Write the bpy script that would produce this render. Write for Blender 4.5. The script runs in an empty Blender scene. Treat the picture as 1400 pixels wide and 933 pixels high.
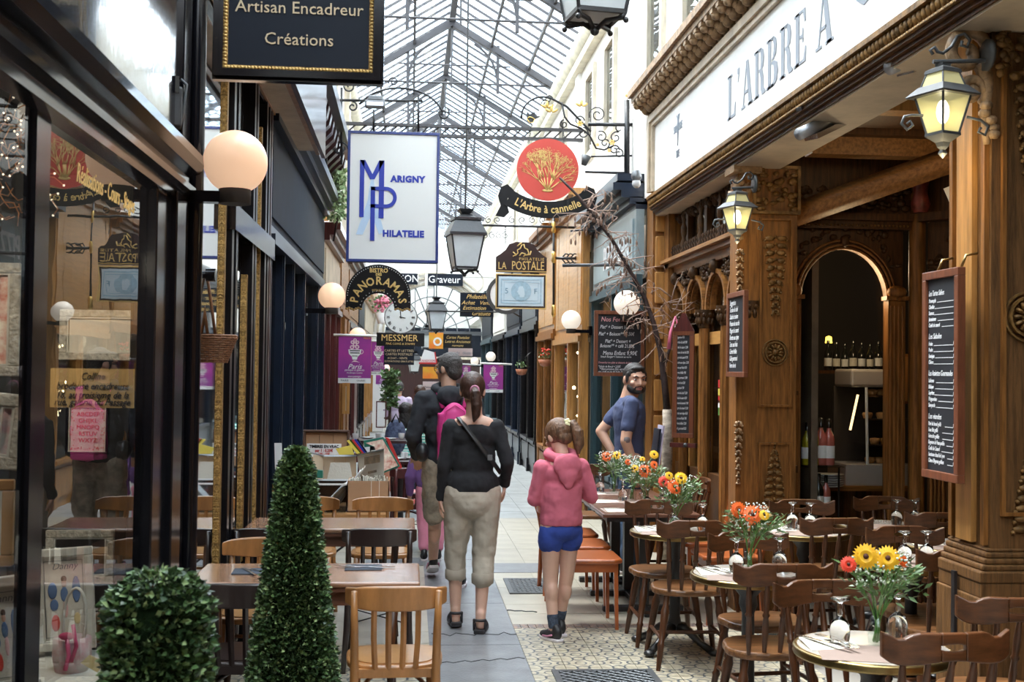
import bpy, math, random
from mathutils import Matrix, Vector
PI = math.pi
rnd = random.Random(7)
C = bpy.context.scene.collection
SC = bpy.context.scene
# ---------------------------------------------------------------- camera
F = 1600.0
CAMZ = 1.65
_v = Vector(((560-700)/F, (466.5-505)/F, -1)).normalized()
_z = Vector((math.sin(.015), math.cos(.015), 0)); _z = (_z - _z.dot(_v)*_v).normalized()
_x = _v.cross(_z)
RC = Matrix((_x, _v, _z))
cam = bpy.data.cameras.new('camera'); co = bpy.data.objects.new('camera', cam); C.objects.link(co)
cam.sensor_width = 36; cam.lens = F/1400*36; cam.clip_start = .05; cam.clip_end = 400
co.matrix_world = Matrix.Translation((0, 0, CAMZ)) @ RC.to_4x4()
cam.dof.use_dof = True; cam.dof.focus_distance = 7.6; cam.dof.aperture_fstop = 8.0
SC.camera = co
def ray(px, py):
    return RC @ Vector(((px-700)/F, (466.5-py)/F, -1))
def P(px, py, d):
    r = ray(px, py); return Vector((0, 0, CAMZ)) + r*(d/r.y)
def PX(px, py, X):
    r = ray(px, py); return Vector((0, 0, CAMZ)) + r*(X/r.x)
# ---------------------------------------------------------------- world, sun, exposure
W = bpy.data.worlds.new('world'); SC.world = W; W.use_nodes = True
nt = W.node_tree; nt.nodes.clear()
wo = nt.nodes.new('ShaderNodeOutputWorld'); bg = nt.nodes.new('ShaderNodeBackground')
tc = nt.nodes.new('ShaderNodeTexCoord'); nz = nt.nodes.new('ShaderNodeTexNoise'); cr = nt.nodes.new('ShaderNodeValToRGB')
nz.inputs['Scale'].default_value = 2.2; nz.inputs['Detail'].default_value = 5
cr.color_ramp.elements[0].position = .35; cr.color_ramp.elements[0].color = (.62, .80, .97, 1)
cr.color_ramp.elements[1].position = .6; cr.color_ramp.elements[1].color = (1, 1, 1, 1)
nt.links.new(tc.outputs['Generated'], nz.inputs['Vector']); nt.links.new(nz.outputs['Fac'], cr.inputs['Fac'])
nt.links.new(cr.outputs['Color'], bg.inputs['Color']); nt.links.new(bg.outputs[0], wo.inputs[0])
bg.inputs['Strength'].default_value = 8.5
sun = bpy.data.lights.new('sun', 'SUN'); sun.energy = 9; sun.angle = math.radians(25); sun.color = (1, .96, .9)
so = bpy.data.objects.new('sun', sun); C.objects.link(so); so.rotation_euler = (math.radians(-14), math.radians(-20), 0)
SC.view_settings.view_transform = 'Standard'; SC.view_settings.look = 'None'
SC.view_settings.exposure = 0.10; SC.view_settings.gamma = 1; SC.view_settings.use_curve_mapping = False
cy = SC.cycles
cy.max_bounces = 9; cy.diffuse_bounces = 4; cy.glossy_bounces = 4; cy.transmission_bounces = 5; cy.transparent_max_bounces = 24
cy.sample_clamp_indirect = 6; cy.caustics_reflective = False; cy.caustics_refractive = False
cy.use_denoising = True
# ---------------------------------------------------------------- materials
MT = {}
def mat(name, col, rough=.5, metal=0., var=0., vs=6., stretch=(1, 1, 1), bump=0., bs=30., emit=0., spec=.5, dark=None, coat=0., alpha=1., trans=0., sss=0.):
    if name in MT: return MT[name]
    m = bpy.data.materials.new(name); m.use_nodes = True; MT[name] = m
    n = m.node_tree.nodes; l = m.node_tree.links; b = n['Principled BSDF']
    col = tuple(col)+(1,)
    b.inputs['Base Color'].default_value = col; b.inputs['Roughness'].default_value = rough
    b.inputs['Metallic'].default_value = metal; b.inputs['Specular IOR Level'].default_value = spec
    b.inputs['Coat Weight'].default_value = coat; b.inputs['Coat Roughness'].default_value = .12
    b.inputs['Alpha'].default_value = alpha; b.inputs['Transmission Weight'].default_value = trans
    if sss: b.inputs['Subsurface Weight'].default_value = sss; b.inputs['Subsurface Radius'].default_value = (.02, .008, .005)
    if emit: b.inputs['Emission Color'].default_value = col; b.inputs['Emission Strength'].default_value = emit
    if var or bump:
        t = n.new('ShaderNodeTexCoord'); mp = n.new('ShaderNodeMapping'); mp.inputs['Scale'].default_value = stretch
        l.new(t.outputs['Object'], mp.inputs['Vector'])
    if var:
        z = n.new('ShaderNodeTexNoise'); z.inputs['Scale'].default_value = vs; z.inputs['Detail'].default_value = 6; z.inputs['Roughness'].default_value = .62
        l.new(mp.outputs[0], z.inputs['Vector'])
        r = n.new('ShaderNodeValToRGB'); dk = dark or tuple(c*(1-var) for c in col[:3])
        r.color_ramp.elements[0].position = .36; r.color_ramp.elements[0].color = tuple(dk)+(1,)
        r.color_ramp.elements[1].position = .64; r.color_ramp.elements[1].color = tuple(min(1, c*(1+var*.25)) for c in col[:3])+(1,)
        l.new(z.outputs['Fac'], r.inputs['Fac']); l.new(r.outputs['Color'], b.inputs['Base Color'])
    if bump:
        z2 = n.new('ShaderNodeTexNoise'); z2.inputs['Scale'].default_value = bs; z2.inputs['Detail'].default_value = 3
        l.new(mp.outputs[0], z2.inputs['Vector'])
        bp = n.new('ShaderNodeBump'); bp.inputs['Strength'].default_value = bump; bp.inputs['Distance'].default_value = .01
        l.new(z2.outputs['Fac'], bp.inputs['Height']); l.new(bp.outputs[0], b.inputs['Normal'])
    return m
def glassy(name, ior=1.6, tint=(1, 1, 1), rough=0.0, wav=0.):
    if name in MT: return MT[name]
    m = bpy.data.materials.new(name); m.use_nodes = True; MT[name] = m
    n = m.node_tree.nodes; l = m.node_tree.links; n.clear()
    o = n.new('ShaderNodeOutputMaterial'); mx = n.new('ShaderNodeMixShader'); tr = n.new('ShaderNodeBsdfTransparent'); gl = n.new('ShaderNodeBsdfGlossy'); fr = n.new('ShaderNodeFresnel')
    fr.inputs['IOR'].default_value = ior; tr.inputs['Color'].default_value = tuple(tint)+(1,); gl.inputs['Roughness'].default_value = rough
    gm = n.new('ShaderNodeNewGeometry'); sb_ = n.new('ShaderNodeMath'); sb_.operation = 'SUBTRACT'; sb_.inputs[0].default_value = 1; l.new(gm.outputs['Backfacing'], sb_.inputs[1])
    ml = n.new('ShaderNodeMath'); ml.operation = 'MULTIPLY'; l.new(sb_.outputs[0], ml.inputs[0]); l.new(fr.outputs[0], ml.inputs[1])
    l.new(ml.outputs[0], mx.inputs[0]); l.new(tr.outputs[0], mx.inputs[1]); l.new(gl.outputs[0], mx.inputs[2]); l.new(mx.outputs[0], o.inputs[0])
    if wav:
        t = n.new('ShaderNodeTexCoord'); z = n.new('ShaderNodeTexNoise'); z.inputs['Scale'].default_value = 3; b = n.new('ShaderNodeBump'); b.inputs['Strength'].default_value = wav; b.inputs['Distance'].default_value = .02
        l.new(t.outputs['Object'], z.inputs['Vector']); l.new(z.outputs['Fac'], b.inputs['Height']); l.new(b.outputs[0], gl.inputs['Normal'])
    return m
WOODZ = (9, 9, .8); WOODX = (.8, 9, 9); WOODY = (9, .8, 9)
def M(k):
    if k in MT: return MT[k]
    d = DEFS[k]; return glassy(k, **d) if 'ior' in d else mat(k, **d)
DEFS = {
 'black_gloss': dict(col=(.006, .006, .008), rough=.14, spec=.35, bump=.05, bs=2.),
 'lacquer': dict(col=(.012, .011, .014), rough=.06, spec=1., bump=.35, bs=3.2, stretch=(1, 1, .3), coat=1.),
 'black_wood': dict(col=(.010, .009, .011), rough=.28, var=.4, vs=4, stretch=WOODZ, spec=.3),
 'navy': dict(col=(.009, .017, .034), rough=.28, var=.25, vs=4, spec=.35),
 'navy_matt': dict(col=(.010, .018, .035), rough=.6, var=.2, spec=.15),
 'maroon': dict(col=(.10, .020, .018), rough=.35, var=.4, vs=4, stretch=WOODZ, coat=.3),
 'maroon_dark': dict(col=(.045, .012, .012), rough=.35, var=.4, vs=4, stretch=WOODZ, coat=.3),
 'teal': dict(col=(.030, .065, .080), rough=.4, var=.2, vs=3, stretch=WOODZ),
 'teal_light': dict(col=(.30, .38, .40), rough=.3, var=.1),
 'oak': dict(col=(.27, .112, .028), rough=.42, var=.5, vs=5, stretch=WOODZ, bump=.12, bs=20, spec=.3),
 'oak_y': dict(col=(.33, .150, .045), rough=.42, var=.45, vs=5, stretch=WOODY, spec=.3),
 'oak_x': dict(col=(.27, .112, .028), rough=.42, var=.5, vs=5, stretch=WOODX, spec=.3),
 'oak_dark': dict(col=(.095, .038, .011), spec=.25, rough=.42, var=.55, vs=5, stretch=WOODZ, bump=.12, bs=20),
 'oak_old': dict(col=(.17, .080, .026), spec=.25, rough=.6, var=.5, vs=6, stretch=WOODZ, bump=.3, bs=30),
 'carving': dict(col=(.24, .125, .038), spec=.3, rough=.45, var=.6, vs=18, bump=.4, bs=50),
 'carving_dark': dict(col=(.085, .038, .012), spec=.3, rough=.5, var=.6, vs=18, bump=.4, bs=50),
 'carving_pale': dict(col=(.40, .25, .13), rough=.5, var=.6, vs=20, bump=.4, bs=50),
 'honey': dict(col=(.52, .25, .070), rough=.35, var=.35, vs=4, stretch=WOODZ, coat=.3),
 'honey_y': dict(col=(.52, .26, .075), rough=.4, var=.2, spec=.3, vs=4, stretch=WOODY, coat=.3),
 'cream_wall': dict(col=(.80, .775, .72), rough=.85, var=.10, vs=2.5, stretch=(1, 1, .4), bump=.1, bs=8),
 'stone': dict(col=(.62, .56, .45), rough=.8, var=.25, vs=6, stretch=(3, 3, .7)),
 'gutter': dict(col=(.66, .61, .47), rough=.6, var=.25, vs=4),
 'soffit': dict(col=(.55, .45, .33), rough=.6, var=.25, vs=3),
 'white_paint': dict(col=(.86, .85, .82), rough=.5, var=.06, vs=3),
 'iron_roof': dict(col=(.045, .043, .047), rough=.55, var=.2),
 'iron': dict(col=(.014, .014, .016), rough=.38, spec=.6, bump=.2, bs=40),
 'iron_grey': dict(col=(.17, .18, .19), rough=.35, metal=.4),
 'lamp_iron': dict(col=(.10, .105, .11), rough=.42, metal=.3, var=.2),
 'steel': dict(col=(.65, .65, .67), rough=.22, metal=1.),
 'brass': dict(col=(.40, .29, .12), rough=.30, metal=1., var=.3, vs=10),
 'gold': dict(col=(.78, .54, .18), rough=.35, metal=.9),
 'gold_old': dict(col=(.42, .25, .08), rough=.38, metal=.75, var=.6, vs=60, bump=.8, bs=120),
 'gold_paint': dict(col=(.80, .55, .20), rough=.45, metal=.2),
 'tan_paint': dict(col=(.62, .50, .32), rough=.5),
 'slate': dict(col=(.018, .020, .026), rough=.55, var=.3, vs=5),
 'slate_text': dict(col=(.82, .83, .85), rough=.8),
 'pink_text': dict(col=(.85, .40, .42), rough=.8),
 'redwood': dict(col=(.19, .060, .026), rough=.4, var=.35, vs=5, stretch=WOODZ, coat=.2),
 'sign_navy': dict(col=(.008, .012, .021), rough=.5, spec=.2),
 'sign_black': dict(col=(.010, .009, .010), rough=.5, spec=.25),
 'sign_dark': dict(col=(.035, .018, .016), rough=.35),
 'sign_white': dict(col=(.70, .70, .68), rough=.4),
 'sign_blue': dict(col=(.012, .030, .33), rough=.4),
 'frame_blue': dict(col=(.025, .04, .17), rough=.25),
 'pale_blue': dict(col=(.45, .58, .74), rough=.5),
 'stamp': dict(col=(.42, .60, .72), rough=.6, var=.15, vs=30),
 'stamp_light': dict(col=(.62, .74, .82), rough=.6),
 'stamp_dark': dict(col=(.20, .36, .47), rough=.6),
 'sign_red': dict(col=(.62, .065, .045), rough=.35),
 'purple': dict(col=(.22, .035, .23), rough=.4, var=.55, vs=2.2, dark=(.42, .04, .30)),
 'white': dict(col=(.85, .85, .85), rough=.5),
 'grey_text': dict(col=(.26, .29, .34), rough=.5),
 'clock_face': dict(col=(.72, .76, .76), rough=.4),
 'orange': dict(col=(.75, .18, .02), rough=.5, var=.4, vs=4, dark=(.75, .42, .03)),
 'pinkish': dict(col=(.62, .48, .46), rough=.5),
 'window': dict(ior=1.55, tint=(.90, .93, .93), wav=.03),
 'dark_window': dict(ior=2.3, tint=(.78, .80, .80), wav=.03),
 'vase_glass': dict(ior=1.75, tint=(.93, .96, .95)),
 'grey_tile': dict(col=(.36, .38, .38), rough=.32, var=.25, vs=3),
 'display_glass': dict(ior=1.3, tint=(.97, .98, .98)),
 'mirror': dict(col=(.80, .82, .82), rough=.03, metal=1.),
 'roof_glass': dict(ior=1.12, tint=(.93, .96, .98)),
 'drink_glass': dict(col=(.96, .98, .98), rough=.0, trans=1., spec=.6),
 'lamp_glass': dict(col=(.62, .66, .68), rough=.25, var=.08),
 'globe': dict(col=(.9, .58, .38), rough=.25, emit=.62, spec=.5),
 'globe_white': dict(col=(.9, .80, .68), rough=.25, emit=.62, spec=.5),
 'lit_glass': dict(col=(.72, .66, .33), rough=.3, emit=.32, alpha=.62),
 'bulb': dict(col=(1., .90, .60), rough=.3, emit=14.),
 'led': dict(col=(1., .80, .45), rough=.3, emit=9.),
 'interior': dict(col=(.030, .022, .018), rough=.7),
 'interior_black': dict(col=(.008, .008, .008), rough=.8),
 'interior_warm': dict(col=(.16, .12, .08), rough=.7, var=.5, vs=2),
 'concrete': dict(col=(.215, .22, .23), rough=.38, var=.25, vs=5, bump=.25, bs=60),
 'grout': dict(col=(.27, .25, .22), rough=.9),
 'cream_tile': dict(col=(.47, .43, .35), rough=.32, var=.14, vs=3, bump=.05, bs=10),
 'chair_dark': dict(col=(.085, .030, .011), rough=.32, var=.45, vs=4, stretch=WOODZ, spec=.5),
 'chair_seat': dict(col=(.20, .085, .030), rough=.33, var=.6, vs=6, stretch=WOODX, spec=.5),
 'chair_rail': dict(col=(.115, .042, .015), rough=.32, var=.5, vs=4, stretch=WOODX, spec=.5),
 'bistro_tan': dict(col=(.42, .19, .062), rough=.32, var=.35, vs=4, stretch=(3, 3, .8), coat=.4),
 'bistro_seat': dict(col=(.52, .27, .105), rough=.28, var=.3, vs=4, coat=.4),
 'bistro_black': dict(col=(.030, .018, .016), rough=.3, var=.3, vs=4, coat=.4),
 'orange_wood': dict(col=(.42, .105, .026), rough=.28, var=.2, vs=3, coat=.5),
 'table_top': dict(col=(.36, .185, .105), rough=.25, var=.35, vs=4, stretch=WOODX, coat=.5),
 'table_dark': dict(col=(.15, .065, .040), rough=.3, var=.3, vs=4, stretch=WOODX, coat=.4),
 'table_pale': dict(col=(.55, .50, .44), rough=.22, var=.1, vs=3, coat=.6),
 'kraft': dict(col=(.30, .22, .185), rough=.8),
 'napkin': dict(col=(.86, .82, .68), rough=.85, bump=.1, bs=30),
 'dark_napkin': dict(col=(.035, .045, .065), rough=.8),
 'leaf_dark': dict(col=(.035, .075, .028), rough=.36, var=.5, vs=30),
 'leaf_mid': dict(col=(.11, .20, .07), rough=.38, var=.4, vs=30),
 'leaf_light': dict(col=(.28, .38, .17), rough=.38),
 'stem': dict(col=(.10, .24, .05), rough=.5),
 'petal_yellow': dict(col=(.90, .50, .015), rough=.5),
 'petal_orange': dict(col=(.85, .13, .012), rough=.5),
 'petal_red': dict(col=(.72, .045, .015), rough=.5),
 'petal_pink': dict(col=(.85, .30, .42), rough=.5),
 'flower_eye': dict(col=(.07, .02, .01), rough=.8),
 'gypsophila': dict(col=(.75, .80, .74), rough=.7),
 'terracotta': dict(col=(.42, .15, .075), rough=.5),
 'bark': dict(col=(.060, .035, .030), rough=.8, var=.5, vs=12, bump=.5, bs=40),
 'birch': dict(col=(.46, .38, .30), rough=.8, var=.6, vs=9, stretch=(1, 1, 2.5), bump=.3),
 'pod': dict(col=(.22, .13, .09), rough=.8),
 'wicker': dict(col=(.24, .105, .045), rough=.55, var=.4, vs=50),
 'skin': dict(col=(.58, .335, .235), rough=.5, sss=.08, var=.10, vs=9),
 'skin_pale': dict(col=(.66, .40, .30), rough=.5, sss=.08, var=.08, vs=9),
 'hair_black': dict(col=(.022, .018, .017), rough=.45, var=.4, vs=30, stretch=(3, 3, .6), bump=.6, bs=70),
 'hair_grey': dict(col=(.07, .062, .06), rough=.6, var=.6, vs=60, bump=.8, bs=140),
 'hair_brown': dict(col=(.060, .025, .016), rough=.38, var=.5, vs=14, stretch=(4, 4, .6), bump=.5, bs=50),
 'hair_light': dict(col=(.17, .085, .045), rough=.42, var=.5, vs=14, stretch=(4, 4, .6), bump=.5, bs=50),
 'hoodie': dict(col=(.022, .024, .030), rough=.9, bump=.5, bs=9),
 'sweater': dict(col=(.014, .014, .017), rough=.9, bump=.5, bs=8),
 'pink_hood': dict(col=(.60, .14, .20), rough=.9, bump=.5, bs=9, var=.15, vs=5),
 'backpack_pink': dict(col=(.56, .035, .21), rough=.6, bump=.4, bs=12),
 'backpack_grey': dict(col=(.07, .05, .065), rough=.7),
 'khaki': dict(col=(.46, .40, .32), rough=.9, bump=.6, bs=10, var=.12, vs=6),
 'camo': dict(col=(.33, .28, .21), rough=.9, var=.5, vs=12, bump=.5, bs=10),
 'blue_shorts': dict(col=(.028, .060, .30), rough=.9, bump=.5, bs=14, var=.25, vs=9),
 'navy_tee': dict(col=(.050, .065, .135), rough=.9, bump=.45, bs=9),
 'jeans': dict(col=(.05, .09, .16), rough=.9),
 'shoe_black': dict(col=(.02, .018, .02), rough=.5),
 'shoe_pink': dict(col=(.50, .20, .30), rough=.6),
 'shoe_white': dict(col=(.72, .66, .68), rough=.6),
 'sock': dict(col=(.06, .08, .12), rough=.9, var=.6, vs=60),
 'strap': dict(col=(.015, .015, .016), rough=.4),
 'green_stripe': dict(col=(.10, .52, .42), rough=.8),
 'lilac': dict(col=(.60, .50, .66), rough=.8),
 'violet': dict(col=(.20, .10, .30), rough=.9),
 'cardboard': dict(col=(.46, .27, .15), rough=.8, var=.12, vs=3),
 'box_tan': dict(col=(.56, .44, .31), rough=.8, var=.12, vs=4),
 'paper': dict(col=(.74, .70, .62), rough=.8),
 'leather': dict(col=(.10, .045, .028), rough=.5, var=.4, vs=8),
 'photo': dict(col=(.28, .20, .13), rough=.5, var=.6, vs=14),
 'clear_plastic': dict(ior=1.35, tint=(.82, .84, .85)),
 'green_cover': dict(col=(.02, .17, .12), rough=.4),
 'red': dict(col=(.55, .03, .03), rough=.4),
 'yellow': dict(col=(.75, .60, .10), rough=.5),
 'pattern_paper': dict(col=(.78, .72, .60), rough=.7, var=.6, vs=22, dark=(.60, .20, .15)),
 'linen': dict(col=(.64, .60, .52), rough=.9, bump=.2, bs=60),
 'frame_cream': dict(col=(.50, .46, .38), rough=.5, var=.4, vs=50, bump=.7, bs=80),
 'frame_white': dict(col=(.62, .59, .52), rough=.45, var=.2, vs=9),
 'floral': dict(col=(.50, .46, .43), rough=.9, var=.5, vs=28, dark=(.55, .30, .32)),
 'ribbon': dict(col=(.55, .06, .16), rough=.5),
 'teddy': dict(col=(.66, .60, .50), rough=1., bump=1., bs=90),
 'amber_card': dict(col=(.42, .27, .10), rough=.7, alpha=.55),
 'yellow_card': dict(col=(.70, .55, .28), rough=.7),
 'blue_cloth': dict(col=(.10, .17, .33), rough=.9),
 'pink_cloth': dict(col=(.72, .42, .40), rough=.9),
 'bottle_green': dict(col=(.05, .08, .01), rough=.08, spec=.8),
 'bottle_yellow': dict(col=(.42, .36, .02), rough=.08, spec=.8),
 'bottle_rose': dict(col=(.48, .13, .10), rough=.08, spec=.8),
 'bottle_dark': dict(col=(.012, .012, .010), rough=.08, spec=.8),
 'case_metal': dict(col=(.42, .38, .35), rough=.35, metal=.3),
 'pastry': dict(col=(.52, .26, .09), rough=.6, var=.4, vs=20),
 'china': dict(col=(.72, .72, .72), rough=.2),
 'heater': dict(col=(.33, .34, .36), rough=.35, metal=.5),
 'plastic_grey': dict(col=(.55, .56, .57), rough=.5),
 'dark_grey': dict(col=(.05, .05, .052), rough=.5),
 'strap_pink': dict(col=(.66, .15, .25), rough=.7),
}
# ---------------------------------------------------------------- mesh builder
def T(x, y=0, z=0): return Matrix.Translation((x, y, z))
def R(a, ax='Z'): return Matrix.Rotation(a, 4, ax)
def S(x, y, z): return Matrix.Diagonal((x, y, z, 1))
FACE_CAM = Matrix(((1, 0, 0, 0), (0, 0, -1, 0), (0, 1, 0, 0), (0, 0, 0, 1)))   # local x->X, y->Z, z->-Y
def WALL_R(x, y, z): return T(x, y, z) @ Matrix(((0, 0, -1, 0), (-1, 0, 0, 0), (0, 1, 0, 0), (0, 0, 0, 1)))
def WALL_L(x, y, z): return T(x, y, z) @ Matrix(((0, 0, 1, 0), (1, 0, 0, 0), (0, 1, 0, 0), (0, 0, 0, 1)))
class MB:
    def __init__(s, m=None): s.v = []; s.f = []; s.s = []; s.M = m or Matrix(); s.mi = []; s.cur = 0
    def add(s, vs, fs, sm=False, m=None):
        o = len(s.v); mm = s.M if m is None else s.M @ m
        s.v += [mm @ Vector(p) for p in vs]; s.f += [tuple(i+o for i in f) for f in fs]; s.s += [sm]*len(fs); s.mi += [s.cur]*len(fs)
        return s
    def bx(s, x0, x1, y0, y1, z0, z1, m=None):
        vs = [(x, y, z) for z in (z0, z1) for y in (y0, y1) for x in (x0, x1)]
        return s.add(vs, [(0, 2, 3, 1), (4, 5, 7, 6), (0, 1, 5, 4), (2, 6, 7, 3), (0, 4, 6, 2), (1, 3, 7, 5)], False, m)
    def cb(s, c, sz, m=None):
        return s.bx(c[0]-sz[0]/2, c[0]+sz[0]/2, c[1]-sz[1]/2, c[1]+sz[1]/2, c[2]-sz[2]/2, c[2]+sz[2]/2, m)
    def lathe(s, prof, n=12, m=None, sm=True, cap=True):
        vs = []; fs = []
        for r, z in prof:
            for i in range(n): a = 2*PI*i/n; vs.append((r*math.cos(a), r*math.sin(a), z))
        for j in range(len(prof)-1):
            for i in range(n): k = (i+1) % n; fs.append((j*n+i, j*n+k, (j+1)*n+k, (j+1)*n+i))
        s.add(vs, fs, sm, m)
        if cap:
            L = len(prof)-1
            cp = []
            if prof[0][0] > 1e-5: cp.append(tuple(reversed(range(n))))
            if prof[-1][0] > 1e-5: cp.append(tuple(range(L*n, L*n+n)))
            if cp: s.add(vs, cp, False, m)
        return s
    def cyl(s, p0, p1, r0, r1=None, n=8, sm=True):
        r1 = r0 if r1 is None else r1; p0 = Vector(p0); p1 = Vector(p1); d = p1-p0; L = d.length
        if L < 1e-6: return s
        q = d.to_track_quat('Z', 'Y').to_matrix().to_4x4()
        return s.lathe([(r0, 0), (r1, L)], n, T(*p0) @ q, sm)
    def tube(s, pts, r, n=6, sm=True, closed=False, flat=1.):
        pts = [Vector(p) for p in pts]; N = len(pts); vs = []; fs = []
        up = Vector((0, 0, 1)); prev = None
        for i, p in enumerate(pts):
            a = pts[(i-1) % N] if (i or closed) else pts[0]; b = pts[(i+1) % N] if (i < N-1 or closed) else pts[-1]
            t = (b-a); t = t.normalized() if t.length > 1e-9 else Vector((0, 0, 1))
            if prev is None: u = t.cross(up); u = u if u.length > .01 else t.cross(Vector((1, 0, 0)))
            else: u = prev - prev.dot(t)*t
            u.normalize(); prev = u; w = t.cross(u); rr = r[i] if isinstance(r, (list, tuple)) else r
            for k in range(n): an = 2*PI*k/n; vs.append(p + u*math.cos(an)*rr + w*math.sin(an)*rr*flat)
        for i in range(N if closed else N-1):
            j = (i+1) % N
            for k in range(n): q = (k+1) % n; fs.append((i*n+k, i*n+q, j*n+q, j*n+k))
        if not closed: fs += [tuple(reversed(range(n))), tuple(range((N-1)*n, N*n))]
        return s.add(vs, fs, sm)
    def prism(s, poly, z0, z1, m=None, sm=False):
        n = len(poly); vs = [(x, y, z0) for x, y in poly]+[(x, y, z1) for x, y in poly]
        fs = [tuple(reversed(range(n))), tuple(range(n, 2*n))]+[(i, (i+1) % n, (i+1) % n+n, i+n) for i in range(n)]
        return s.add(vs, fs, sm, m)
    def ell(s, c, r, n=12, k=8, m=None):
        if not isinstance(r, (tuple, list)): r = (r, r, r)
        prof = [(max(math.sin(PI*i/k), 0), -math.cos(PI*i/k)) for i in range(k+1)]
        prof[0] = (.0, -1); prof[-1] = (.0, 1)
        mm = T(*c) @ S(*r)
        if m is not None: mm = m @ mm
        return s.lathe(prof, n, mm, True, False)
    def quad(s, a, b, c, d): return s.add([a, b, c, d], [(0, 1, 2, 3)])
    def ring(s, R0, R1, z0, z1, n=24, m=None, a0=0, a1=2*PI):
        full = abs(a1-a0-2*PI) < 1e-6; N = n if full else n+1; vs = []; fs = []
        for i in range(N):
            a = a0+(a1-a0)*i/n; c, q = math.cos(a), math.sin(a)
            vs += [(R0*c, R0*q, z0), (R1*c, R1*q, z0), (R1*c, R1*q, z1), (R0*c, R0*q, z1)]
        for i in range(n):
            j = (i+1) % N
            for k in range(4): l = (k+1) % 4; fs.append((i*4+k, j*4+k, j*4+l, i*4+l))
        if not full: fs += [(0, 3, 2, 1), (N*4-4, N*4-3, N*4-2, N*4-1)]
        return s.add(vs, fs, False, m)
    def text(s, t, size, m=None, ext=.002, sx=1., shear=0., align='CENTER', off=0., sp=1.):
        vs, fs = text_mesh(t, size, ext, shear, align, off, sp)
        return s.add([(x*sx, y, z) for x, y, z in vs], fs, False, m)
    def frame(s, w, h, t, z0, z1, m=None):
        for a in ((-w/2, w/2, -h/2, -h/2+t), (-w/2, w/2, h/2-t, h/2), (-w/2, -w/2+t, -h/2+t, h/2-t), (w/2-t, w/2, -h/2+t, h/2-t)):
            s.bx(a[0], a[1], a[2], a[3], z0, z1, m)
        return s
_TX = {}
def text_mesh(t, size, ext, shear, align, off, sp):
    k = (t, round(size, 4), ext, shear, align, off, sp)
    if k in _TX: return _TX[k]
    c = bpy.data.curves.new('t', 'FONT'); c.body = t; c.size = size; c.extrude = ext; c.shear = shear; c.align_x = align; c.align_y = 'CENTER'
    c.offset = off; c.space_character = sp; c.resolution_u = 2
    o = bpy.data.objects.new('t', c); me = bpy.data.meshes.new_from_object(o)
    r = ([tuple(v.co) for v in me.vertices], [tuple(p.vertices) for p in me.polygons])
    bpy.data.objects.remove(o); bpy.data.curves.remove(c); bpy.data.meshes.remove(me)
    _TX[k] = r; return r
WM = {}
def wm(o): return WM.get(o.name, Matrix())
def obj(name, mb, m, parent=None, w=False, bevel=0., sub=0, loc=None):
    """link one mesh; w=True: vertices are in world space (moved into the parent's space)"""
    vs = mb.v
    if parent is not None and w:
        inv = wm(parent).inverted(); vs = [inv @ v for v in vs]
    org = Vector((0, 0, 0))
    if parent is None:
        xs = [v.x for v in vs]; ys = [v.y for v in vs]; zs = [v.z for v in vs]
        org = Vector(((min(xs)+max(xs))/2, (min(ys)+max(ys))/2, min(zs))); vs = [v-org for v in vs]
    me = bpy.data.meshes.new(name); me.from_pydata(vs, [], mb.f)
    me.polygons.foreach_set('use_smooth', mb.s)
    mats = m if isinstance(m, (list, tuple)) else [m]
    for x in mats: me.materials.append(M(x) if isinstance(x, str) else x)
    if len(mats) > 1: me.polygons.foreach_set('material_index', mb.mi)
    me.update()
    o = bpy.data.objects.new(name, me); C.objects.link(o)
    if parent is not None: o.parent = parent; WM[o.name] = wm(parent).copy()
    else: o.location = org; WM[o.name] = Matrix.Translation(org)
    if bevel:
        b = o.modifiers.new('bevel', 'BEVEL'); b.width = bevel; b.segments = 2; b.limit_method = 'ANGLE'; b.angle_limit = .6
    if sub: q = o.modifiers.new('sub', 'SUBSURF'); q.levels = sub; q.render_levels = sub
    return o
def tag(o, label=None, cat=None, group=None, kind=None):
    if label: o['label'] = label
    if cat: o['category'] = cat
    if group: o['group'] = group
    if kind: o['kind'] = kind
    return o
def thing(name, label, cat, loc=(0, 0, 0), rz=0., group=None):
    o = bpy.data.objects.new(name, None); C.objects.link(o); o.empty_display_size = .1
    o.location = loc; o.rotation_euler = (0, 0, rz); WM[o.name] = T(*loc) @ R(rz)
    return tag(o, label, cat, group)
def struct(name, mb=None, m=None, parent=None, **k):
    if mb is None: o = thing(name, None, None)
    else: o = obj(name, mb, m, parent, **k)
    if parent is None: o['kind'] = 'structure'
    return o
KIDS = {}
def dup(root, loc, rz=0., label=None, group=None):
    if root.name not in KIDS:
        kids = [o for o in C.objects if o.parent == root]; KIDS[root.name] = [(k, [g for g in C.objects if g.parent == k]) for k in kids]
    r = root.copy(); C.objects.link(r); r.location = loc; r.rotation_euler = (0, 0, rz); WM[r.name] = T(*loc) @ R(rz)
    if label: r['label'] = label
    if group: r['group'] = group
    for k, gs in KIDS[root.name]:
        c = k.copy(); C.objects.link(c); c.parent = r
        for g in gs: d = g.copy(); C.objects.link(d); d.parent = c
    return r
def spiral(c, r0, r1, a0, turns, n=18):
    """flat spiral in x,z about c=(x,y,z)"""
    return [(c[0]+(r0+(r1-r0)*i/n)*math.cos(a0+turns*2*PI*i/n), c[1], c[2]+(r0+(r1-r0)*i/n)*math.sin(a0+turns*2*PI*i/n)) for i in range(n+1)]
def bez(p, n=12):
    p = [Vector(q) for q in p]; out = []
    for i in range(n+1):
        t = i/n; out.append(p[0]*(1-t)**3+p[1]*3*t*(1-t)**2+p[2]*3*t*t*(1-t)+p[3]*t**3)
    return out
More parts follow.
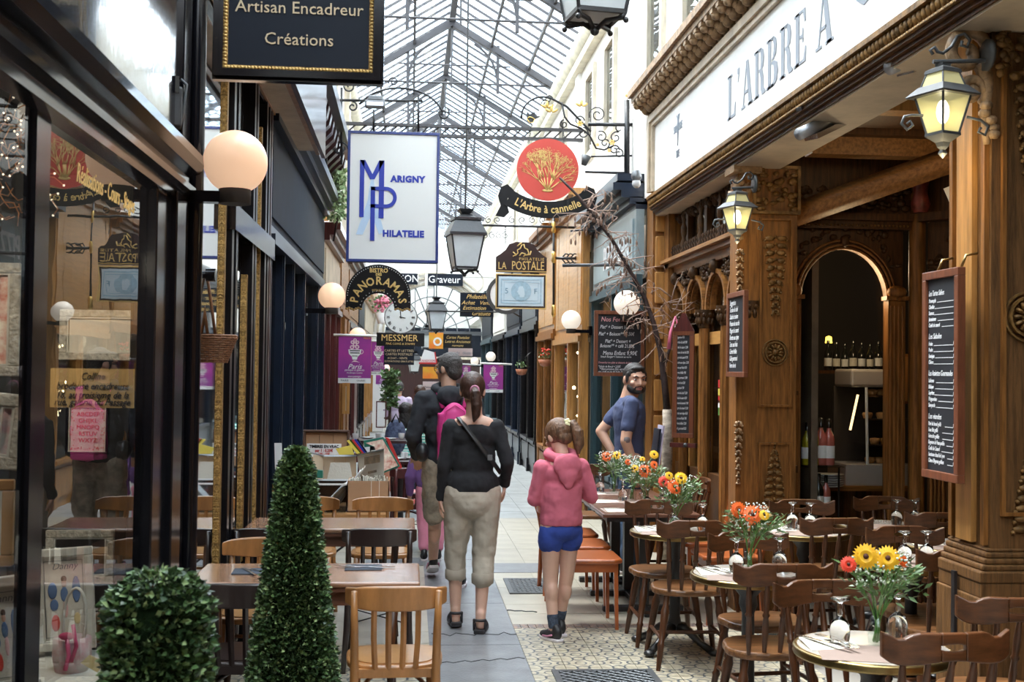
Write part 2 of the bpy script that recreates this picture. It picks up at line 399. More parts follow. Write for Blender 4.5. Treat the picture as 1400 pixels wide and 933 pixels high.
# ================================================================ SETTING
def tile_mat(name, base, line, line2):
    """patterned cement tile: circles and leaves in object space of each .2 m tile"""
    m = bpy.data.materials.new(name); m.use_nodes = True; MT[name] = m
    n = m.node_tree.nodes; l = m.node_tree.links; b = n['Principled BSDF']; b.inputs['Roughness'].default_value = .34
    t = n.new('ShaderNodeTexCoord'); ab = n.new('ShaderNodeVectorMath'); ab.operation = 'ABSOLUTE'; l.new(t.outputs['Object'], ab.inputs[0])
    nz = n.new('ShaderNodeTexNoise'); nz.inputs['Scale'].default_value = 22; l.new(ab.outputs[0], nz.inputs['Vector'])
    def dist(x, y):
        a = n.new('ShaderNodeVectorMath'); a.operation = 'DISTANCE'; l.new(ab.outputs[0], a.inputs[0]); a.inputs[1].default_value = (x, y, .02)
        return a.outputs['Value']
    def band(v, c, w):
        s = n.new('ShaderNodeMath'); s.operation = 'SUBTRACT'; l.new(v, s.inputs[0]); s.inputs[1].default_value = c
        a = n.new('ShaderNodeMath'); a.operation = 'ABSOLUTE'; l.new(s.outputs[0], a.inputs[0])
        d = n.new('ShaderNodeMath'); d.operation = 'MULTIPLY_ADD'; l.new(nz.outputs['Fac'], d.inputs[0]); d.inputs[1].default_value = w*2.2; d.inputs[2].default_value = -w*.4
        q = n.new('ShaderNodeMath'); q.operation = 'LESS_THAN'; l.new(a.outputs[0], q.inputs[0]); l.new(d.outputs[0], q.inputs[1]); return q.outputs[0]
    prev = None
    for v, c, w in ((dist(0, 0), .036, .0065), (dist(.1, .1), .072, .009), (dist(.1, 0), .040, .007), (dist(0, .1), .040, .007)):
        k = band(v, c, w)
        if prev is None: prev = k
        else:
            q = n.new('ShaderNodeMath'); q.operation = 'MAXIMUM'; l.new(prev, q.inputs[0]); l.new(k, q.inputs[1]); prev = q.outputs[0]
    mx = n.new('ShaderNodeMix'); mx.data_type = 'RGBA'; mx.inputs['A'].default_value = base+(1,); mx.inputs['B'].default_value = line+(1,); l.new(prev, mx.inputs['Factor'])
    n2 = n.new('ShaderNodeTexNoise'); n2.inputs['Scale'].default_value = 14; n2.inputs['Detail'].default_value = 5; l.new(t.outputs['Object'], n2.inputs['Vector'])
    r = n.new('ShaderNodeValToRGB'); r.color_ramp.elements[0].position = .38; r.color_ramp.elements[0].color = (.62, .62, .62, 1); r.color_ramp.elements[1].position = .6; r.color_ramp.elements[1].color = (1, 1, 1, 1)
    l.new(n2.outputs['Fac'], r.inputs['Fac'])
    m2 = n.new('ShaderNodeMix'); m2.data_type = 'RGBA'; m2.blend_type = 'MULTIPLY'; m2.inputs['Factor'].default_value = .8; l.new(mx.outputs['Result'], m2.inputs['A']); l.new(r.outputs['Color'], m2.inputs['B'])
    l.new(m2.outputs['Result'], b.inputs['Base Color'])
tile_mat('pattern_tile', (.52, .46, .34), (.10, .115, .13), (.3, .1, .1))
floor = struct('floor')
obj('floor_slab', MB().bx(-3.2, 6, -6, 46, -.2, -.012), 'grout', floor)
def tile_run(name, x0, x1, y0, y1, s, mtl, limit):
    """tiles of size s as parts; past the limit one joined part"""
    mb = MB().bx(-s/2+.0015, s/2-.0015, -s/2+.0015, s/2-.0015, -.012, 0)
    first = None; far = MB(); nx = max(1, round((x1-x0)/s)); ny = max(1, round((y1-y0)/s)); w = (x1-x0)/nx
    for j in range(ny):
        for i in range(nx):
            x = x0+(i+.5)*w; y = y0+(j+.5)*s; dz = rnd.uniform(-.0008, .0008)
            if y < limit:
                if first is None:
                    first = obj(name, mb, mtl, floor); o = first
                else:
                    o = first.copy(); C.objects.link(o); o.parent = floor
                o.location = (x, y, dz); o.rotation_euler = (0, 0, rnd.choice((0, PI/2)) if mtl == 'pattern_tile' else 0)
            else: far.bx(x-w/2+.002, x+w/2-.002, y-s/2+.002, y+s/2-.002, -.012, dz)
    if far.v: tag(obj(name+'_field', far, 'grey_tile', floor), kind='stuff')
tile_run('patterned_tile', .69, 2.29, 5.9, 7.5, .2, 'pattern_tile', 9)
tile_run('patterned_tile', -1., .14, 6.1, 7.1, .2, 'pattern_tile', 9)
tile_run('cream_tile', .69, 2.29, 7.62, 30, .32, 'cream_tile', 13)
tile_run('cream_tile', -1., .14, 7.1, 30, .32, 'cream_tile', 13)
tag(obj('mosaic_border', (lambda m: [m.bx(.69+i*.05, .735+i*.05, 7.5+j*.04, 7.536+j*.04, -.012, rnd.uniform(-.001, .001)) for i in range(32) for j in range(3)] and m)(MB()), mat('mosaic', (.34, .22, .16), .4, var=.7, vs=28, dark=(.12, .12, .13)), floor), kind='stuff')
for k, y in enumerate((4.6, 5.8, 7.05, 8.3, 10.2, 12.6, 15.5, 19)):          # the concrete strip, in poured slabs
    y1 = (5.8, 7.05, 8.3, 10.2, 12.6, 15.5, 19, 30)[k]
    obj('concrete_slab', MB().bx(.142, .688, y+.004, y1-.004, -.012, .002), 'concrete', floor)
obj('concrete_slab', MB().bx(.69, 1.55, 9.55, 10.0, -.012, .004), 'concrete', floor)
obj('concrete_slab', MB().bx(-.35, .14, 9.9, 10.3, -.012, .004), 'concrete', floor)
obj('crack', MB().tube([(.16+.53*i/14, 7.33+.03*math.sin(i*1.7)+.018*math.cos(i*3.1), .0025) for i in range(15)], .0035, 4), 'iron', floor)
obj('crack', MB().tube([(.20+.48*i/14, 6.62+.10*i/14+.02*math.sin(i*2.1), .0025) for i in range(15)], .0035, 4), 'iron', floor)
obj('crack', MB().tube([(.69+.2*i/8, 8.05-.06*i/8+.01*math.sin(i*2.1), .0025) for i in range(9)], .005, 4), 'iron', floor)
def grate(x, y, w, d, label):
    g = thing('floor_grate', label, 'grate', (x, y, .001), 0)
    obj('frame', MB().frame(w, d, .035, 0, .008), 'lamp_iron', g)
    m = MB(); n = 9
    for i in range(-n, n+1):
        for sg in (1, -1):
            a = []                                    # lattice bars clipped to the opening
            hw, hd = w/2-.03, d/2-.03
            for t in range(41):
                u = -1+2*t/40; px_, py_ = u*hw, sg*u*hw*.9+i*hd/n*2
                if abs(py_) <= hd: a.append((px_, py_))
            if len(a) > 1: m.cyl((a[0][0], a[0][1], .003), (a[-1][0], a[-1][1], .003), .0055, n=4)
    obj('lattice', m, 'iron_grey', g)
    obj('pit_shade_sheet', MB().bx(-w/2+.02, w/2-.02, -d/2+.02, d/2-.02, -.002, .0), 'interior_black', g)  # flat black sheet, stands in for the shade below the lattice
grate(.93, 8.95, .34, .62, 'dark iron lattice grate in cream tiles behind the girl')
grate(1.08, 6.12, .56, .62, 'rusty iron lattice grate in patterned tiles before the girl')
# ------------------------------------------------ upper walls, roof
LX, RX = -1.0, 2.2
UR = 2.45
wr = struct('wall_right')
mb = MB().bx(UR, UR+.3, -6, 46, 4.15, 6.35)
obj('upper_wall', mb, 'cream_wall', wr)
obj('gutter', MB().tube([(UR-.03, -6, 6.3), (UR-.03, 46, 6.3)], .16, 12), 'gutter', wr)
obj('gutter_ledge', MB().bx(UR-.12, UR+.1, -6, 46, 6.02, 6.14), 'gutter', wr)
obj('string_course', MB().bx(UR-.09, UR+.05, 10.7, 46, 4.15, 4.27), 'white_paint', wr)
for y in (8.6, 12.6, 16.9, 21, 25.2): obj('pilaster_strip', MB().bx(UR-.05, UR+.02, y, y+.35, 4.2, 6.1), 'white_paint', wr)
for k, y in enumerate((9.6, 11.2, 13.9, 15.5, 18.4, 22.6, 26.8)):
    f = obj('window_frame', MB(WALL_R(UR-.02, y+.4, 5.2)).frame(.8, 1.25, .10, -.05, .03), 'stone', wr)
    obj('pane', MB().bx(UR-.012, UR-.004, y+.1, y+.7, 4.65, 5.75), 'window', f, w=False)
    obj('window_dark', MB().bx(UR-.003, UR+.002, y+.08, y+.72, 4.62, 5.78), 'interior_warm', f, w=False)
wl = struct('wall_left')
obj('upper_wall', MB().bx(-1.45, -1.12, -6, 46, 3.5, 6.5), 'cream_wall', wl)
obj('gutter', MB().tube([(-1.08, -6, 6.3), (-1.08, 46, 6.3)], .13, 12), 'gutter', wl)
for y in (10.5, 13.2, 16, 19, 23): obj('pilaster_strip', MB().bx(-1.14, -1.03, y, y+.45, 3.5, 6.2), 'stone', wl)
roof = struct('ceiling')
RGX, RGZ, EZ = .62, 7.5, 6.42
def roof_side(sg, name_z=0):
    ex = UR-.0 if sg > 0 else -1.1
    return (RGX, RGZ), (ex, EZ)
for sg in (1, -1):
    (rx, rz_), (ex, ez) = roof_side(sg)
    ang = math.atan2(ez-rz_, ex-rx); L = math.hypot(ex-rx, ez-rz_)
    bar = pane = None; y = -5.8
    while y < 46:
        if bar is None:
            bar = obj('glazing_bar', MB().bx(0, L, -.012, .012, -.03, .01), 'iron_roof', roof); b = bar
            pane = obj('glass_pane', MB().bx(0, L, .018, .40, 0, .006), 'roof_glass', roof); p = pane
        else:
            b = bar.copy(); C.objects.link(b); b.parent = roof; p = pane.copy(); C.objects.link(p); p.parent = roof
        for q in (b, p): q.location = (rx, y, rz_); q.rotation_euler = (0, -ang, 0)
        y += .42
    for t in (.36, .70):
        obj('purlin', MB().bx(rx+(ex-rx)*t-.02, rx+(ex-rx)*t+.02, -6, 46, rz_+(ez-rz_)*t-.10, rz_+(ez-rz_)*t-.03), 'iron_roof', roof)
obj('ridge_beam', MB().bx(RGX-.05, RGX+.05, -6, 46, RGZ-.09, RGZ+.06), 'iron_roof', roof)
for k in range(14):
    y = 12.2+k*3.55-17.75
    for sg in (1, -1):
        (rx, rz_), (ex, ez) = roof_side(sg)
        m = MB(); d = Vector((ex-rx, 0, ez-rz_)); 
        m.add([(rx, y-.05, rz_-.04), (rx, y+.05, rz_-.04), (ex, y+.05, ez-.04), (ex, y-.05, ez-.04), (rx, y-.05, rz_-.15), (rx, y+.05, rz_-.15), (ex, y+.05, ez-.15), (ex, y-.05, ez-.15)],
              [(0, 1, 2, 3), (4, 7, 6, 5), (0, 4, 5, 1), (1, 5, 6, 2), (2, 6, 7, 3), (3, 7, 4, 0)])
        obj('rafter', m, 'iron_roof', roof)
        # curved brace and post
        x1 = rx+(ex-rx)*.42; z1 = rz_+(ez-rz_)*.42
        obj('brace', MB().tube(bez([(x1, y, z1-.75), (x1, y, z1-.35), (x1-.12*sg, y, z1-.15), (x1-.4*sg, y, z1+.02)], 8), .022, 6), 'iron_roof', roof)
        obj('strut', MB().bx(x1-.025, x1+.025, y-.025, y+.025, z1-.8, z1), 'iron_roof', roof)
    obj('tie_rod', MB().cyl((-1.1, y, EZ-.02), (UR, y, EZ-.02), .018, n=6), 'iron_roof', roof)
    obj('tie_rod', MB().cyl((-1.1+.85, y, EZ+.28), (UR-.85, y, EZ+.28), .014, n=6), 'iron_roof', roof)
    obj('king_rod', MB().cyl((RGX, y, RGZ-.1), (RGX, y, EZ-.1), .016, n=6), 'iron_roof', roof)
m = MB(); m.bx(-1.1, UR, 16.7, 16.78, 4.98, 5.02); m.bx(-1.1, UR, 16.7, 16.78, 5.12, 5.16)
for i in range(24): m.cyl((-1.1+i*.148, 16.74, 5.0), (-1.1+(i+1)*.148, 16.74, 5.14), .012, n=4)
obj('lattice_tie', m, 'iron_roof', roof)
# ------------------------------------------------ arch screen far down the passage
SY = 31.0
sc = struct('trim_1'); AX, AR, AZ = .62, 1.28, 2.62
m = MB(FACE_CAM)
m.M = T(0, SY, 0) @ FACE_CAM
n = 20; top = 4.85
for i in range(n):
    a0, a1 = PI*i/n, PI*(i+1)/n
    xa, za, xb, zb = AX+AR*math.cos(a0), AZ+AR*math.sin(a0), AX+AR*math.cos(a1), AZ+AR*math.sin(a1)
    m.prism([(xa, za), (xa, top), (xb, top), (xb, zb)], -.3, 0)
obj('arch_wall', m, 'white_paint', sc)
for sx0, sx1 in ((-1.15, AX-AR), (AX+AR, 2.5)): obj('pier', MB().bx(sx0, sx1, SY, SY+.3, 0, top), 'white_paint', sc)
for k, r in enumerate((AR+.02, AR+.16, AR+.28)): obj('archivolt', MB(T(AX, SY, AZ) @ FACE_CAM).ring(r, r+.05, 0, .05+.02*(k % 2), 24, a1=PI), 'stone', sc)
for k in range(5): obj('block_course', MB().bx(-1.12, 2.46, SY-.03, SY, 4.12+k*.15, 4.245+k*.15), 'white_paint', sc)
obj('keystone', MB().bx(.37, .60, SY-.14, SY, 3.78, 4.16), 'white_paint', sc)
obj('medallion', MB(T(1.62, SY, 3.98) @ FACE_CAM).ring(.28, .31, 0, .03, 24), 'stone', sc)
m = MB(T(AX, SY+.15, AZ) @ FACE_CAM)
for k in range(9): a = PI*k/8; m.cyl((.3*math.cos(a), .3*math.sin(a), 0), (AR*math.cos(a), AR*math.sin(a), 0), .016, n=4)
for r in (.3, .62, .95): m.ring(r, r+.03, -.01, .01, 20, a1=PI)
m.bx(-AR, AR, -.05, .05, -.03, .03)
obj('fan_light_bars', m, 'iron_grey', sc)
obj('fan_light_pane', MB(T(AX, SY+.16, AZ) @ FACE_CAM).prism([(AR*math.cos(PI*i/20), AR*math.sin(PI*i/20)) for i in range(21)], -.004, .004), 'roof_glass', sc)
# far end of the passage
we = struct('wall_back')
obj('end_wall', MB().bx(-1.2, 2.6, 44, 44.3, 0, 6.4), 'cream_wall', we)
obj('end_lintel', MB().bx(-1.0, 2.3, 37.9, 38.1, 2.05, 3.0), 'sign_navy', we)
obj('end_shop', MB().bx(-1.0, 2.3, 38.3, 38.4, 0, 2.05), 'maroon_dark', we)
obj('end_beam', MB().bx(-1.0, 2.3, 37.8, 37.9, 1.98, 2.06), 'stone', we)
obj('rear_light_block', MB().bx(-3.2, 5.4, -6.2, -6, -.2, 6.4), 'oak_dark', we)  # unseen dark wall added behind the camera to block sky light and darken reflections
# ------------------------------------------------ generic shopfront
def shopfront(wall, X, sg, ys, cpost, cpan, cfas, zb=.55, zt=2.42, zf=3.3, pw=.09, cornice=True, glass='dark_window', zc=3.5, transom2=None):
    """ys: post positions along y; sg=+1: shop lies towards -x (left wall), -1: right wall"""
    def bx(m, d0, d1, y0, y1, z0, z1):            # d measured outwards from the front plane
        a, b = X+sg*d0, X+sg*d1; return m.bx(min(a, b), max(a, b), y0, y1, z0, z1)
    for y in ys:
        m = MB(); bx(m, -.06, .03, y-pw/2, y+pw/2, 0, zt); bx(m, .03, .045, y-pw/4, y+pw/4, zb, zt)
        bx(m, -.02, .05, y-pw*.65, y+pw*.65, 0, .22)
        obj('post', m, cpost, wall)
    for a, b in zip(ys[:-1], ys[1:]):
        m = MB(); bx(m, -.05, 0, a+pw/2, b-pw/2, 0, zb); bx(m, 0, .02, a+pw, b-pw, .12, zb-.1); bx(m, 0, .05, a+pw/2, b-pw/2, zb-.05, zb)
        obj('base_panel', m, cpan, wall)
        m = MB(); bx(m, -.030, -.022, a+pw/2, b-pw/2, zb, zt); obj('shop_pane', m, glass, wall)
        if transom2: m = MB(); bx(m, -.04, .02, a+pw/2, b-pw/2, transom2-.03, transom2+.03); obj('transom', m, cpost, wall)
    y0, y1 = ys[0]-pw/2, ys[-1]+pw/2
    m = MB(); bx(m, -.05, .07, y0, y1, zt, zt+.07); bx(m, -.05, .04, y0, y1, zt+.07, zt+.13); obj('transom_rail', m, cpost, wall)
    m = MB(); bx(m, -.06, .02, y0, y1, zt+.13, zf); (None if cfas == 'honey_y' else bx(m, .02, .035, y0+.1, y1-.1, zt+.2, zf-.08)); obj('fascia_board', m, 'honey' if cfas == 'honey_y' else cfas, wall)
    if cfas == 'honey_y':
        n_ = max(3, int((y1-y0)/.26)); s_ = (y1-y0-.1)/n_
        for i_ in range(n_): m = MB(); bx(m, .02, .034+rnd.uniform(-.003, .003), y0+.05+i_*s_+.004, y0+.05+(i_+1)*s_-.004, zt+.2, zf-.06); obj('plank', m, 'honey_y', wall)
    if cornice:
        m = MB(); bx(m, -.1, .08, y0, y1, zf, zf+.06); bx(m, -.1, .14, y0, y1, zf+.06, zf+.12); bx(m, -.1, .20, y0, y1, zf+.12, zc); obj('cornice', m, cpost, wall)
    m = MB(); bx(m, -1.35, -1.3, y0, y1, 0, zf); bx(m, -1.3, -.08, y0, y0+.03, 0, zf); bx(m, -1.3, -.08, y1-.03, y1, 0, zf); bx(m, -1.3, -.08, y0, y1, zt+.05, zt+.1)
    obj('shop_interior', m, 'interior_warm', wall)
    lp = bpy.data.lights.new('shop_fill_light', 'POINT'); lp.energy = 7; lp.color = (1, .78, .5); lp.shadow_soft_size = .15; lo = bpy.data.objects.new('shop_fill_light', lp); C.objects.link(lo); lo.location = (X-sg*.6, (y0+y1)/2, zt-.1)  # made-up fill light that brightens the shop inside, has no fitting
    # dim shelving with goods deep inside
    m = MB()
    for z in (.7, 1.1, 1.5, 1.9):
        bx(m, -1.25, -.95, y0+.05, y1-.05, z, z+.025)
        y = y0+.1
        while y < y1-.15:
            w_ = rnd.uniform(.06, .16); h = rnd.uniform(.12, .3); bx(m, -1.2, -1.0, y, y+w_, z+.025, z+h); y += w_+rnd.uniform(.02, .1)
    tag(obj('shelf_goods', m, 'box_tan', wall), kind='stuff')
# left side, from near to far
shopfront(wl, LX, 1, [8.15, 9.0, 9.75, 10.75, 12.3, 13.2], 'navy', 'navy', 'navy_matt', zt=2.5, zf=3.35, zc=3.55, pw=.055)
shopfront(wl, LX, 1, [13.35, 14.2, 15.3, 16.2], 'maroon', 'maroon_dark', 'soffit', zt=2.35, zf=3.1, zc=3.3, pw=.06)
shopfront(wl, LX, 1, [16.4, 17.3, 18.4], 'oak', 'oak', 'oak_y', zt=2.4, zf=3.3, zc=3.5)
shopfront(wl, LX, 1, [18.6, 19.6, 20.8, 22.0], 'maroon_dark', 'maroon_dark', 'oak_y', zt=2.3, zf=3.3, zc=3.5)
shopfront(wl, LX, 1, [22.3, 23.6, 25.0], 'black_wood', 'black_wood', 'sign_navy', zt=2.3, zf=3.1)
shopfront(wl, LX, 1, [25.3, 27, 29, 30.9], 'honey', 'maroon', 'soffit', zt=2.3, zf=3.1)
for y in (16.5, 17.4): obj('shutter', MB().bx(LX+.03, LX+.09, y, y+.55, .5, 2.35), 'oak', wl)
obj('shutter', MB().bx(LX+.03, LX+.09, 19.7, 20.6, .3, 2.3), 'maroon', wl)
# black lacquered framer's shop on the left: posts, moulded rail, lacquer panel
f0 = wl
for y0, y1 in ((3.17, 3.29), (1.3, 1.5)): obj('post', MB().bx(LX-.02, LX+.012, y0, y1, 0, 2.4), 'black_gloss', f0)
for y0, y1, d in ((4.55, 4.80, .035), (4.80, 4.98, .06), (4.98, 5.14, .04)):
    obj('post', MB().bx(LX-.06, LX+d, y0, y1, 0, 4.0 if y0 > 4.9 else 2.36), 'black_gloss', f0, bevel=.006)
obj('round_column', MB().cyl((LX+.05, 5.22, 0), (LX+.05, 5.22, 4.2), .038, n=16), 'black_gloss', f0)
prof = [(.00, 2.32), (.05, 2.33), (.05, 2.365), (.085, 2.38), (.085, 2.405), (.055, 2.42), (.055, 2.45), (.10, 2.465), (.12, 2.50), (.115, 2.54), (.08, 2.565), (.00, 2.57)]
for k in range(0, 11):
    (d0, z0), (d1, z1) = prof[k], prof[k+1]
m = MB(); n = len(prof)
m.add([(LX+d, 1.2, z) for d, z in prof]+[(LX+d, 5.05, z) for d, z in prof], [tuple(reversed(range(n))), tuple(range(n, 2*n))]+[(i, (i+1) % n, (i+1) % n+n, i+n) for i in range(n)], False)
obj('moulded_rail', m, 'black_gloss', f0)
obj('lacquer_panel', MB().bx(LX-.05, LX+.02, 1.2, 5.0, 2.57, 4.4), 'lacquer', f0)
w1 = struct('window_1', MB().bx(LX-.008, LX, 1.5, 3.17, .3, 2.33), glassy('near_window', 1.22, (.93, .94, .94)))
w2 = struct('window_2', MB().bx(LX-.008, LX, 3.29, 4.55, .3, 2.33), glassy('display_window', 2.1, (.90, .92, .92), wav=.03))
obj('base_panel', MB().bx(LX-.05, LX+.02, 1.3, 5.14, 0, .3), 'black_gloss', f0)
m = MB(WALL_L(LX+.001, 3.95, 2.225)); m.text('Réalisations - Cours - Stages', .085, None, .0006, .75, .25); tag(obj('window_lettering', m, 'gold_paint', w2, w=True), kind='stuff')
m = MB(WALL_L(LX+.021, 4.06, 3.02)); m.text('Encadrement', .34, None, .001, .8, .2, 'RIGHT'); tag(obj('panel_lettering', m, 'gold_paint', f0, w=True), kind='stuff')
m = MB(); m.bx(-2.7, -2.65, 1.0, 5.1, 0, 2.5); m.bx(-2.7, LX-.06, 5.05, 5.1, 0, 2.5); m.bx(-2.7, LX-.06, 1.0, 1.05, 0, 2.5); m.bx(-2.7, LX-.06, 1.0, 5.1, 2.45, 2.5); m.bx(-2.7, LX-.05, 1, 5.1, -.0, .02)
obj('shop_interior', m, 'interior_black', f0)
for y_, e_ in ((4.0, 34), (3.0, 12)):
    lp = bpy.data.lights.new('shop_fill_light', 'POINT'); lp.energy = e_; lp.color = (1, .86, .68); lp.shadow_soft_size = .12; lo = bpy.data.objects.new('shop_fill_light', lp); C.objects.link(lo); lo.location = (-1.45, y_, 2.15)  # fill lights added so the window display shows, without fittings
obj('interior_post', MB().bx(-1.32, -1.22, 3.6, 3.72, 0, 2.45), 'interior_black', f0)
# bay of tall mirrors with gilt edges, black between
obj('wall_panel', MB().bx(LX-.3, LX-.02, 5.14, 8.1, 0, 3.6), 'black_wood', f0)
for k, (y0, y1, z1) in enumerate(((5.28, 6.2, 3.5), (6.62, 7.05, 2.2), (7.35, 7.62, 3.2))):
    mw = thing('wall_mirror', ('tall gilt edged mirror reflecting the white and blue shop sign', 'middle gilt edged mirror left of the stamp boxes', 'narrow gilt edged mirror nearest the blue shopfront')[k], 'mirror', (LX, (y0+y1)/2, .5))
    obj('mirror_glass', MB().bx(LX+.0, LX+.012, y0, y1, .5, z1), 'mirror', mw, w=True)
    obj('gilt_edge', MB().bx(LX+.0, LX+.03, y1, y1+.045, .5, z1), 'gold_old', mw, w=True)
    obj('gilt_edge', MB().bx(LX+.0, LX+.03, y0-.045, y0, .5, z1), 'gold_old', mw, w=True)
for y in (6.35, 6.5, 7.16, 7.28, 7.75, 7.9, 8.02): obj('moulded_post', MB().bx(LX-.02, LX+.05, y-.035, y+.035, 0, 3.5), 'black_wood' if y < 7.7 else ('maroon_dark' if y > 8 else 'black_wood'), f0)
# door frame of that bay seen through the mirrors: diagonal moulded lintel
obj('lintel', MB().bx(LX-.02, LX+.07, 6.3, 8.1, 2.38, 2.52), 'black_gloss', f0)
# projecting sign boxes and carved consoles above
sb = thing('sign_box', 'projecting sign box with pale wooden soffit above the mirrors', 'sign box', (LX, 7.4, 3.4))
obj('soffit_panel', MB().bx(LX+.03, LX+.26, 5.5, 9.5, 3.40, 3.42), 'soffit', sb, w=True)
obj('fascia', MB().bx(LX+.26, LX+.29, 5.3, 9.6, 3.36, 4.0), 'maroon_dark', sb, w=True)
obj('orange_trim', MB().bx(LX+.215, LX+.245, 5.3, 9.6, 3.385, 3.41), 'bistro_tan', sb, w=True)
obj('orange_trim', MB().bx(LX+.04, LX+.055, 5.3, 9.6, 3.385, 3.41), 'bistro_tan', sb, w=True)
obj('edge_trim', MB().bx(LX, LX+.035, 5.3, 9.6, 3.37, 3.44), 'black_gloss', sb, w=True)
obj('top_board', MB().bx(LX-.1, LX+.26, 5.3, 9.6, 3.42, 4.0), 'interior', sb, w=True)
con = None
for k in range(11):
    y = 9.75+k*.33
    if con is None:
        pr = [(0, 0), (.06, -.02), (.10, .10), (.09, .20), (.16, .28), (.24, .36), (.26, .46), (.22, .52), (0, .52)]
        con = obj('console', MB(R(PI/2, 'X')).prism(pr, -.07, .07), 'maroon_dark', wl); c = con
    else: c = con.copy(); C.objects.link(c); c.parent = wl
    c.location = (LX, y, 3.5)
obj('console_rail', MB().bx(LX-.1, LX+.32, 9.6, 13.4, 4.02, 4.14), 'maroon_dark', wl)
obj('console_board', MB().bx(LX-.1, LX+.01, 9.6, 13.4, 3.45, 4.1), 'maroon_dark', wl)
# ================================================================ RESTAURANT on the right
FY0, FY1 = 3.3, 10.6
AXW = 2.42                       # arcade plane
rs = struct('wall_right_restaurant')
# fascia board with frame
obj('fascia_board', MB().bx(RX, RX+.06, FY0, FY1, 3.26, 4.0), 'white_paint', rs)
m = MB(); m.bx(RX-.05, RX, FY0, FY1, 3.94, 4.0); m.bx(RX-.03, RX, FY0, FY1, 3.90, 3.94); m.bx(RX-.05, RX, FY1-.07, FY1, 3.3, 3.94); m.bx(RX-.03, RX, FY1-.12, FY1-.07, 3.3, 3.9)
obj('fascia_frame', m, mat('pale_gilt', (.58, .47, .34), .45, var=.3, vs=6), rs)
egg = None
m = MB(); m.bx(RX-.05, RX+.05, FY0, FY1, 3.235, 3.262); m.bx(RX-.035, RX+.05, FY0, FY1, 3.16, 3.17); m.bx(RX-.02, RX+.05, FY0, FY1, 3.17, 3.24)
obj('lower_moulding', m, 'carving', rs)
m = MB()
for i in range(int((FY1-FY0)/.045)): m.ell((RX-.025, FY0+i*.045+.02, 3.205), (.018, .017, .03), 6, 4)
tag(obj('egg_moulding', m, 'carving', rs), kind='stuff')
m = MB()
for i in range(int((FY1-FY0)/.028)): m.ell((RX-.03, FY0+i*.028+.01, 3.165), (.008, .010, .008), 5, 3)
tag(obj('bead_moulding', m, 'gold_old', rs), kind='stuff')
for k, (x0, z0) in enumerate(((RX-.015, 3.14), (RX+.01, 3.12), (RX+.03, 3.10))): obj('soffit_reed', MB().bx(x0, x0+.03, FY0, FY1, z0, z0+.03), 'oak_dark', rs)
obj('soffit', MB().bx(RX+.04, AXW+.15, FY0, FY1, 3.09, 3.12), 'soffit', rs)
# cornice with modillions
m = MB(); m.bx(RX-.22, RX+.3, FY0, FY1+.1, 4.19, 4.25); m.bx(RX-.19, RX+.3, FY0, FY1+.07, 4.14, 4.19); m.bx(RX-.02, RX+.3, FY0, FY1+.02, 4.0, 4.14)
obj('cornice', m, 'carving_pale', rs)
mod = None; k = 0; y = 6.4
while y < FY1:
    if mod is None:
        mm = MB(); mm.cb((-.10, 0, .115), (.17, .075, .035)); mm.ell((-.055, 0, .055), (.055, .042, .05), 10, 6); mm.ell((-.15, 0, .085), (.035, .036, .030), 8, 5); mm.ell((-.02, 0, .01), (.028, .034, .03), 8, 5); mm.ell((-.10, 0, .07), (.03, .03, .03), 8, 5)
        mod = obj('modillion', mm, 'carving_pale', rs); o = mod
    else: o = mod.copy(); C.objects.link(o); o.parent = rs
    o.location = (RX, y, 4.01); y += .155
m = MB()
for i in range(int((FY1-6)/.05)): m.ell((RX-.01, 6+i*.05, 4.005), (.02, .018, .016), 6, 4)
tag(obj('bead_moulding', m, 'carving_pale', rs), kind='stuff')
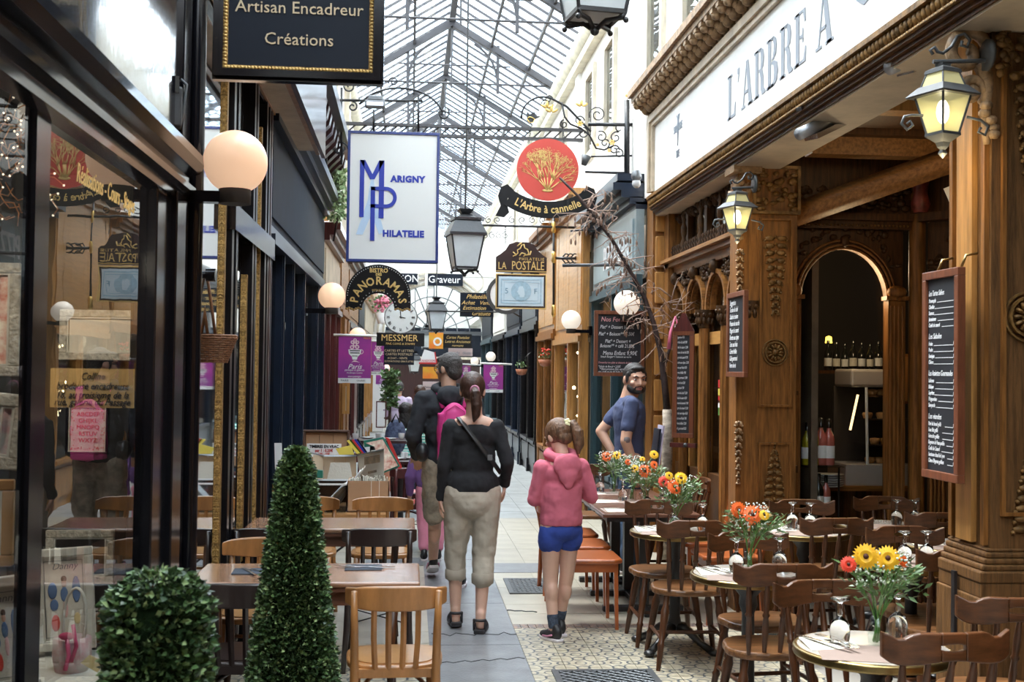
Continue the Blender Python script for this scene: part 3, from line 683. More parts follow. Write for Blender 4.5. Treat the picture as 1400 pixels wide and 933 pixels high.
# lettering on the fascia
lt = thing('painted_sign', 'large grey stencilled restaurant name on the white fascia', 'sign', (RX, 6, 3.3))
def serif_word(m, word, y0, z0, h, w, gap):
    """heavy stencil capitals built from bars: thick stems, thin strokes, serifs"""
    y = y0
    mm_ = m.M
    for ch in word:
        if ch == ' ': y -= w*.75; continue
        if ch == "'":
            m.prism([(0-(y0-y), 0), (.0, 0)], 0, 0) if False else None
        st = GL[ch]
        for poly in st[1]:
            pts = [(px_*h*st[0]*.68, pz*h) for px_, pz in poly]
            m.prism([(p+(y0-y), z) for p, z in pts], 0, .0012)
        for v_ in m.v: v_.z = 3.42+(v_.z-3.42)*.85
        obj('letter', m, 'grey_text', lt, w=True); m = MB(mm_)
        y -= h*st[0]*.62+gap
    return y
GL = {
 'L': (.85, [[(.15, 0), (.42, 0), (.42, 1), (.15, 1)], [(0, 0), (.95, 0), (1, .30), (.92, .30), (.80, .07), (0, .05)], [(0, .95), (.57, .95), (.57, 1), (0, 1)]]),
 "'": (.3, [[(.2, 1), (.85, 1), (.85, .88), (.35, .68), (.3, .70), (.5, .86), (.2, .88)]]),
 'A': (1.1, [[(.38, 1), (.58, 1), (.92, .0), (.66, 0)], [(.40, .95), (.44, .88), (.20, .05), (.13, .05)], [(.24, .30), (.62, .30), (.61, .36), (.26, .36)], [(0, 0), (.34, 0), (.34, .05), (0, .05)], [(.56, 0), (1, 0), (1, .05), (.56, .05)]]),
 'R': (1.0, [[(.12, 0), (.36, 0), (.36, 1), (.12, 1)], [(0, 0), (.46, 0), (.46, .05), (0, .05)], [(0, .95), (.6, .95), (.6, 1), (0, 1)], [(.42, .95), (.6, 1), (.8, .92), (.86, .76), (.8, .58), (.6, .50), (.42, .50), (.42, .56), (.56, .56), (.6, .66), (.6, .84), (.55, .93)], [(.50, .50), (.72, .52), (.82, .36), (.84, .12), (1, .05), (.96, 0), (.7, 0), (.60, .12), (.58, .36)]]),
 'B': (.95, [[(.12, 0), (.36, 0), (.36, 1), (.12, 1)], [(0, 0), (.6, 0), (.6, .05), (0, .05)], [(0, .95), (.6, .95), (.6, 1), (0, 1)], [(.42, .95), (.6, 1), (.8, .92), (.86, .78), (.8, .62), (.6, .54), (.42, .54), (.56, .6), (.6, .7), (.6, .84), (.55, .93)], [(.42, .50), (.65, .50), (.9, .42), (.97, .25), (.88, .08), (.65, 0), (.42, .0), (.42, .05), (.6, .09), (.66, .25), (.6, .42), (.42, .46)]]),
 'E': (.85, [[(.14, 0), (.42, 0), (.42, 1), (.14, 1)], [(0, 0), (.95, 0), (1, .28), (.92, .28), (.78, .06), (0, .05)], [(0, .95), (.74, .95), (.86, .75), (.94, .75), (.92, 1), (0, 1)], [(.46, .48), (.66, .48), (.70, .38), (.76, .38), (.76, .65), (.70, .65), (.66, .54), (.46, .54)]]),
 '`': (.0, [])}
m = MB(WALL_R(RX-.002, 8.02, 3.42))
y = serif_word(m, "L'ARBRE", 0, 0, .36, .2, .045)
serif_word(m, "A", 0, 0, .36, .2, .045) if False else None
m = MB(WALL_R(RX-.002, 8.02+y-.13, 3.42))
for poly in GL['A'][1]: m.prism([(p*.36*1.1*.68, z*.31) for p, z in poly], 0, .0012)
m.prism([(.08, .37), (.14, .37), (.19, .33), (.16, .33)], 0, .0012)
obj('letter', m, 'grey_text', lt, w=True)
m = MB(WALL_R(RX-.002, 8.02+y-.60, 3.42)); m.text('CANNELLE', .42, T(.9, .18), .0012, sx=.8)
tag(obj('lettering', m, 'grey_text', lt, w=True), kind='stuff')
m = MB(WALL_R(RX-.002, 9.55, 3.60)); m.text('SALON DE', .09, T(0, .09), .003, sx=.7); m.text('THE', .09, T(0, -.13), .003, sx=.7)
for k in range(7): m.tube([(0, -.06+.01*k, 0), (.03*math.sin(k), .12, 0), (.05*math.cos(k*1.3), .20, 0)], .004, 4)
tag(obj('small_lettering', m, 'grey_text', lt, w=True), kind='stuff')
# ---- arcade: columns, arches, ledge with balusters, upper panes
arc_c = [10.33, 9.66, 8.98, 8.34]
HW = .335
SPZ, ARR = 2.16, .285
glassp = None
m = MB(); m.bx(AXW-.10, AXW+.06, 8.02, 10.7, 2.60, 2.64); m.bx(AXW-.14, AXW+.06, 8.02, 10.7, 2.64, 2.67); m.bx(AXW-.05, AXW+.04, 8.02, 10.7, 2.53, 2.60)
obj('ledge', m, 'oak_y', rs)
for c in arc_c:
    m = MB(T(AXW, c, SPZ) @ Matrix(((0, 0, -1, 0), (-1, 0, 0, 0), (0, 1, 0, 0), (0, 0, 0, 1))))
    for i in range(12):
        a0, a1 = PI*i/12, PI*(i+1)/12
        m.prism([(ARR*math.cos(a0), ARR*math.sin(a0)), (HW*math.copysign(1, math.cos(a0)) if 0 else (HW if math.cos(a0) > 0 else -HW), .40 if 0 < i < 11 else (.0 if i == 0 else .40)), (HW if math.cos(a1) > 0 else -HW, .40 if i < 11 else 0), (ARR*math.cos(a1), ARR*math.sin(a1))], -.04, .01)
    obj('spandrel', m, 'oak_dark', rs)
    m = MB(T(AXW, c, SPZ) @ Matrix(((0, 0, -1, 0), (-1, 0, 0, 0), (0, 1, 0, 0), (0, 0, 0, 1))))
    m.ring(ARR-.01, ARR+.025, 0, .05, 20, a1=PI); obj('archivolt', m, 'oak_x', rs)
    m = MB(T(AXW, c, SPZ) @ Matrix(((0, 0, -1, 0), (-1, 0, 0, 0), (0, 1, 0, 0), (0, 0, 0, 1))))
    m.ring(ARR-.045, ARR-.012, -.06, .02, 20, a1=PI)
    for k in range(26): a = PI*(k+.5)/26; m.ell(((ARR-.012)*math.cos(a), (ARR-.012)*math.sin(a), .03), .010, 5, 4)
    obj('bead_arch', m, 'oak', rs)
    m = MB()
    for sg in (-1, 1):
        for k in range(10):
            m.ell((AXW-.03, c+sg*(.20+rnd.uniform(0, .12)), SPZ+.24+rnd.uniform(0, .14)), (.025, rnd.uniform(.015, .035), rnd.uniform(.015, .03)), 6, 4)
    m.ell((AXW-.05, c, SPZ+ARR+.045), (.05, .035, .06), 8, 6)
    tag(obj('foliage_carving', m, 'carving_dark', rs), kind='stuff')
    obj('shop_pane', MB().bx(AXW+.02, AXW+.028, c-.31, c+.31, .85, 3.08), 'dark_window', rs)
    obj('door_stile', MB().bx(AXW+.00, AXW+.05, c-.30, c-.25, .5, SPZ), 'oak', rs)
    obj('sill_panel', MB().bx(AXW-.02, AXW+.06, c-.30, c+.30, 0, .85), 'oak_dark', rs)
colp = [(.075, 0), (.075, .12), (.062, .14), (.062, .40), (.07, .42), (.048, .45), (.045, .50), (.04, 1.40), (.036, 1.62)]
cps = None
for y in [10.0, 9.32, 8.66, 8.06]:
    m = MB(T(AXW-.04, y, .35)); m.lathe([(.085, 0), (.085, .06), (.07, .08), (.075, .11), (.055, .14), (.048, .17), (.043, 1.66)], 16)
    for k in range(10): a = 2*PI*k/10; m.cyl((.044*math.cos(a), .044*math.sin(a), .2), (.040*math.cos(a), .040*math.sin(a), 1.62), .007, n=5)
    c = obj('column', m, 'oak', rs)
    m = MB(T(AXW-.04, y, 2.01)); m.lathe([(.045, 0), (.055, .015), (.05, .03), (.06, .07), (.082, .12), (.082, .15)], 12)
    for k in range(10): a = 2*PI*k/10; m.ell((.062*math.cos(a), .062*math.sin(a), .06), (.018, .018, .035), 6, 4); m.ell((.078*math.cos(a), .078*math.sin(a), .11), (.014, .014, .016), 6, 4)
    obj('capital', m, 'carving_dark', rs)
    obj('plinth', MB().cb((AXW-.03, y, .17), (.2, .2, .36)), 'oak_dark', rs)
# balusters and upper windows above the ledge
bal = None; y = 8.2
while y < 10.6:
    big = int(round((y-8.2)/.085)) % 7 == 0
    m = MB()
    if big: m.lathe([(.02, 0), (.035, .03), (.018, .06), (.03, .11), (.015, .15), (.026, .19), (.028, .24), (.013, .28), (.02, .31), (.0, .36)], 8)
    else: m.lathe([(.014, 0), (.022, .02), (.010, .04), (.020, .065), (.010, .085), (.018, .10), (.0, .125)], 7)
    o = obj('baluster', m, 'carving_dark', rs); o.location = (AXW-.06, y, 2.67); y += .085
for y in (8.1, 8.75, 9.4, 10.05, 10.65): obj('upper_mullion', MB().bx(AXW-.02, AXW+.05, y-.04, y+.04, 2.67, 3.09), 'oak_dark', rs)
m = MB()
for i in range(60): m.ell((AXW-.02+rnd.uniform(0, .02), 8.05+i*.043, 3.05+rnd.uniform(-.03, .02)), (.03, .025, rnd.uniform(.02, .045)), 6, 4)
tag(obj('frieze_carving', m, 'carving_dark', rs), kind='stuff')
# end pier with quoins (left of the arcade)
obj('end_pier', MB().bx(RX+.02, RX+.3, 10.62, 10.9, 0, 3.3), 'oak', rs)
obj('end_pier', MB().bx(RX+.12, RX+.3, 10.42, 10.62, 0, 3.1), 'oak', rs)
for k in range(9): obj('quoin', MB().cb((RX+.10, 10.61, .45+k*.33), (.12, .04, .29)), 'honey', rs, bevel=.01)
# ---- corner pilaster (faces the camera)
PYF = 8.0
pil = obj('corner_pilaster', MB().bx(2.36, 2.70, PYF, PYF+.26, 0, 3.1), 'oak', rs)
m = MB(T(2.545, PYF, 0) @ FACE_CAM)
m.frame(.235, 1.32, .014, 0, .02, T(0, 1.98+.10)); m.frame(.235, 1.1, .014, 0, .02, T(0, .62))
obj('panel_moulding', m, 'oak', rs)
def acanthus(m, cx, z0, z1, w, up=True, n=9, dep=.012):
    """carved drop of paired leaves and berries around a stem, in local x,y"""
    for i in range(n):
        t = i/(n-1); z = z0+(z1-z0)*t; ww = w*((1-t)**.6 if up else max(.15, t)**.6)
        for sg in (-1, 1):
            m.ell((cx+sg*ww*.5, z, dep*.6), (ww*.42, abs(z1-z0)/n*.42, dep), 7, 5, None)
            m.ell((cx+sg*ww*.88, z-abs(z1-z0)/n*.35, dep*.6), (.010, .010, dep), 6, 4)
        m.ell((cx, z+.01, dep*.8), (.009, .012, dep*1.2), 6, 4)
m = MB(T(2.545, PYF, 0) @ FACE_CAM); acanthus(m, 0, 2.08, 2.60, .09, False, 11); obj('carved_drop', m, 'carving', rs)
m = MB(T(2.545, PYF, 0) @ FACE_CAM); acanthus(m, 0, .72, 1.15, .09, True, 10); obj('carved_drop', m, 'carving', rs)
def rosette(name, x, y, z, r, par, mt='carving'):
    m = MB(T(x, y, z) @ FACE_CAM); m.ring(r*.88, r, 0, .02, 24); m.ring(r*1.15, r*1.25, 0, .012, 24)
    for k in range(12): a = 2*PI*k/12; m.ell((r*.56*math.cos(a), r*.56*math.sin(a), .012), (r*.20, r*.11, .018), 7, 4) if 0 else m.ell((0, 0, 0), (r*.26, r*.11, .018), 7, 4, R(a) @ T(r*.56, 0, .012))
    m.lathe([(r*.3, 0), (r*.3, .02), (r*.12, .035), (0, .04)], 10); return obj(name, m, mt, par)
rosette('rosette', 2.545, PYF, 1.60+.20, .075, rs)
m = MB(T(2.545, PYF, 0) @ FACE_CAM); m.frame(.34, .34, .02, 0, .03, T(0, 2.94)); 
for i in range(34): m.ell((rnd.uniform(-.14, .14), 2.94+rnd.uniform(-.14, .14), .012), (rnd.uniform(.015, .035), rnd.uniform(.012, .03), .018), 7, 5)
tag(obj('capital_carving', m, 'carving', rs), kind='stuff')
# passage-side strip with scroll console on top
obj('strip', MB().bx(2.27, 2.36, 8.0, 8.18, 0, 3.05), 'oak', rs)
m = MB(T(2.25, 7.95, 0) @ Matrix(((0, 0, 1, 0), (0, -1, 0, 0), (1, 0, 0, 0), (0, 0, 0, 1))) if 0 else Matrix())
m.tube([(2.33+.09*math.cos(a)*(1-a/9), 8.02, 2.96+.10*math.sin(a)*(1-a/9)) for a in [i*.35 for i in range(22)]], .028, 7)
m.tube(bez([(2.24, 8.02, 2.92), (2.20, 8.02, 2.80), (2.30, 8.02, 2.72), (2.30, 8.02, 2.55)], 10), [.035-.002*i for i in range(11)], 7)
for i in range(14): m.ell((2.30+rnd.uniform(-.04, .03), 8.0+rnd.uniform(-.03, .03), 2.60+i*.03), (.03, .03, .025), 7, 5)
m.bx(2.22, 2.42, 7.92, 8.16, 3.05, 3.10)
obj('scroll_console', m, 'carving_pale', rs)
for i in range(2):
    m = MB(T(2.285, 7.99, 0) @ FACE_CAM); acanthus(m, 0, 2.1-i*1.2, 2.5-i*1.2, .03, False, 9); obj('carved_drop', m, 'carving_pale', rs)
# ---- terrace recess: back wall with arch, angled wall, beams, ceiling
BY = 8.35
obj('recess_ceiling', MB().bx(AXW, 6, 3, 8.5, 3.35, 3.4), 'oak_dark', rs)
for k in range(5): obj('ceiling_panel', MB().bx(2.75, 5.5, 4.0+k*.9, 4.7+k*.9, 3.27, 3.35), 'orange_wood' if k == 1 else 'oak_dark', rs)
obj('ceiling_beam', MB().cyl((2.75, 8.2, 2.80), (4.3, 6.9, 3.35), .09, n=4), 'oak_y', rs)
obj('ceiling_beam', MB().bx(2.7, 4.6, 7.7, 7.85, 3.15, 3.35), 'oak_y', rs)
obj('ceiling_beam', MB().bx(2.7, 4.6, 6.5, 6.65, 3.18, 3.35), 'honey', rs)
obj('recess_sky_block', MB().bx(5.0, 5.1, -6, 8.5, 0, 4.4), 'interior_warm', rs)  # end wall of the recess, extended out of view to block reflected sky
obj('recess_sky_block', MB().bx(2.4, 5.1, 2.9, 3.0, 0, 3.4), 'oak_dark', rs)  # unseen wall added to keep reflected sky out of the arch pane
def arched_panel(mw, cx, hw, spring, rise, x0, x1, z1, mt, th=.08):
    m = MB(mw); n = 18; pts = [(cx+hw*math.cos(PI*i/n), spring+rise*math.sin(PI*i/n)) for i in range(n+1)]
    for i in range(n): a, b = pts[i], pts[i+1]; m.prism([a, (a[0], z1), (b[0], z1), b], -th, 0)
    m.prism([(x0, 0), (cx-hw, 0), (cx-hw, z1), (x0, z1)], -th, 0); m.prism([(cx+hw, 0), (x1, 0), (x1, z1), (cx+hw, z1)], -th, 0)
    obj('arched_panel', m, mt, rs)
    m = MB(mw)
    for k, o in enumerate((0, .025, .055)): 
        m2 = [(cx+(hw+o)*math.cos(PI*i/n), spring+(rise+o)*math.sin(PI*i/n), .012+.01*(k == 1)) for i in range(n+1)]; m.tube(m2, .011, 5)
    obj('arch_moulding', m, 'oak_x', rs)
    m = MB(mw)
    for i in range(60):
        a = rnd.uniform(.12, PI-.12); rr = rnd.uniform(.10, .26); x = cx+(hw+rr)*math.cos(a); z = spring+(rise+rr*.8)*math.sin(a)
        if x0+.02 < x < x1-.02 and z < z1-.04: m.ell((x, z, .006), (rnd.uniform(.015, .035), rnd.uniform(.012, .03), .018), 7, 5)
    m.ell((cx, spring+rise+.05, .02), (.035, .05, .03), 8, 6)
    tag(obj('spandrel_carving', m, 'carving_dark', rs), kind='stuff')
mw = T(0, BY, 0) @ FACE_CAM
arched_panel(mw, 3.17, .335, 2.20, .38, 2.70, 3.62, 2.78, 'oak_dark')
m = MB(); m.bx(2.70, 3.66, BY-.10, BY+.02, 2.78, 2.83); m.bx(2.70, 3.66, BY-.06, BY+.02, 2.72, 2.78); m.bx(2.70, 3.66, BY-.04, BY+.05, 2.83, 3.30); obj('entablature', m, 'oak_dark', rs)
m = MB(mw)
for i in range(70): m.ell((2.72+rnd.random()*.92, 2.93+rnd.uniform(-.06, .08), .045), (rnd.uniform(.02, .04), rnd.uniform(.015, .035), .02), 7, 5)
tag(obj('frieze_carving', m, 'carving_dark', rs), kind='stuff')
m = MB(mw)
for i in range(34): m.ell((2.72+i*.0275, 2.745, .065), (.010, .010, .010), 5, 4)
tag(obj('bead_moulding', m, 'carving', rs), kind='stuff')
obj('opening_pane', MB().bx(2.85, 3.50, BY+.05, BY+.056, .55, 2.6), 'display_glass', rs)
obj('sill_panel', MB().bx(2.80, 3.55, BY-.02, BY+.06, 0, .55), 'oak_dark', rs)
def fluted(x, y, w=.13, z0=0, z1=2.20, nm='fluted_pilaster', mt='oak'):
    m = MB(); m.bx(x-w/2, x+w/2, y-.03, y+.05, z0, z1); m.bx(x-w/2-.02, x+w/2+.02, y-.06, y+.05, z0, z0+.55)
    for k in range(4): xx = x-w/2+.02+k*(w-.04)/3; m.cyl((xx, y-.03, z0+.6), (xx, y-.03, z1-.04), .010, n=6)
    m.bx(x-w/2-.02, x+w/2+.02, y-.05, y+.05, z1, z1+.03); m.ell((x, y-.03, z1+.06), (w*.6, .04, .05), 8, 6)
    return obj(nm, m, mt, rs)
fluted(3.555, BY-.02); fluted(2.80, BY-.02, .07)
obj('corner_post', MB().cyl((3.72, BY-.02, 0), (3.72, BY-.02, 3.3), .06, n=12), 'oak', rs)
# angled wall with second arch
aw = T(3.78, BY-.03, 0) @ R(-math.radians(50)) @ FACE_CAM
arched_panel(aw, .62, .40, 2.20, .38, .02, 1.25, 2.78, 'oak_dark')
obj('angled_upper', MB(aw).prism([(0, 2.78), (1.4, 2.78), (1.4, 3.3), (0, 3.3)], -.08, .02), 'oak_dark', rs)
obj('angled_ledge', MB(aw).prism([(0, 2.78), (1.4, 2.78), (1.4, 2.84), (0, 2.84)], .02, .12), 'oak_dark', rs)
obj('opening_pane', MB(aw).prism([(.2, .5), (1.05, .5), (1.05, 2.6), (.2, 2.6)], -.07, -.065), 'display_glass', rs)
m = MB(aw)
for k in range(4): m.cyl((.06+k*.03, .2, .02), (.06+k*.03, 2.2, .02), .012, n=6)
obj('fluted_pilaster', m, 'oak', rs)
obj('carved_drum', MB().lathe([(.05, 2.84), (.07, 2.9), (.05, 2.98), (.065, 3.1), (.05, 3.3)], 12, T(3.70, BY-.12, 0)), mat('red_carving', (.28, .05, .03), .4, var=.6, vs=14), rs)
# inside of the restaurant: dark room with counter
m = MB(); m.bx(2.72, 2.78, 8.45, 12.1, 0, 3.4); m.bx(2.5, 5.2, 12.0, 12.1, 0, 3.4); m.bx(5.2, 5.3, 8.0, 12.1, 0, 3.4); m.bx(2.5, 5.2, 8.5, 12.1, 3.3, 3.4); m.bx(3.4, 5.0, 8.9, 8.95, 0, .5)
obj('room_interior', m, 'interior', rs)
for x_, y_, z_, e_ in ((3.3, 8.55, 2.3, 18), (3.9, 10.2, 2.6, 16), (3.4, 6.6, 3.1, 10)):
    lp = bpy.data.lights.new('room_fill_light', 'POINT'); lp.energy = e_; lp.color = (1, .74, .42); lp.shadow_soft_size = .12; lo = bpy.data.objects.new('room_fill_light', lp); C.objects.link(lo); lo.location = (x_, y_, z_)  # unseen fill lights added to brighten the room, display case and recess
for y_ in (9.66, 8.98): obj('door_lintel', MB().bx(AXW-.01, AXW+.05, y_-.3, y_+.3, 1.88, 1.98), 'honey_y', rs)
for y_ in (9.40, 9.90, 8.74): obj('door_stile', MB().bx(AXW-.02, AXW+.04, y_-.03, y_+.03, .4, 1.9), 'honey', rs)
obj('room_partition', MB().bx(2.78, 2.85, 9.2, 9.3, 0, 2.6), 'oak_dark', rs)
# ---- near post
PY0, PY1, PXF = 4.66, 5.02, 2.40
obj('post_core', MB().bx(PXF, PXF+.9, PY0, PY1, .85, 3.12), 'oak_old', rs)
obj('post_side_plank', MB().bx(PXF-.025, PXF, PY0+.12, PY0+.26, .95, 3.1), 'honey', rs)
for y in (PY0+.02, PY0+.31): obj('post_side_moulding', MB().bx(PXF-.02, PXF, y, y+.03, .95, 3.1), 'oak', rs)
m = MB(T(PXF+.18, PY0, 0) @ FACE_CAM); m.frame(.28, 1.95, .016, 0, .02, T(0, 2.05)); obj('panel_moulding', m, 'oak', rs)
m = MB(T(PXF+.18, PY0, 0) @ FACE_CAM); acanthus(m, 0, 2.32, 2.86, .09, False, 12); obj('carved_drop', m, 'carving', rs)
m = MB(T(PXF+.18, PY0, 0) @ FACE_CAM); acanthus(m, 0, 1.02, 1.40, .10, True, 10); obj('carved_drop', m, 'carving', rs)
rosette('rosette', PXF+.155, PY0-.005, 1.90, .085, rs)
m = MB(T(PXF+.16, PY0, 0) @ FACE_CAM)
for i in range(40): m.ell((rnd.uniform(-.13, .13), 3.0+rnd.uniform(-.10, .10), .012), (rnd.uniform(.015, .03), rnd.uniform(.012, .025), .018), 7, 5)
tag(obj('capital_carving', m, 'carving', rs), kind='stuff')
m = MB()
m.tube([(2.30+.10*math.cos(a)*(1-a/9), PY0+.02, 3.0+.11*math.sin(a)*(1-a/9)) for a in [i*.35 for i in range(22)]], .026, 7)
m.tube([(2.32+.06*math.cos(a)*(1-a/9), PY0+.02, 2.84+.06*math.sin(a)*(1-a/9)) for a in [i*.4 for i in range(20)]], .022, 7)
m.tube(bez([(2.36, PY0+.02, 2.96), (2.42, PY0+.02, 2.86), (2.37, PY0+.02, 2.78), (2.39, PY0+.02, 2.62)], 10), [.035-.002*i for i in range(11)], 7)
for i in range(12): m.ell((2.39+rnd.uniform(-.03, .03), PY0+rnd.uniform(-.0, .04), 2.66+i*.03), (.028, .028, .022), 7, 5)
obj('scroll_console', m, 'carving_pale', rs)
for k, (d, z0, z1) in enumerate(((.01, .925, .94), (.02, .90, .925), (.03, .875, .90), (.042, .85, .875), (.055, .80, .85))):
    obj('base_moulding', MB().bx(PXF-.005-d, PXF+.9, PY0-d*.6, PY1, z0, z1), 'oak_old', rs, bevel=.008)
obj('plinth_block', MB().bx(PXF-.055, PXF+.9, PY0-.03, PY1, .74, .80), 'oak_old', rs, bevel=.005)
obj('plinth_chest', MB().bx(PXF-.065, PXF+.9, PY0-.04, PY1, 0, .74), 'oak_old', rs, bevel=.005)
obj('iron_hasp', MB().bx(PXF-.078, PXF-.065, PY0+.16, PY0+.19, .55, .82), 'iron', rs)
# ================================================================ other shops on the right
shopfront(wr, 2.14, -1, [10.98, 12.1, 13.45], 'teal', 'teal', 'teal_light', zt=2.45, zf=3.2, zc=3.2, cornice=False, glass='window')
m = MB()
for k, (d, z) in enumerate(((.02, 3.20), (.08, 3.25), (.16, 3.31), (.24, 3.38), (.20, 3.47))): m.bx(2.14-d, 2.3, 10.95, 13.6, z, z+.07)
obj('teal_cornice', m, 'navy', wr)
pb = thing('painted_sign', 'white raised lettering on the grey green pizza shop fascia', 'sign', (2.1, 12.2, 2.8))
m = MB(WALL_R(2.105, 11.95, 2.86)); m.text('PIZZA BAR', .34, T(0, 0), .008, sx=.9, off=.006); m.text('restaurant', .08, T(.45, -.24), .004)
tag(obj('lettering', m, 'white', pb, w=True), kind='stuff')
shopfront(wr, 2.02, -1, [13.62, 14.6, 15.9], 'honey', 'honey', 'honey_y', zt=2.0, zf=3.6, zc=3.8, glass='window', pw=.16)
shopfront(wr, 2.00, -1, [16.1, 17.0, 17.9], 'oak', 'oak', 'honey_y', zt=2.1, zf=3.5, zc=3.7, glass='window', pw=.14)
hs = thing('gold_lettering_sign', 'small gold letters on the honey coloured shop fascia', 'sign', (2, 14.8, 2.6))
m = MB(WALL_R(1.995, 14.5, 3.0)); m.text('Librairie', .22, T(0, .25), .006, shear=.2); m.text('Ancienne', .22, T(0, -.1), .006, shear=.2); m.text('du Passage', .18, T(0, -.42), .006, shear=.2)
tag(obj('lettering', m, 'gold', hs, w=True), kind='stuff')
shopfront(wr, 1.98, -1, [18.1, 19.2, 20.4], 'black_wood', 'black_wood', 'navy', zt=2.3, zf=3.1)
shopfront(wr, 1.96, -1, [20.6, 21.9, 23.4], 'navy', 'navy', 'sign_navy', zt=2.3, zf=3.1)
shopfront(wr, 1.94, -1, [23.7, 25.2, 27], 'black_wood', 'teal', 'cream_wall', zt=2.3, zf=3.1)
shopfront(wr, 1.92, -1, [27.3, 29, 30.9], 'teal', 'teal', 'sign_navy', zt=2.3, zf=3.1)
obj('lower_wall', MB().bx(2.2, 2.6, 10.9, 46, 3.3, 4.2), 'cream_wall', wr)
obj('lower_wall', MB().bx(2.5, 2.6, 31, 46, 0, 4.2), 'cream_wall', wr)
obj('lower_wall', MB().bx(-1.3, -1.2, 31, 46, 0, 4.2), 'cream_wall', wl)
obj('rear_facade', MB().bx(-1.3, -1.0, -6, 1.25, 0, 3.6), 'black_wood', wl)
obj('rear_facade', MB().bx(2.4, 2.6, -6, 3.3, 0, 4.2), 'oak', wr)
# ================================================================ FURNITURE
def plank(m, segs, fy, th, n=14, mt=None):
    """curved board: segs of (u0,u1,lo(u),hi(u)); fy(u) gives the bow in y"""
    for u0, u1, lo, hi in segs:
        k = max(2, int(n*(u1-u0)/.4)+1); vs = []; fs = []
        for i in range(k+1):
            u = u0+(u1-u0)*i/k; y = fy(u)
            vs += [(u, y-th/2, lo(u)), (u, y+th/2, lo(u)), (u, y+th/2, hi(u)), (u, y-th/2, hi(u))]
        for i in range(k):
            for q in range(4): l = (q+1) % 4; fs.append((i*4+q, i*4+4+q, i*4+4+l, i*4+l))
        fs += [(0, 1, 2, 3), (k*4+3, k*4+2, k*4+1, k*4)]
        m.add(vs, fs, False)
def windsor():
    """tavern chair, back at -y, seat centre over the origin"""
    t = thing('tavern_chair', 'x', 'chair')
    m = MB(); pts = []
    for i in range(28):
        a = 2*PI*i/28; c, s = math.cos(a), math.sin(a)
        r = 1.0+.10*abs(math.sin(2*a))
        y = .19*s*r; x = (.205 - .02*s)*c*r
        if s > .85: y -= .012
        pts.append((x, y))
    m.prism(pts, .405, .44); obj('seat', m, 'chair_seat', t, bevel=.010)
    bow = lambda u: -.21-.045*(1-(u/.21)**2)
    sst = lambda a, b, v: (lambda q: q*q*(3-2*q))(max(0, min(1, (v-a)/(b-a))))
    hi = lambda u: .838-.020*sst(.115, .155, abs(u))+.020*sst(.175, .215, abs(u))
    lo = lambda u: .742+.008*math.cos(u*20)+(.02*(max(0, abs(u)-.17)/.05)**2)
    m = MB(); s = .042
    plank(m, [(-.218, -s, lo, hi), (s, .218, lo, hi), (-s, s, lo, lambda u: .780+.006*(abs(u)/s)**6), (-s, s, lambda u: .803-.006*(abs(u)/s)**6, hi)], bow, .024, 18)
    obj('top_rail', m, 'chair_rail', t, bevel=.005)
    for i, u in enumerate((-.155, -.078, 0, .078, .155)):
        m = MB(); p0 = Vector((u*.88, -.165, .43)); p1 = Vector((u, bow(u), .755)); d = p1-p0
        q = T(*p0) @ d.to_track_quat('Z', 'Y').to_matrix().to_4x4(); L = d.length
        m.lathe([(.009, 0), (.012, .05), (.015, L*.35), (.012, L*.52), (.018, L*.55), (.012, L*.58), (.014, L*.75), (.009, L)], 7, q)
        obj('spindle', m, 'chair_dark', t)
    for sx in (-1, 1):
        for sy in (-1, 1):
            m = MB(); p0 = Vector((sx*.20, sy*.195, 0)); p1 = Vector((sx*.14, sy*.125, .41)); d = p1-p0; L = d.length
            q = T(*p0) @ d.to_track_quat('Z', 'Y').to_matrix().to_4x4()
            m.lathe([(.012, 0), (.016, .06), (.018, L*.30), (.022, L*.33), (.016, L*.36), (.021, L*.6), (.024, L*.78), (.016, L*.85), (.018, L)], 8, q)
            obj('leg', m, 'chair_dark', t)
    for sx in (-1, 1):
        m = MB(); m.cyl((sx*.178, -.17, .17), (sx*.178, .17, .17), .011, n=6); obj('stretcher', m, 'chair_dark', t)
    m = MB(); m.cyl((-.178, 0, .17), (.178, 0, .17), .011, n=6); obj('stretcher', m, 'chair_dark', t)
    return t
W0 = windsor(); W0used = False
def chair_w(x, y, rz, label, grp='dark tavern chairs of the restaurant terrace'):
    global W0used
    if not W0used:
        W0used = True; W0.location = (x, y, 0); W0.rotation_euler = (0, 0, rz); W0['label'] = label; W0['group'] = grp; WM[W0.name] = T(x, y, 0) @ R(rz); return W0
    return dup(W0, (x, y, 0), rz, label, grp)
def back_at(px, d, rz):      # seat centre for a chair whose top rail centre is seen at px, depth d
    x = P(px, 700, d).x
    return x-math.sin(rz)*.24, d+math.cos(rz)*.24
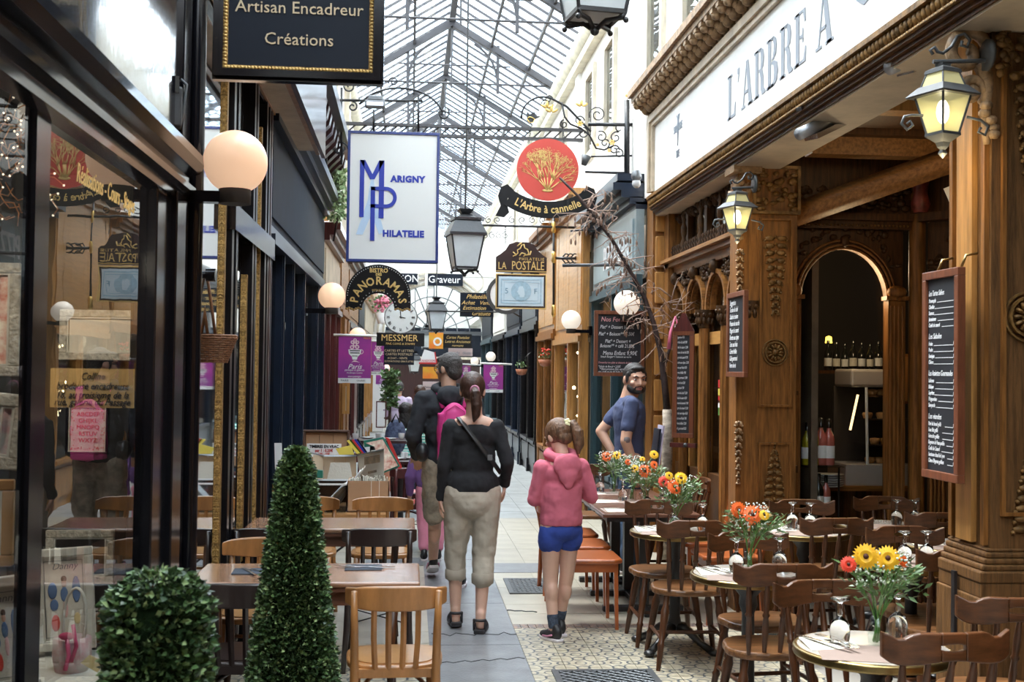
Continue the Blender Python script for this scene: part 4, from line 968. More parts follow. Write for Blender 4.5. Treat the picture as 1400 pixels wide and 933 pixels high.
for px, d, rz, lb in (
    (1300, 3.60, .06, 'nearest dark slotted chair, its back cut by the bottom edge'),
    (1074, 4.92, -.04, 'tavern chair behind the nearest slotted back, facing the middle round table'),
    (1126, 4.52, PI+.05, 'slotted tavern chair left of the yellow gerbera bouquet'),
    (953, 6.36, -.03, 'tavern chair with worn seat before the third round table'),
    (1020, 5.92, PI+.1, 'tavern chair behind the wine glasses of the middle round table'),
    (899, 7.38, PI-.02, 'slotted tavern chair at the end of the long dining table'),
    (1318, 5.30, .02, 'tavern chair just left of the big carved post base'),
    (1234, 6.12, PI, 'tavern chair behind the yellow gerbera bouquet, slot in rail'),
    (1147, 6.48, .03, 'tavern chair before the recess table with the salt shaker'),
    (1288, 6.75, -.02, 'tavern chair before the back right recess table'),
    (1094, 7.42, PI, 'tavern chair backed against the carved corner pilaster'),
    (1210, 7.62, PI-.15, 'slotted tavern chair below the pastry display case'),
    (1392, 4.16, -.1, 'tavern chair in front of the carved post at right edge'),
    ):
    x, y = back_at(px, d, rz)
    chair_w(x, y, rz, lb)
for x, y, rz, lb in ((1.55, 9.95, PI, 'tavern chair at far end of the long table, beside the waiter'), (2.05, 8.9, PI/2, 'dark chair against the arcade behind the gerbera vases')): chair_w(x, y, rz, lb)
def bistro(name, wood, seat):
    t = thing(name, 'x', 'chair')
    m = MB(); pts = []
    for i in range(32):
        a = 2*PI*i/32; c, s = math.cos(a), math.sin(a); e = .62
        x = .20*math.copysign(abs(c)**e, c); y = .19*math.copysign(abs(s)**e, s); pts.append((x*(1+.08*s), y+.0))
    m.prism(pts, .425, .455); sx = obj('seat', m, wood, t, bevel=.008)
    m = MB(); m.prism([(x*.84, y*.84) for x, y in pts], .455, .459); obj('seat_panel', m, seat, t)
    bow = lambda u: -.20-.035*math.cos(min(1, abs(u)/.21)*PI/2)+(.05*max(0, abs(u)-.165)/.04)
    m = MB(); plank(m, [(-.205, .205, lambda u: .682+.02*(abs(u)/.2)**3, lambda u: .782-.015*(abs(u)/.2)**3)], bow, .026, 18); obj('top_rail', m, wood, t, bevel=.006)
    for s in (-1, 1):
        m = MB(); m.tube([(s*.185, -.24, 0), (s*.170, -.205, .22), (s*.163, -.195, .43), (s*.165, -.215, .60), (s*.168, -.247, .765)], [.015, .018, .019, .017, .013], 8)
        obj('back_post', m, wood, t)
        m = MB(); m.tube([(s*.175, .175, 0), (s*.160, .15, .25), (s*.155, .145, .43)], [.013, .017, .021], 8); obj('leg', m, wood, t)
    for u in (-.088, -.03, .03, .088):
        m = MB(); m.tube([(u*.92, -.185, .44), (u, -.212, .57), (u, -.232, .70)], .012, 4, False, flat=.6); obj('slat', m, wood, t)
    m = MB(); m.tube([(.15*math.cos(a), -.19+.33*math.sin(a), .30+.06*math.sin(a)) for a in [PI*i/14 for i in range(15)]], .010, 6); m.cb((0, -.178, .425), (.30, .024, .035)); obj('brace', m, wood, t)
    m = MB(); m.cyl((-.15, -.2, .26), (.15, .15, .27), .004, n=5); m.cyl((.15, -.2, .26), (-.15, .15, .27), .004, n=5); obj('cross_wire', m, 'iron', t)
    return t
BT = bistro('bistro_chair', 'bistro_tan', 'bistro_seat'); BK = bistro('bistro_chair', 'bistro_black', 'bistro_black')
def place_b(src, x, y, rz, lb, first):
    g = 'tan bistro chairs at the wooden tables' if src is BT else 'dark bistro chairs at the wooden tables'
    if first: src.location = (x, y, 0); src.rotation_euler = (0, 0, rz); src['label'] = lb; src['group'] = g; return src
    return dup(src, (x, y, 0), rz, lb, g)
place_b(BT, -.045, 4.95, .03, 'tan bistro chair with four slats nearest the grey paved strip', True)
place_b(BK, -.66, 5.02, -.05, 'dark bistro chair left of the cone topiary, at near table', True)
place_b(BT, -.72, 5.86, PI, 'tan bistro chair behind the near table, left of the topiary', False)
place_b(BK, -.155, 6.66, .02, 'dark bistro chair directly behind the near wooden table', False)
place_b(BK, -.74, 6.66, -.03, 'dark bistro chair half hidden left of the topiary top', False)
place_b(BT, -.165, 7.78, PI, 'tan bistro chair with broad back before the cardboard stamp box', False)
place_b(BT, -.66, 7.80, PI, 'tan bistro chair before the clear plastic box', False)
# wooden tables on the left
def left_table(x0, x1, y0, y1, lb):
    t = thing('wooden_table', lb, 'table', ((x0+x1)/2, (y0+y1)/2, 0), 0, 'wooden tables along the left shopfront')
    w, d = x1-x0, y1-y0
    m = MB(); m.bx(-w/2, w/2, -d/2, d/2, .695, .72); o = obj('tabletop', m, 'table_top', t, bevel=.008)
    m = MB(); m.bx(-w/2+.012, w/2-.012, -d/2+.012, d/2-.012, .675, .695); obj('top_edge', m, 'table_dark', t)
    m = MB(); m.frame(w-.10, d-.10, .02, .61, .675); obj('apron', m, 'table_dark', t)
    for sx in (-1, 1):
        for sy in (-1, 1):
            m = MB(); m.tube([(sx*(w/2-.10), sy*(d/2-.08), 0), (sx*(w/2-.13), sy*(d/2-.08), .35), (sx*(w/2-.11), sy*(d/2-.08), .66)], [.013, .019, .026], 6); obj('leg', m, 'chair_dark', t)
    return t
left_table(-.94, .06, 5.15, 5.66, 'brown wooden table with dark napkins, nearest on the left')
left_table(-.94, .045, 6.86, 7.38, 'second brown wooden table, behind the dark bistro chair')
# bistro round tables with brass rim
def round_table(x, y, r, lb, first=None):
    if first: return dup(first, (x, y, 0), 0, lb)
    t = thing('round_table', lb, 'table', (x, y, 0), 0, 'round brass rimmed tables of the restaurant')
    m = MB(); m.lathe([(0, .690), (r-.012, .690), (r-.012, .704), (0, .704)], 40, None, False); obj('tabletop', m, 'table_pale', t)
    m = MB(); m.lathe([(r-.014, .672), (r, .674), (r+.004, .681), (r, .687), (r+.004, .695), (r, .702), (r-.012, .7045), (r-.014, .70)], 40); obj('brass_rim', m, 'brass', t)
    m = MB(); m.lathe([(.045, .10), (.04, .16), (.032, .2), (.030, .52), (.045, .56), (.04, .60), (.09, .66), (.12, .69)], 14); obj('pedestal', m, 'iron', t)
    for k in range(4):
        a = PI/4+k*PI/2; c, s = math.cos(a), math.sin(a)
        m = MB(); m.tube([(.03*c, .03*s, .13), (.10*c, .10*s, .12), (.18*c, .18*s, .06), (.25*c, .25*s, .028)], [.032, .026, .020, .024], 8); m.ell((.27*c, .27*s, .02), (.035, .035, .02), 8, 5)
        obj('foot', m, 'iron', t)
    return t
RT = round_table(1.62, 3.97, .27, 'nearest round brass rimmed table, under the yellow gerbera bouquet')
TB = [(1.62, 3.97), (1.61, 5.44), (1.60, 6.92), (2.39, 6.92), (2.56, 5.79), (2.98, 7.2), (3.05, 6.35)]
for (x, y), lb in zip(TB[1:], ('round table with orange gerberas, second from the camera', 'third round table, before the long dining table', 'round table with salt shaker inside the recess', 'round table right of the gerberas, near the post base', 'far recess table below the display case', 'round recess table half hidden by the carved post')):
    round_table(x, y, .27, lb, RT)
# long dining table made of three two-seat tables
def dark_table(y, lb, src=None):
    if src: return dup(src, (1.63, y, 0), 0, lb)
    t = thing('dining_table', lb, 'table', (1.63, y, 0), 0, 'dark dining tables pushed together along the arcade')
    obj('tabletop', MB().bx(-.33, .33, -.275, .275, .675, .70), 'table_dark', t, bevel=.006)
    obj('pedestal', MB().bx(-.035, .035, -.035, .035, .05, .675), 'iron', t)
    m = MB(); m.bx(-.28, .28, -.03, .03, .0, .04); m.bx(-.03, .03, -.22, .22, .0, .04); obj('cross_foot', m, 'iron', t, bevel=.005)
    obj('apron', MB().bx(-.30, .30, -.25, .25, .645, .675), 'iron', t)
    return t
dt = dark_table(8.02, 'nearest table of the long row beside the girl')
dark_table(8.58, 'middle table of the long row, under the flower vases', dt); dark_table(9.14, 'far table of the long row, before the waiter', dt)
def orange_chair():
    t = thing('orange_chair', 'x', 'chair')
    m = MB(); m.prism([(-.2, -.19), (.2, -.19), (.21, .15), (.17, .2), (-.17, .2), (-.21, .15)], .42, .45); obj('seat', m, 'orange_wood', t, bevel=.01)
    obj('apron', MB().frame(.36, .34, .018, .365, .42), 'orange_wood', t)
    for sx in (-1, 1):
        obj('leg', MB().tube([(sx*.175, .165, 0), (sx*.165, .155, .42)], [.015, .02], 4, False), 'orange_wood', t)
        obj('back_post', MB().tube([(sx*.185, -.20, 0), (sx*.18, -.18, .42), (sx*.19, -.235, .70)], [.015, .02, .014], 4, False), 'orange_wood', t)
    m = MB(); plank(m, [(-.215, .215, lambda u: .66-.0*u, lambda u: .755-.03*(abs(u)/.2)**3)], lambda u: -.285+.55*u*u/.2*.4, .022, 16); obj('top_rail', m, 'orange_wood', t, bevel=.006)
    for u in (-.07, 0, .07): obj('slat', MB().tube([(u, -.18, .44), (u, -.26, .67)], .011, 4, False), 'orange_wood', t)
    return t
OC = orange_chair(); OC.location = (1.18, 7.62, 0); OC.rotation_euler = (0, 0, -PI/2); OC['group'] = 'orange brown chairs of the long table'; OC['label'] = 'orange brown chair next to the girl in the pink hoodie'
for x, y, rz, lb in ((1.20, 8.18, -PI/2, 'second orange brown chair on the passage side of the long table'), (1.21, 8.75, -PI/2, 'third orange brown chair on the passage side, far end'),
                     (2.13, 7.72, PI/2, 'curved orange chair back nearest, between table and arcade'), (2.14, 8.32, PI/2, 'curved orange chair back behind the nearest one')):
    dup(OC, (x, y, 0), rz, lb)
# ================================================================ TABLEWARE
def glass_():
    m = MB(); m.lathe([(.031, 0), (.034, .02), (.036, .05), (.030, .078), (.012, .092), (.008, .098), (.011, .108), (.007, .118), (.011, .128), (.008, .138), (.010, .146), (.034, .156), (.036, .159), (.0, .160)], 14, cap=False)
    return m
g0 = obj('wine_glass', glass_(), 'drink_glass')
def place(src, x, y, z, rz, lb, cat, grp, first=False):
    o = src if first else src.copy()
    if not first: C.objects.link(o)
    o.location = (x, y, z); o.rotation_euler = (0, 0, rz); tag(o, lb, cat, grp); return o
gl = [(-.10, .05, 0, 'left upturned glass beside the near yellow gerbera vase'), (.14, .12, 0, 'right upturned glass beside the near yellow gerbera vase'),
      (-.05, .03, 1, 'left upturned glass on the second round table'), (.17, .06, 1, 'right upturned glass on the second round table'),
      (-.01, -.02, 2, 'left upturned glass on the third round table'), (.16, -.02, 2, 'right upturned glass on the third round table'),
      (-.04, .10, 3, 'left upturned glass on the recess table by the pilaster'), (.06, .06, 3, 'right upturned glass on the recess table by the pilaster'),
      (-.06, -.06, 4, 'left upturned glass on the table by the post base'), (.06, -.05, 4, 'right upturned glass on the table by the post base'),
      (.10, -.02, 5, 'left upturned glass under the display case'), (.21, -.04, 5, 'right upturned glass under the display case')]
for i, (dx, dy, k, lb) in enumerate(gl): place(g0, TB[k][0]+dx, TB[k][1]+dy, .7045, 0, lb, 'glass', 'upturned wine glasses on the terrace tables', i == 0)
for dx, y, lb in ((-.02, 7.95, 'upturned glass nearest on the long table'), (.10, 8.05, 'second upturned glass on the long table, beside the orange gerbera'), (-.08, 8.55, 'upturned glass in the middle of the long table'), (-.16, 9.1, 'upturned glass at the far end of the long table'), (.02, 8.3, 'upturned glass between the flower vases of the long table')):
    place(g0, 1.66+dx, y, .7, 0, lb, 'glass', 'upturned wine glasses on the terrace tables')
def knife_(m): m.M = S(1.18, 1.18, 1.3); m.bx(-.006, .006, -.10, .0, 0, .003); m.prism([(-.007, 0), (.007, 0), (.008, .08), (.0, .11), (-.005, .09)], 0, .002); return m
def fork_(m):
    m.M = S(1.18, 1.18, 1.3); m.bx(-.004, .004, -.10, .03, 0, .003); m.prism([(-.004, .03), (.004, .03), (.011, .05), (.011, .06), (-.011, .06), (-.011, .05)], 0, .003)
    for k in range(4): m.bx(-.011+k*.0065, -.0085+k*.0065, .06, .10, 0, .003)
    return m
kn = obj('knife', MB().add(knife_(MB()).v, knife_(MB()).f), 'steel'); fk = obj('fork', MB().add(fork_(MB()).v, fork_(MB()).f), 'steel')
mt_ = obj('paper_placemat', MB().bx(-.17, .17, -.12, .12, 0, .0012), 'kraft')
nk = obj('paper_napkin', MB().add([(-.10, -.08, .001), (.09, -.06, .001), (.11, .08, .002), (-.08, .07, .012), (0, 0, .006)], [(0, 1, 4), (1, 2, 4), (2, 3, 4), (3, 0, 4)]), 'napkin')
dn = obj('dark_napkin', MB().bx(-.085, .085, -.075, .075, 0, .004), 'dark_napkin')
f_ = True
nm = ('nearest round table', 'second round table', 'third round table', 'recess table by the pilaster', 'table by the post base', 'far recess table', 'recess table behind the post')
for k, (x, y) in enumerate(TB):
    z = .7045
    place(mt_, x-.05, y-.10, z, -.25, 'brown paper placemat on the %s, passage side' % nm[k], 'placemat', 'brown paper placemats', f_)
    place(nk, x-.14, y+.04, z+.0014, .1, 'cream napkin under the cutlery of the %s' % nm[k], 'napkin', 'cream napkins', f_)
    place(kn, x-.17, y+.02, z+.014, .5, 'table knife on the napkin of the %s' % nm[k], 'knife', 'table knives', f_)
    place(fk, x-.12, y+.02, z+.014, .25, 'table fork on the napkin of the %s' % nm[k], 'fork', 'table forks', f_)
    f_ = False
for k, (y, w) in enumerate(((7.95, 'nearest'), (8.5, 'middle'), (9.05, 'farthest'))):
    place(mt_, 1.50, y, .7005, 0, 'brown placemat, %s of the long table' % w, 'placemat', 'brown paper placemats')
    place(nk, 1.44, y, .702, .2, 'cream napkin, %s of the long table' % w, 'napkin', 'cream napkins')
    place(kn, 1.44, y, .712, 1.3, 'table knife, %s of the long table' % w, 'knife', 'table knives')
for k, (px, y, w) in enumerate(((497, 5.52, 'right'), (345, 5.42, 'left'))):
    x = P(px, 775, y).x
    place(dn, x, y, .7205, .02, 'dark napkin on the %s of the near wooden table' % w, 'napkin', 'dark napkins', k == 0)
    place(kn, x-.02, y, .725, 1.2 if k == 0 else .4, 'knife on the %s dark napkin' % w, 'knife', 'table knives')
    place(fk, x+.03, y-.01, .725, 1.75 if k == 0 else .9, 'fork on the %s dark napkin' % w, 'fork', 'table forks')
ss = thing('salt_shaker', 'glass salt shaker with metal cap on the recess table', 'shaker', (2.22, 6.86, .7045))
obj('body', MB().lathe([(.016, 0), (.018, .05), (.014, .055)], 10), 'drink_glass', ss); obj('cap', MB().lathe([(.015, .055), (.015, .07), (.0, .074)], 10), 'steel', ss)
# ================================================================ FLOWERS
def petals(m, c, r, nrm, n, mt=0):
    q = Vector(nrm).normalized().to_track_quat('Z', 'Y').to_matrix().to_4x4(); m.cur = mt
    for row, rr, lift in ((0, 1., .0), (1, .72, .12)):
        for k in range(n):
            a = 2*PI*(k+row*.5)/n+rnd.uniform(-.05, .05); w = r*rr*.19
            mm = T(*c) @ q @ R(a)
            z = lift*r
            m.add([(r*.12, -w*.4, z), (r*.6*rr, -w, z+r*.10), (r*rr, 0, z+r*.03), (r*.6*rr, w, z+r*.10), (r*.12, w*.4, z)], [(0, 1, 2, 3, 4)], False, mm)
def leafm(m, p, d, L, w):
    d = Vector(d).normalized(); s = d.cross(Vector((rnd.uniform(-1, 1), rnd.uniform(-1, 1), rnd.uniform(.2, 1)))).normalized(); u = s.cross(d)
    p = Vector(p)
    m.add([p, p+d*L*.4+s*w+u*w*.3, p+d*L, p+d*L*.4-s*w+u*w*.3, p+d*L*.45], [(0, 1, 4), (1, 2, 4), (2, 3, 4), (3, 0, 4)], False)
def bouquet(x, y, z, flowers, lbl, vlbl, lean=0., sc=1.):
    """flowers: (dx, dz, kind, r, dy) relative to the vase foot"""
    v = thing('glass_vase', vlbl, 'vase', (x, y, z), 0, 'clear glass vases with gerberas'); 
    obj('glass', MB().lathe([(.030, 0), (.034, .004), (.036, .05), (.024, .105), (.020, .13), (.030, .165), (.042, .185)], 16, cap=False), 'vase_glass', v)
    obj('water', MB().lathe([(.0, .006), (.031, .006), (.033, .05), (.022, .10), (.0, .10)], 12, cap=False), 'vase_glass', v)
    t = thing('flower_bouquet', lbl, 'bouquet', (x, y, z), 0, 'gerbera bouquets')
    m = MB()
    ends = [Vector((dx, dy, dz)) for dx, dz, k, r, dy in flowers]+[Vector((lean+rnd.uniform(-.10, .12), rnd.uniform(-.06, .06), rnd.uniform(.22, .30))) for _ in range(6)]
    for e in ends: m.tube(bez([(rnd.uniform(-.016, .016), rnd.uniform(-.016, .016), .01), (rnd.uniform(-.01, .01), 0, .09), (e.x*.3, e.y*.3, .17), e], 7), .0028, 5)
    obj('stems', m, 'stem', t)
    for dx, dz, k, r, dy in flowers:
        fl = MB(); nrm = (dx*2+rnd.uniform(-.3, .3), -1, .35+rnd.uniform(-.2, .3)); petals(fl, (dx, dy, dz), r*sc*1.28, nrm, 22)
        f = obj('gerbera', fl, {'y': 'petal_yellow', 'o': 'petal_orange', 'r': 'petal_red', 'p': 'petal_pink'}[k], t)
        q = Vector(nrm).normalized(); e = MB(); e.ell((dx+q.x*.006, dy+q.y*.006, dz+q.z*.006), r*.27, 10, 6); obj('flower_eye', e, 'flower_eye', f)
    m = MB()
    for i in range(260):
        a = rnd.uniform(0, 2*PI); rr = rnd.uniform(.02, .115)*sc; p = (lean*rnd.random()+rr*math.cos(a)*1.15, rr*math.sin(a)*.8, .16+rnd.random()*.13*sc)
        leafm(m, p, (math.cos(a), math.sin(a)*.6, rnd.uniform(-.3, .9)), rnd.uniform(.02, .05), rnd.uniform(.004, .009))
    tag(obj('foliage', m, 'leaf_mid', t), kind='stuff')
    m = MB()
    for k in range(5):
        e = Vector((lean*1.4+rnd.uniform(-.02, .14), rnd.uniform(-.04, .05), rnd.uniform(.22, .33))); b = bez([(0, 0, .15), (e.x*.4, 0, .2), (e.x*.8, e.y, e.z*.9), e], 8); m.tube(b, .0015, 4)
        for i in range(2, 9):
            for sg in (-1, 1): leafm(m, b[i], (sg*.7, rnd.uniform(-.4, .2), .6), .026, .006)
    tag(obj('eucalyptus_spray', m, 'leaf_light', t), kind='stuff')
    m = MB()
    for i in range(150): m.ell((rnd.uniform(-.12, .06)+lean, rnd.uniform(-.06, .06), .21+rnd.random()*.12), .0048, 4, 3)
    tag(obj('gypsophila_spray', m, 'gypsophila', t), kind='stuff')
def off(px, py, x, y, z): q = P(px, py, y); return q.x-x, q.z-z
def bq(x, y, z, fl, *a, **k):
    out = []
    for px, py, kd, r in fl:
        dx, dz = off(px, py, x, y-.03, z); out.append((dx, dz, kd, r, -.03+rnd.uniform(-.02, .01)))
    bouquet(x, y, z, out, *a, **k)
bq(P(1200, 860, 4.0).x, 4.0, .7045, [(1181, 760, 'y', .037), (1212, 763, 'y', .036), (1157, 771, 'r', .024), (1236, 768, 'o', .02)], 'bouquet with two yellow gerberas and one red one, nearest', 'clear glass vase holding the two yellow gerberas, nearest', lean=.04)
bq(P(1024, 765, 5.46).x, 5.46, .7045, [(1028, 704, 'o', .040), (1010, 698, 'o', .034), (1043, 704, 'y', .022)], 'bouquet of two orange gerberas on the second round table', 'clear glass vase holding orange gerberas, second round table', lean=.03)
bq(P(922, 712, 6.95).x, 6.95, .7045, [(921, 666, 'o', .040), (908, 659, 'r', .030), (930, 654, 'y', .034), (915, 651, 'y', .022)], 'bouquet of red, orange and yellow gerberas on the third round table', 'clear glass vase on the third round table, holding mixed gerberas', lean=.05)
bq(P(881, 672, 8.0).x, 8.0, .70, [(882, 645, 'o', .040), (894, 636, 'o', .026), (868, 641, 'y', .024)], 'bouquet with one big orange gerbera, front of the long table', 'clear glass vase at the front of the long table', lean=.02)
bq(P(864, 668, 8.6).x, 8.6, .70, [(894, 622, 'y', .03), (878, 628, 'y', .018), (858, 632, 'o', .02)], 'bouquet of white sprays with small yellow blooms, long table', 'clear glass vase in the middle of the long table', lean=.02)
bq(P(839, 665, 9.1).x, 9.1, .70, [(829, 625, 'o', .034), (843, 623, 'y', .03)], 'bouquet in front of the waiter, orange and yellow gerberas', 'clear glass vase in front of the waiter', lean=0)
# ================================================================ TOPIARIES
def topiary(name, x, y, z0, z1, r0, r1, n, leaf, lb, pot_lb, cols, cone=True):
    t = thing(name, lb, 'topiary', (x, y, 0))
    m = MB(); zz = z1-z0
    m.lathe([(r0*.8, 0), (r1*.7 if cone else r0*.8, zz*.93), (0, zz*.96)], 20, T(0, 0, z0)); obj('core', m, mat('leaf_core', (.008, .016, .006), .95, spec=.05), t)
    mats_ = [MB() for _ in cols]
    for i in range(n):
        h = rnd.random() if not cone else 1-math.sqrt(rnd.random()*(1-.12)+.0)*1.0
        h = rnd.random()**(1.25 if cone else 1); inner = rnd.random() < .35
        a = rnd.uniform(0, 2*PI); r = r0+(r1-r0)*h
        if h > .93: r *= math.sqrt(max(0, (1-h)/.07))*.9+.1
        r += rnd.uniform(-.022, -.008) if inner else rnd.uniform(-.010, .012); c, s = math.cos(a), math.sin(a); z = z0+zz*min(1, h+rnd.uniform(-.01, .01))
        mm = rnd.choices(mats_, weights=[5, 4, 1.2][:len(cols)])[0]
        d = Vector((c+rnd.uniform(-.6, .6), s+rnd.uniform(-.6, .6), rnd.uniform(-.3, 1)))
        leafm(mm, (r*c, r*s, z), d, leaf*rnd.uniform(.7, 1.3), leaf*rnd.uniform(.32, .5))
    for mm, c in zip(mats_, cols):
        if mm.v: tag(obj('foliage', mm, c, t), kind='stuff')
    obj('trunk', MB().cyl((0, 0, .2), (0, 0, z0+.1), .018), 'bark', t)
    pt = thing('plant_pot', pot_lb, 'pot', (x, y, 0))
    obj('pot_wall', MB().lathe([(r0*.75, 0), (r0*1.0, z0-.06), (r0*1.08, z0-.06), (r0*1.08, z0-.02), (r0*.95, z0-.02), (r0*.93, z0-.05), (0, z0-.05)], 24), 'dark_grey', pt)
q = P(404, 700, 4.35)
topiary('cone_topiary', q.x, q.y, .30, 1.355, .185, .042, 22000, .017, 'tall pointed boxwood cone topiary standing before the wooden table', 'dark pot under the tall cone topiary', ['leaf_dark', 'leaf_mid', 'leaf_light'])
q = P(217, 850, 2.7)
topiary('round_topiary', q.x, q.y, .42, 1.185, .115, .105, 8000, .019, 'short blurred clipped topiary in the near left corner', 'dark pot under the near left topiary', ['leaf_dark', 'leaf_mid', 'leaf_light'], cone=False)
# ================================================================ PEOPLE
def cap(m, p0, p1, r0, r1=None, n=14):
    r1 = r0 if r1 is None else r1
    m.cyl(p0, p1, r0, r1, n); m.ell(p0, r0*.999, n, 8); m.ell(p1, r1*.999, n, 8)
def chain(m, pts, rs):
    for i in range(len(pts)-1): cap(m, pts[i], pts[i+1], rs[i], rs[i+1])
_cl = bpy.data.textures.new('folds', 'CLOUDS'); _cl.noise_scale = .07; _cl.noise_depth = 2
_cl2 = bpy.data.textures.new('hair_locks', 'CLOUDS'); _cl2.noise_scale = .02
def fuse(name, mb, mt, parent, vox=.008, sm=6, fold=0., tex=None):
    o = obj(name, mb, mt, parent)
    r = o.modifiers.new('remesh', 'REMESH'); r.mode = 'VOXEL'; r.voxel_size = vox; r.use_smooth_shade = True
    if sm: q = o.modifiers.new('smooth', 'SMOOTH'); q.factor = .5; q.iterations = sm
    if fold: d = o.modifiers.new('folds', 'DISPLACE'); d.texture = tex or _cl; d.strength = fold; d.mid_level = .5; d.texture_coords = 'LOCAL'
    return o
def head(m, s=1.):
    """head about its centre, facing +y, unit metres"""
    A = T(0, 0, 0) @ S(s, s, s); o = m.M; m.M = m.M @ A
    m.ell((0, -.012, .025), (.078, .098, .092), 18, 12); m.ell((0, .022, -.030), (.062, .075, .085), 16, 10); m.ell((0, .050, -.078), (.034, .034, .030), 12, 8)
    cap(m, (0, .088, .018), (0, .106, -.022), .010, .014, 8); m.ell((.012, .098, -.024), .009, 8, 6); m.ell((-.012, .098, -.024), .009, 8, 6)
    m.ell((0, .082, .032), (.058, .016, .012), 10, 6)
    m.ell((0, .087, -.052), (.024, .012, .007), 10, 6); m.ell((0, .085, -.063), (.020, .012, .007), 10, 6)
    for sx in (-1, 1):
        m.ell((sx*.045, .066, -.018), (.022, .020, .018), 8, 6)
        m.ell((sx*.080, -.008, -.006), (.010, .020, .032), 10, 8)
    m.M = o
def eyes(parent, Mh, s=1., brow='hair_black'):
    m = MB(Mh @ S(s, s, s))
    for sx in (-1, 1): m.ell((sx*.031, .0775, .010), (.0115, .010, .0062), 10, 6)
    e = obj('eye', m, 'white', parent)
    m = MB(Mh @ S(s, s, s))
    for sx in (-1, 1): m.ell((sx*.030, .0845, .010), (.0060, .006, .0058), 8, 6)
    obj('iris', m, 'hair_black', e)
    m = MB(Mh @ S(s, s, s))
    for sx in (-1, 1): m.tube([(sx*.012, .092, .028), (sx*.030, .093, .036), (sx*.050, .078, .030)], [.004, .0055, .003], 6)
    obj('eyebrows', m, brow, parent)
    m = MB(Mh @ S(s, s, s)); m.ell((0, .096, -.052), (.022, .006, .004), 10, 6); m.ell((0, .094, -.062), (.018, .006, .005), 10, 6)
    obj('lips', m, mat('lips', (.46, .18, .15), .5), parent)
def hand(m, w, d, side, palm_n, s=1., curl=.5):
    """w wrist, d direction of the fingers, palm_n palm normal"""
    w = Vector(w); d = Vector(d).normalized(); pn = Vector(palm_n).normalized(); a = d.cross(pn).normalized()*side
    for k in range(3): cap(m, w+a*(k-1)*.020*s, w+d*.075*s+a*(k-1)*.026*s, .013*s, .0115*s, 8)
    for k in range(4):
        L = (.062, .072, .068, .052)[k]*s; b = w+d*.078*s+a*(k-1.5)*.0205*s
        p1 = b+(d*math.cos(curl*.5)+pn*math.sin(curl*.5))*L*.5; p2 = p1+(d*math.cos(curl*1.4)+pn*math.sin(curl*1.4))*L*.5
        chain(m, [b, p1, p2], [.0092*s, .0085*s, .0070*s])
    b = w+d*.025*s-a*.026*s; p1 = b+(d*.7-a*.7+pn*.3)*.036*s; p2 = p1+(d*.9-a*.2+pn*.4)*.03*s; chain(m, [b, p1, p2], [.012*s, .0105*s, .008*s])
def person(label, x, y, rz, group=None): return thing('person', label, 'person', (x, y, 0), rz, group)
# ---------- man with pink backpack, seen from behind, head turned left
t = person('man in black hooded sweater with pink backpack, walking, seen from behind', .30, 9.0, .06)
Mh = T(0, .03, 1.655) @ R(.80) @ R(-.10, 'X')
m = MB(); m.M = Mh; head(m, 1.02); m.M = Matrix()
cap(m, (0, -.005, 1.46), (0, .02, 1.59), .062, .058)
m.ell((0, 0, 1.38), (.17, .09, .10), 16, 10); m.ell((0, .01, 1.2), (.155, .11, .2), 16, 10); m.ell((0, .0, .97), (.155, .11, .13), 16, 10)
La = [(-.195, 0, 1.42), (-.265, -.02, 1.14), (-.225, .16, .98)]; Ra = [(.195, 0, 1.42), (.25, -.02, 1.14), (.225, .14, .96)]
for A_, sd in ((La, -1), (Ra, 1)):
    chain(m, A_, [.052, .043, .030]); dd = (Vector(A_[2])-Vector(A_[1])); hand(m, A_[2], dd, sd, (0, .3, -1), 1., .9)
Ll = [(-.095, 0, .92), (-.11, .02, .50), (-.10, .12, .12)]; Rl = [(.095, 0, .92), (.10, .04, .50), (.11, -.04, .09)]
Ll = [(-.095, 0, .92), (-.085, .06, .50), (-.075, .30, .155)]
for L_ in (Ll, Rl): chain(m, L_, [.090, .055, .038]); k_ = Vector(L_[1]).lerp(Vector(L_[2]), .3); m.ell(k_+Vector((0, -.02, 0)), (.052, .055, .10), 12, 8)
fuse('body', m, 'skin', t, .0075, 4)
eyes(t, Mh, 1.02)
m = MB(Mh @ S(1.02, 1.02, 1.02)); m.ell((0, -.022, .036), (.086, .098, .092), 16, 10); m.ell((0, -.058, -.02), (.072, .055, .07), 14, 8); m.ell((0, .04, .075), (.062, .05, .035), 12, 6)
for sx in (-1, 1): m.ell((sx*.073, .015, .01), (.012, .025, .05), 8, 6)
fuse('hair', m, 'hair_grey', t, .007, 2, .008, _cl2)
m = MB(Mh)
for sx in (-1, 1): m.ring(.018, .022, 0, .004, 14, T(sx*.031, .100, .010) @ R(PI/2, 'X')); m.cyl((sx*.052, .096, .014), (sx*.086, .0, .012), .0028, n=5)
m.cyl((-.011, .102, .012), (.011, .102, .012), .003, n=5); obj('glasses', m, 'strap', t)
m = MB(); m.ell((0, 0, 1.36), (.21, .12, .13), 18, 10); m.ell((0, .0, 1.18), (.18, .135, .22), 18, 10); m.ell((0, 0, .98), (.185, .135, .13), 18, 10); cap(m, (-.16, 0, 1.43), (.16, 0, 1.43), .066, .066)
for A_ in (La, Ra): chain(m, A_, [.072, .063, .048])
m.ring(.045, .15, -.13, -.12, 12) if 0 else None
fuse('hooded_sweater', m, 'hoodie', t, .010, 5, .022)
m = MB(); m.tube([(.10*math.cos(a), .01+.085*math.sin(a), 1.50+.02*math.sin(a)) for a in [2*PI*i/18 for i in range(18)]], .038, 8, closed=True); m.ell((0, -.11, 1.45), (.105, .05, .085), 14, 8)
fuse('hood', m, 'hoodie', t, .010, 4, .02)
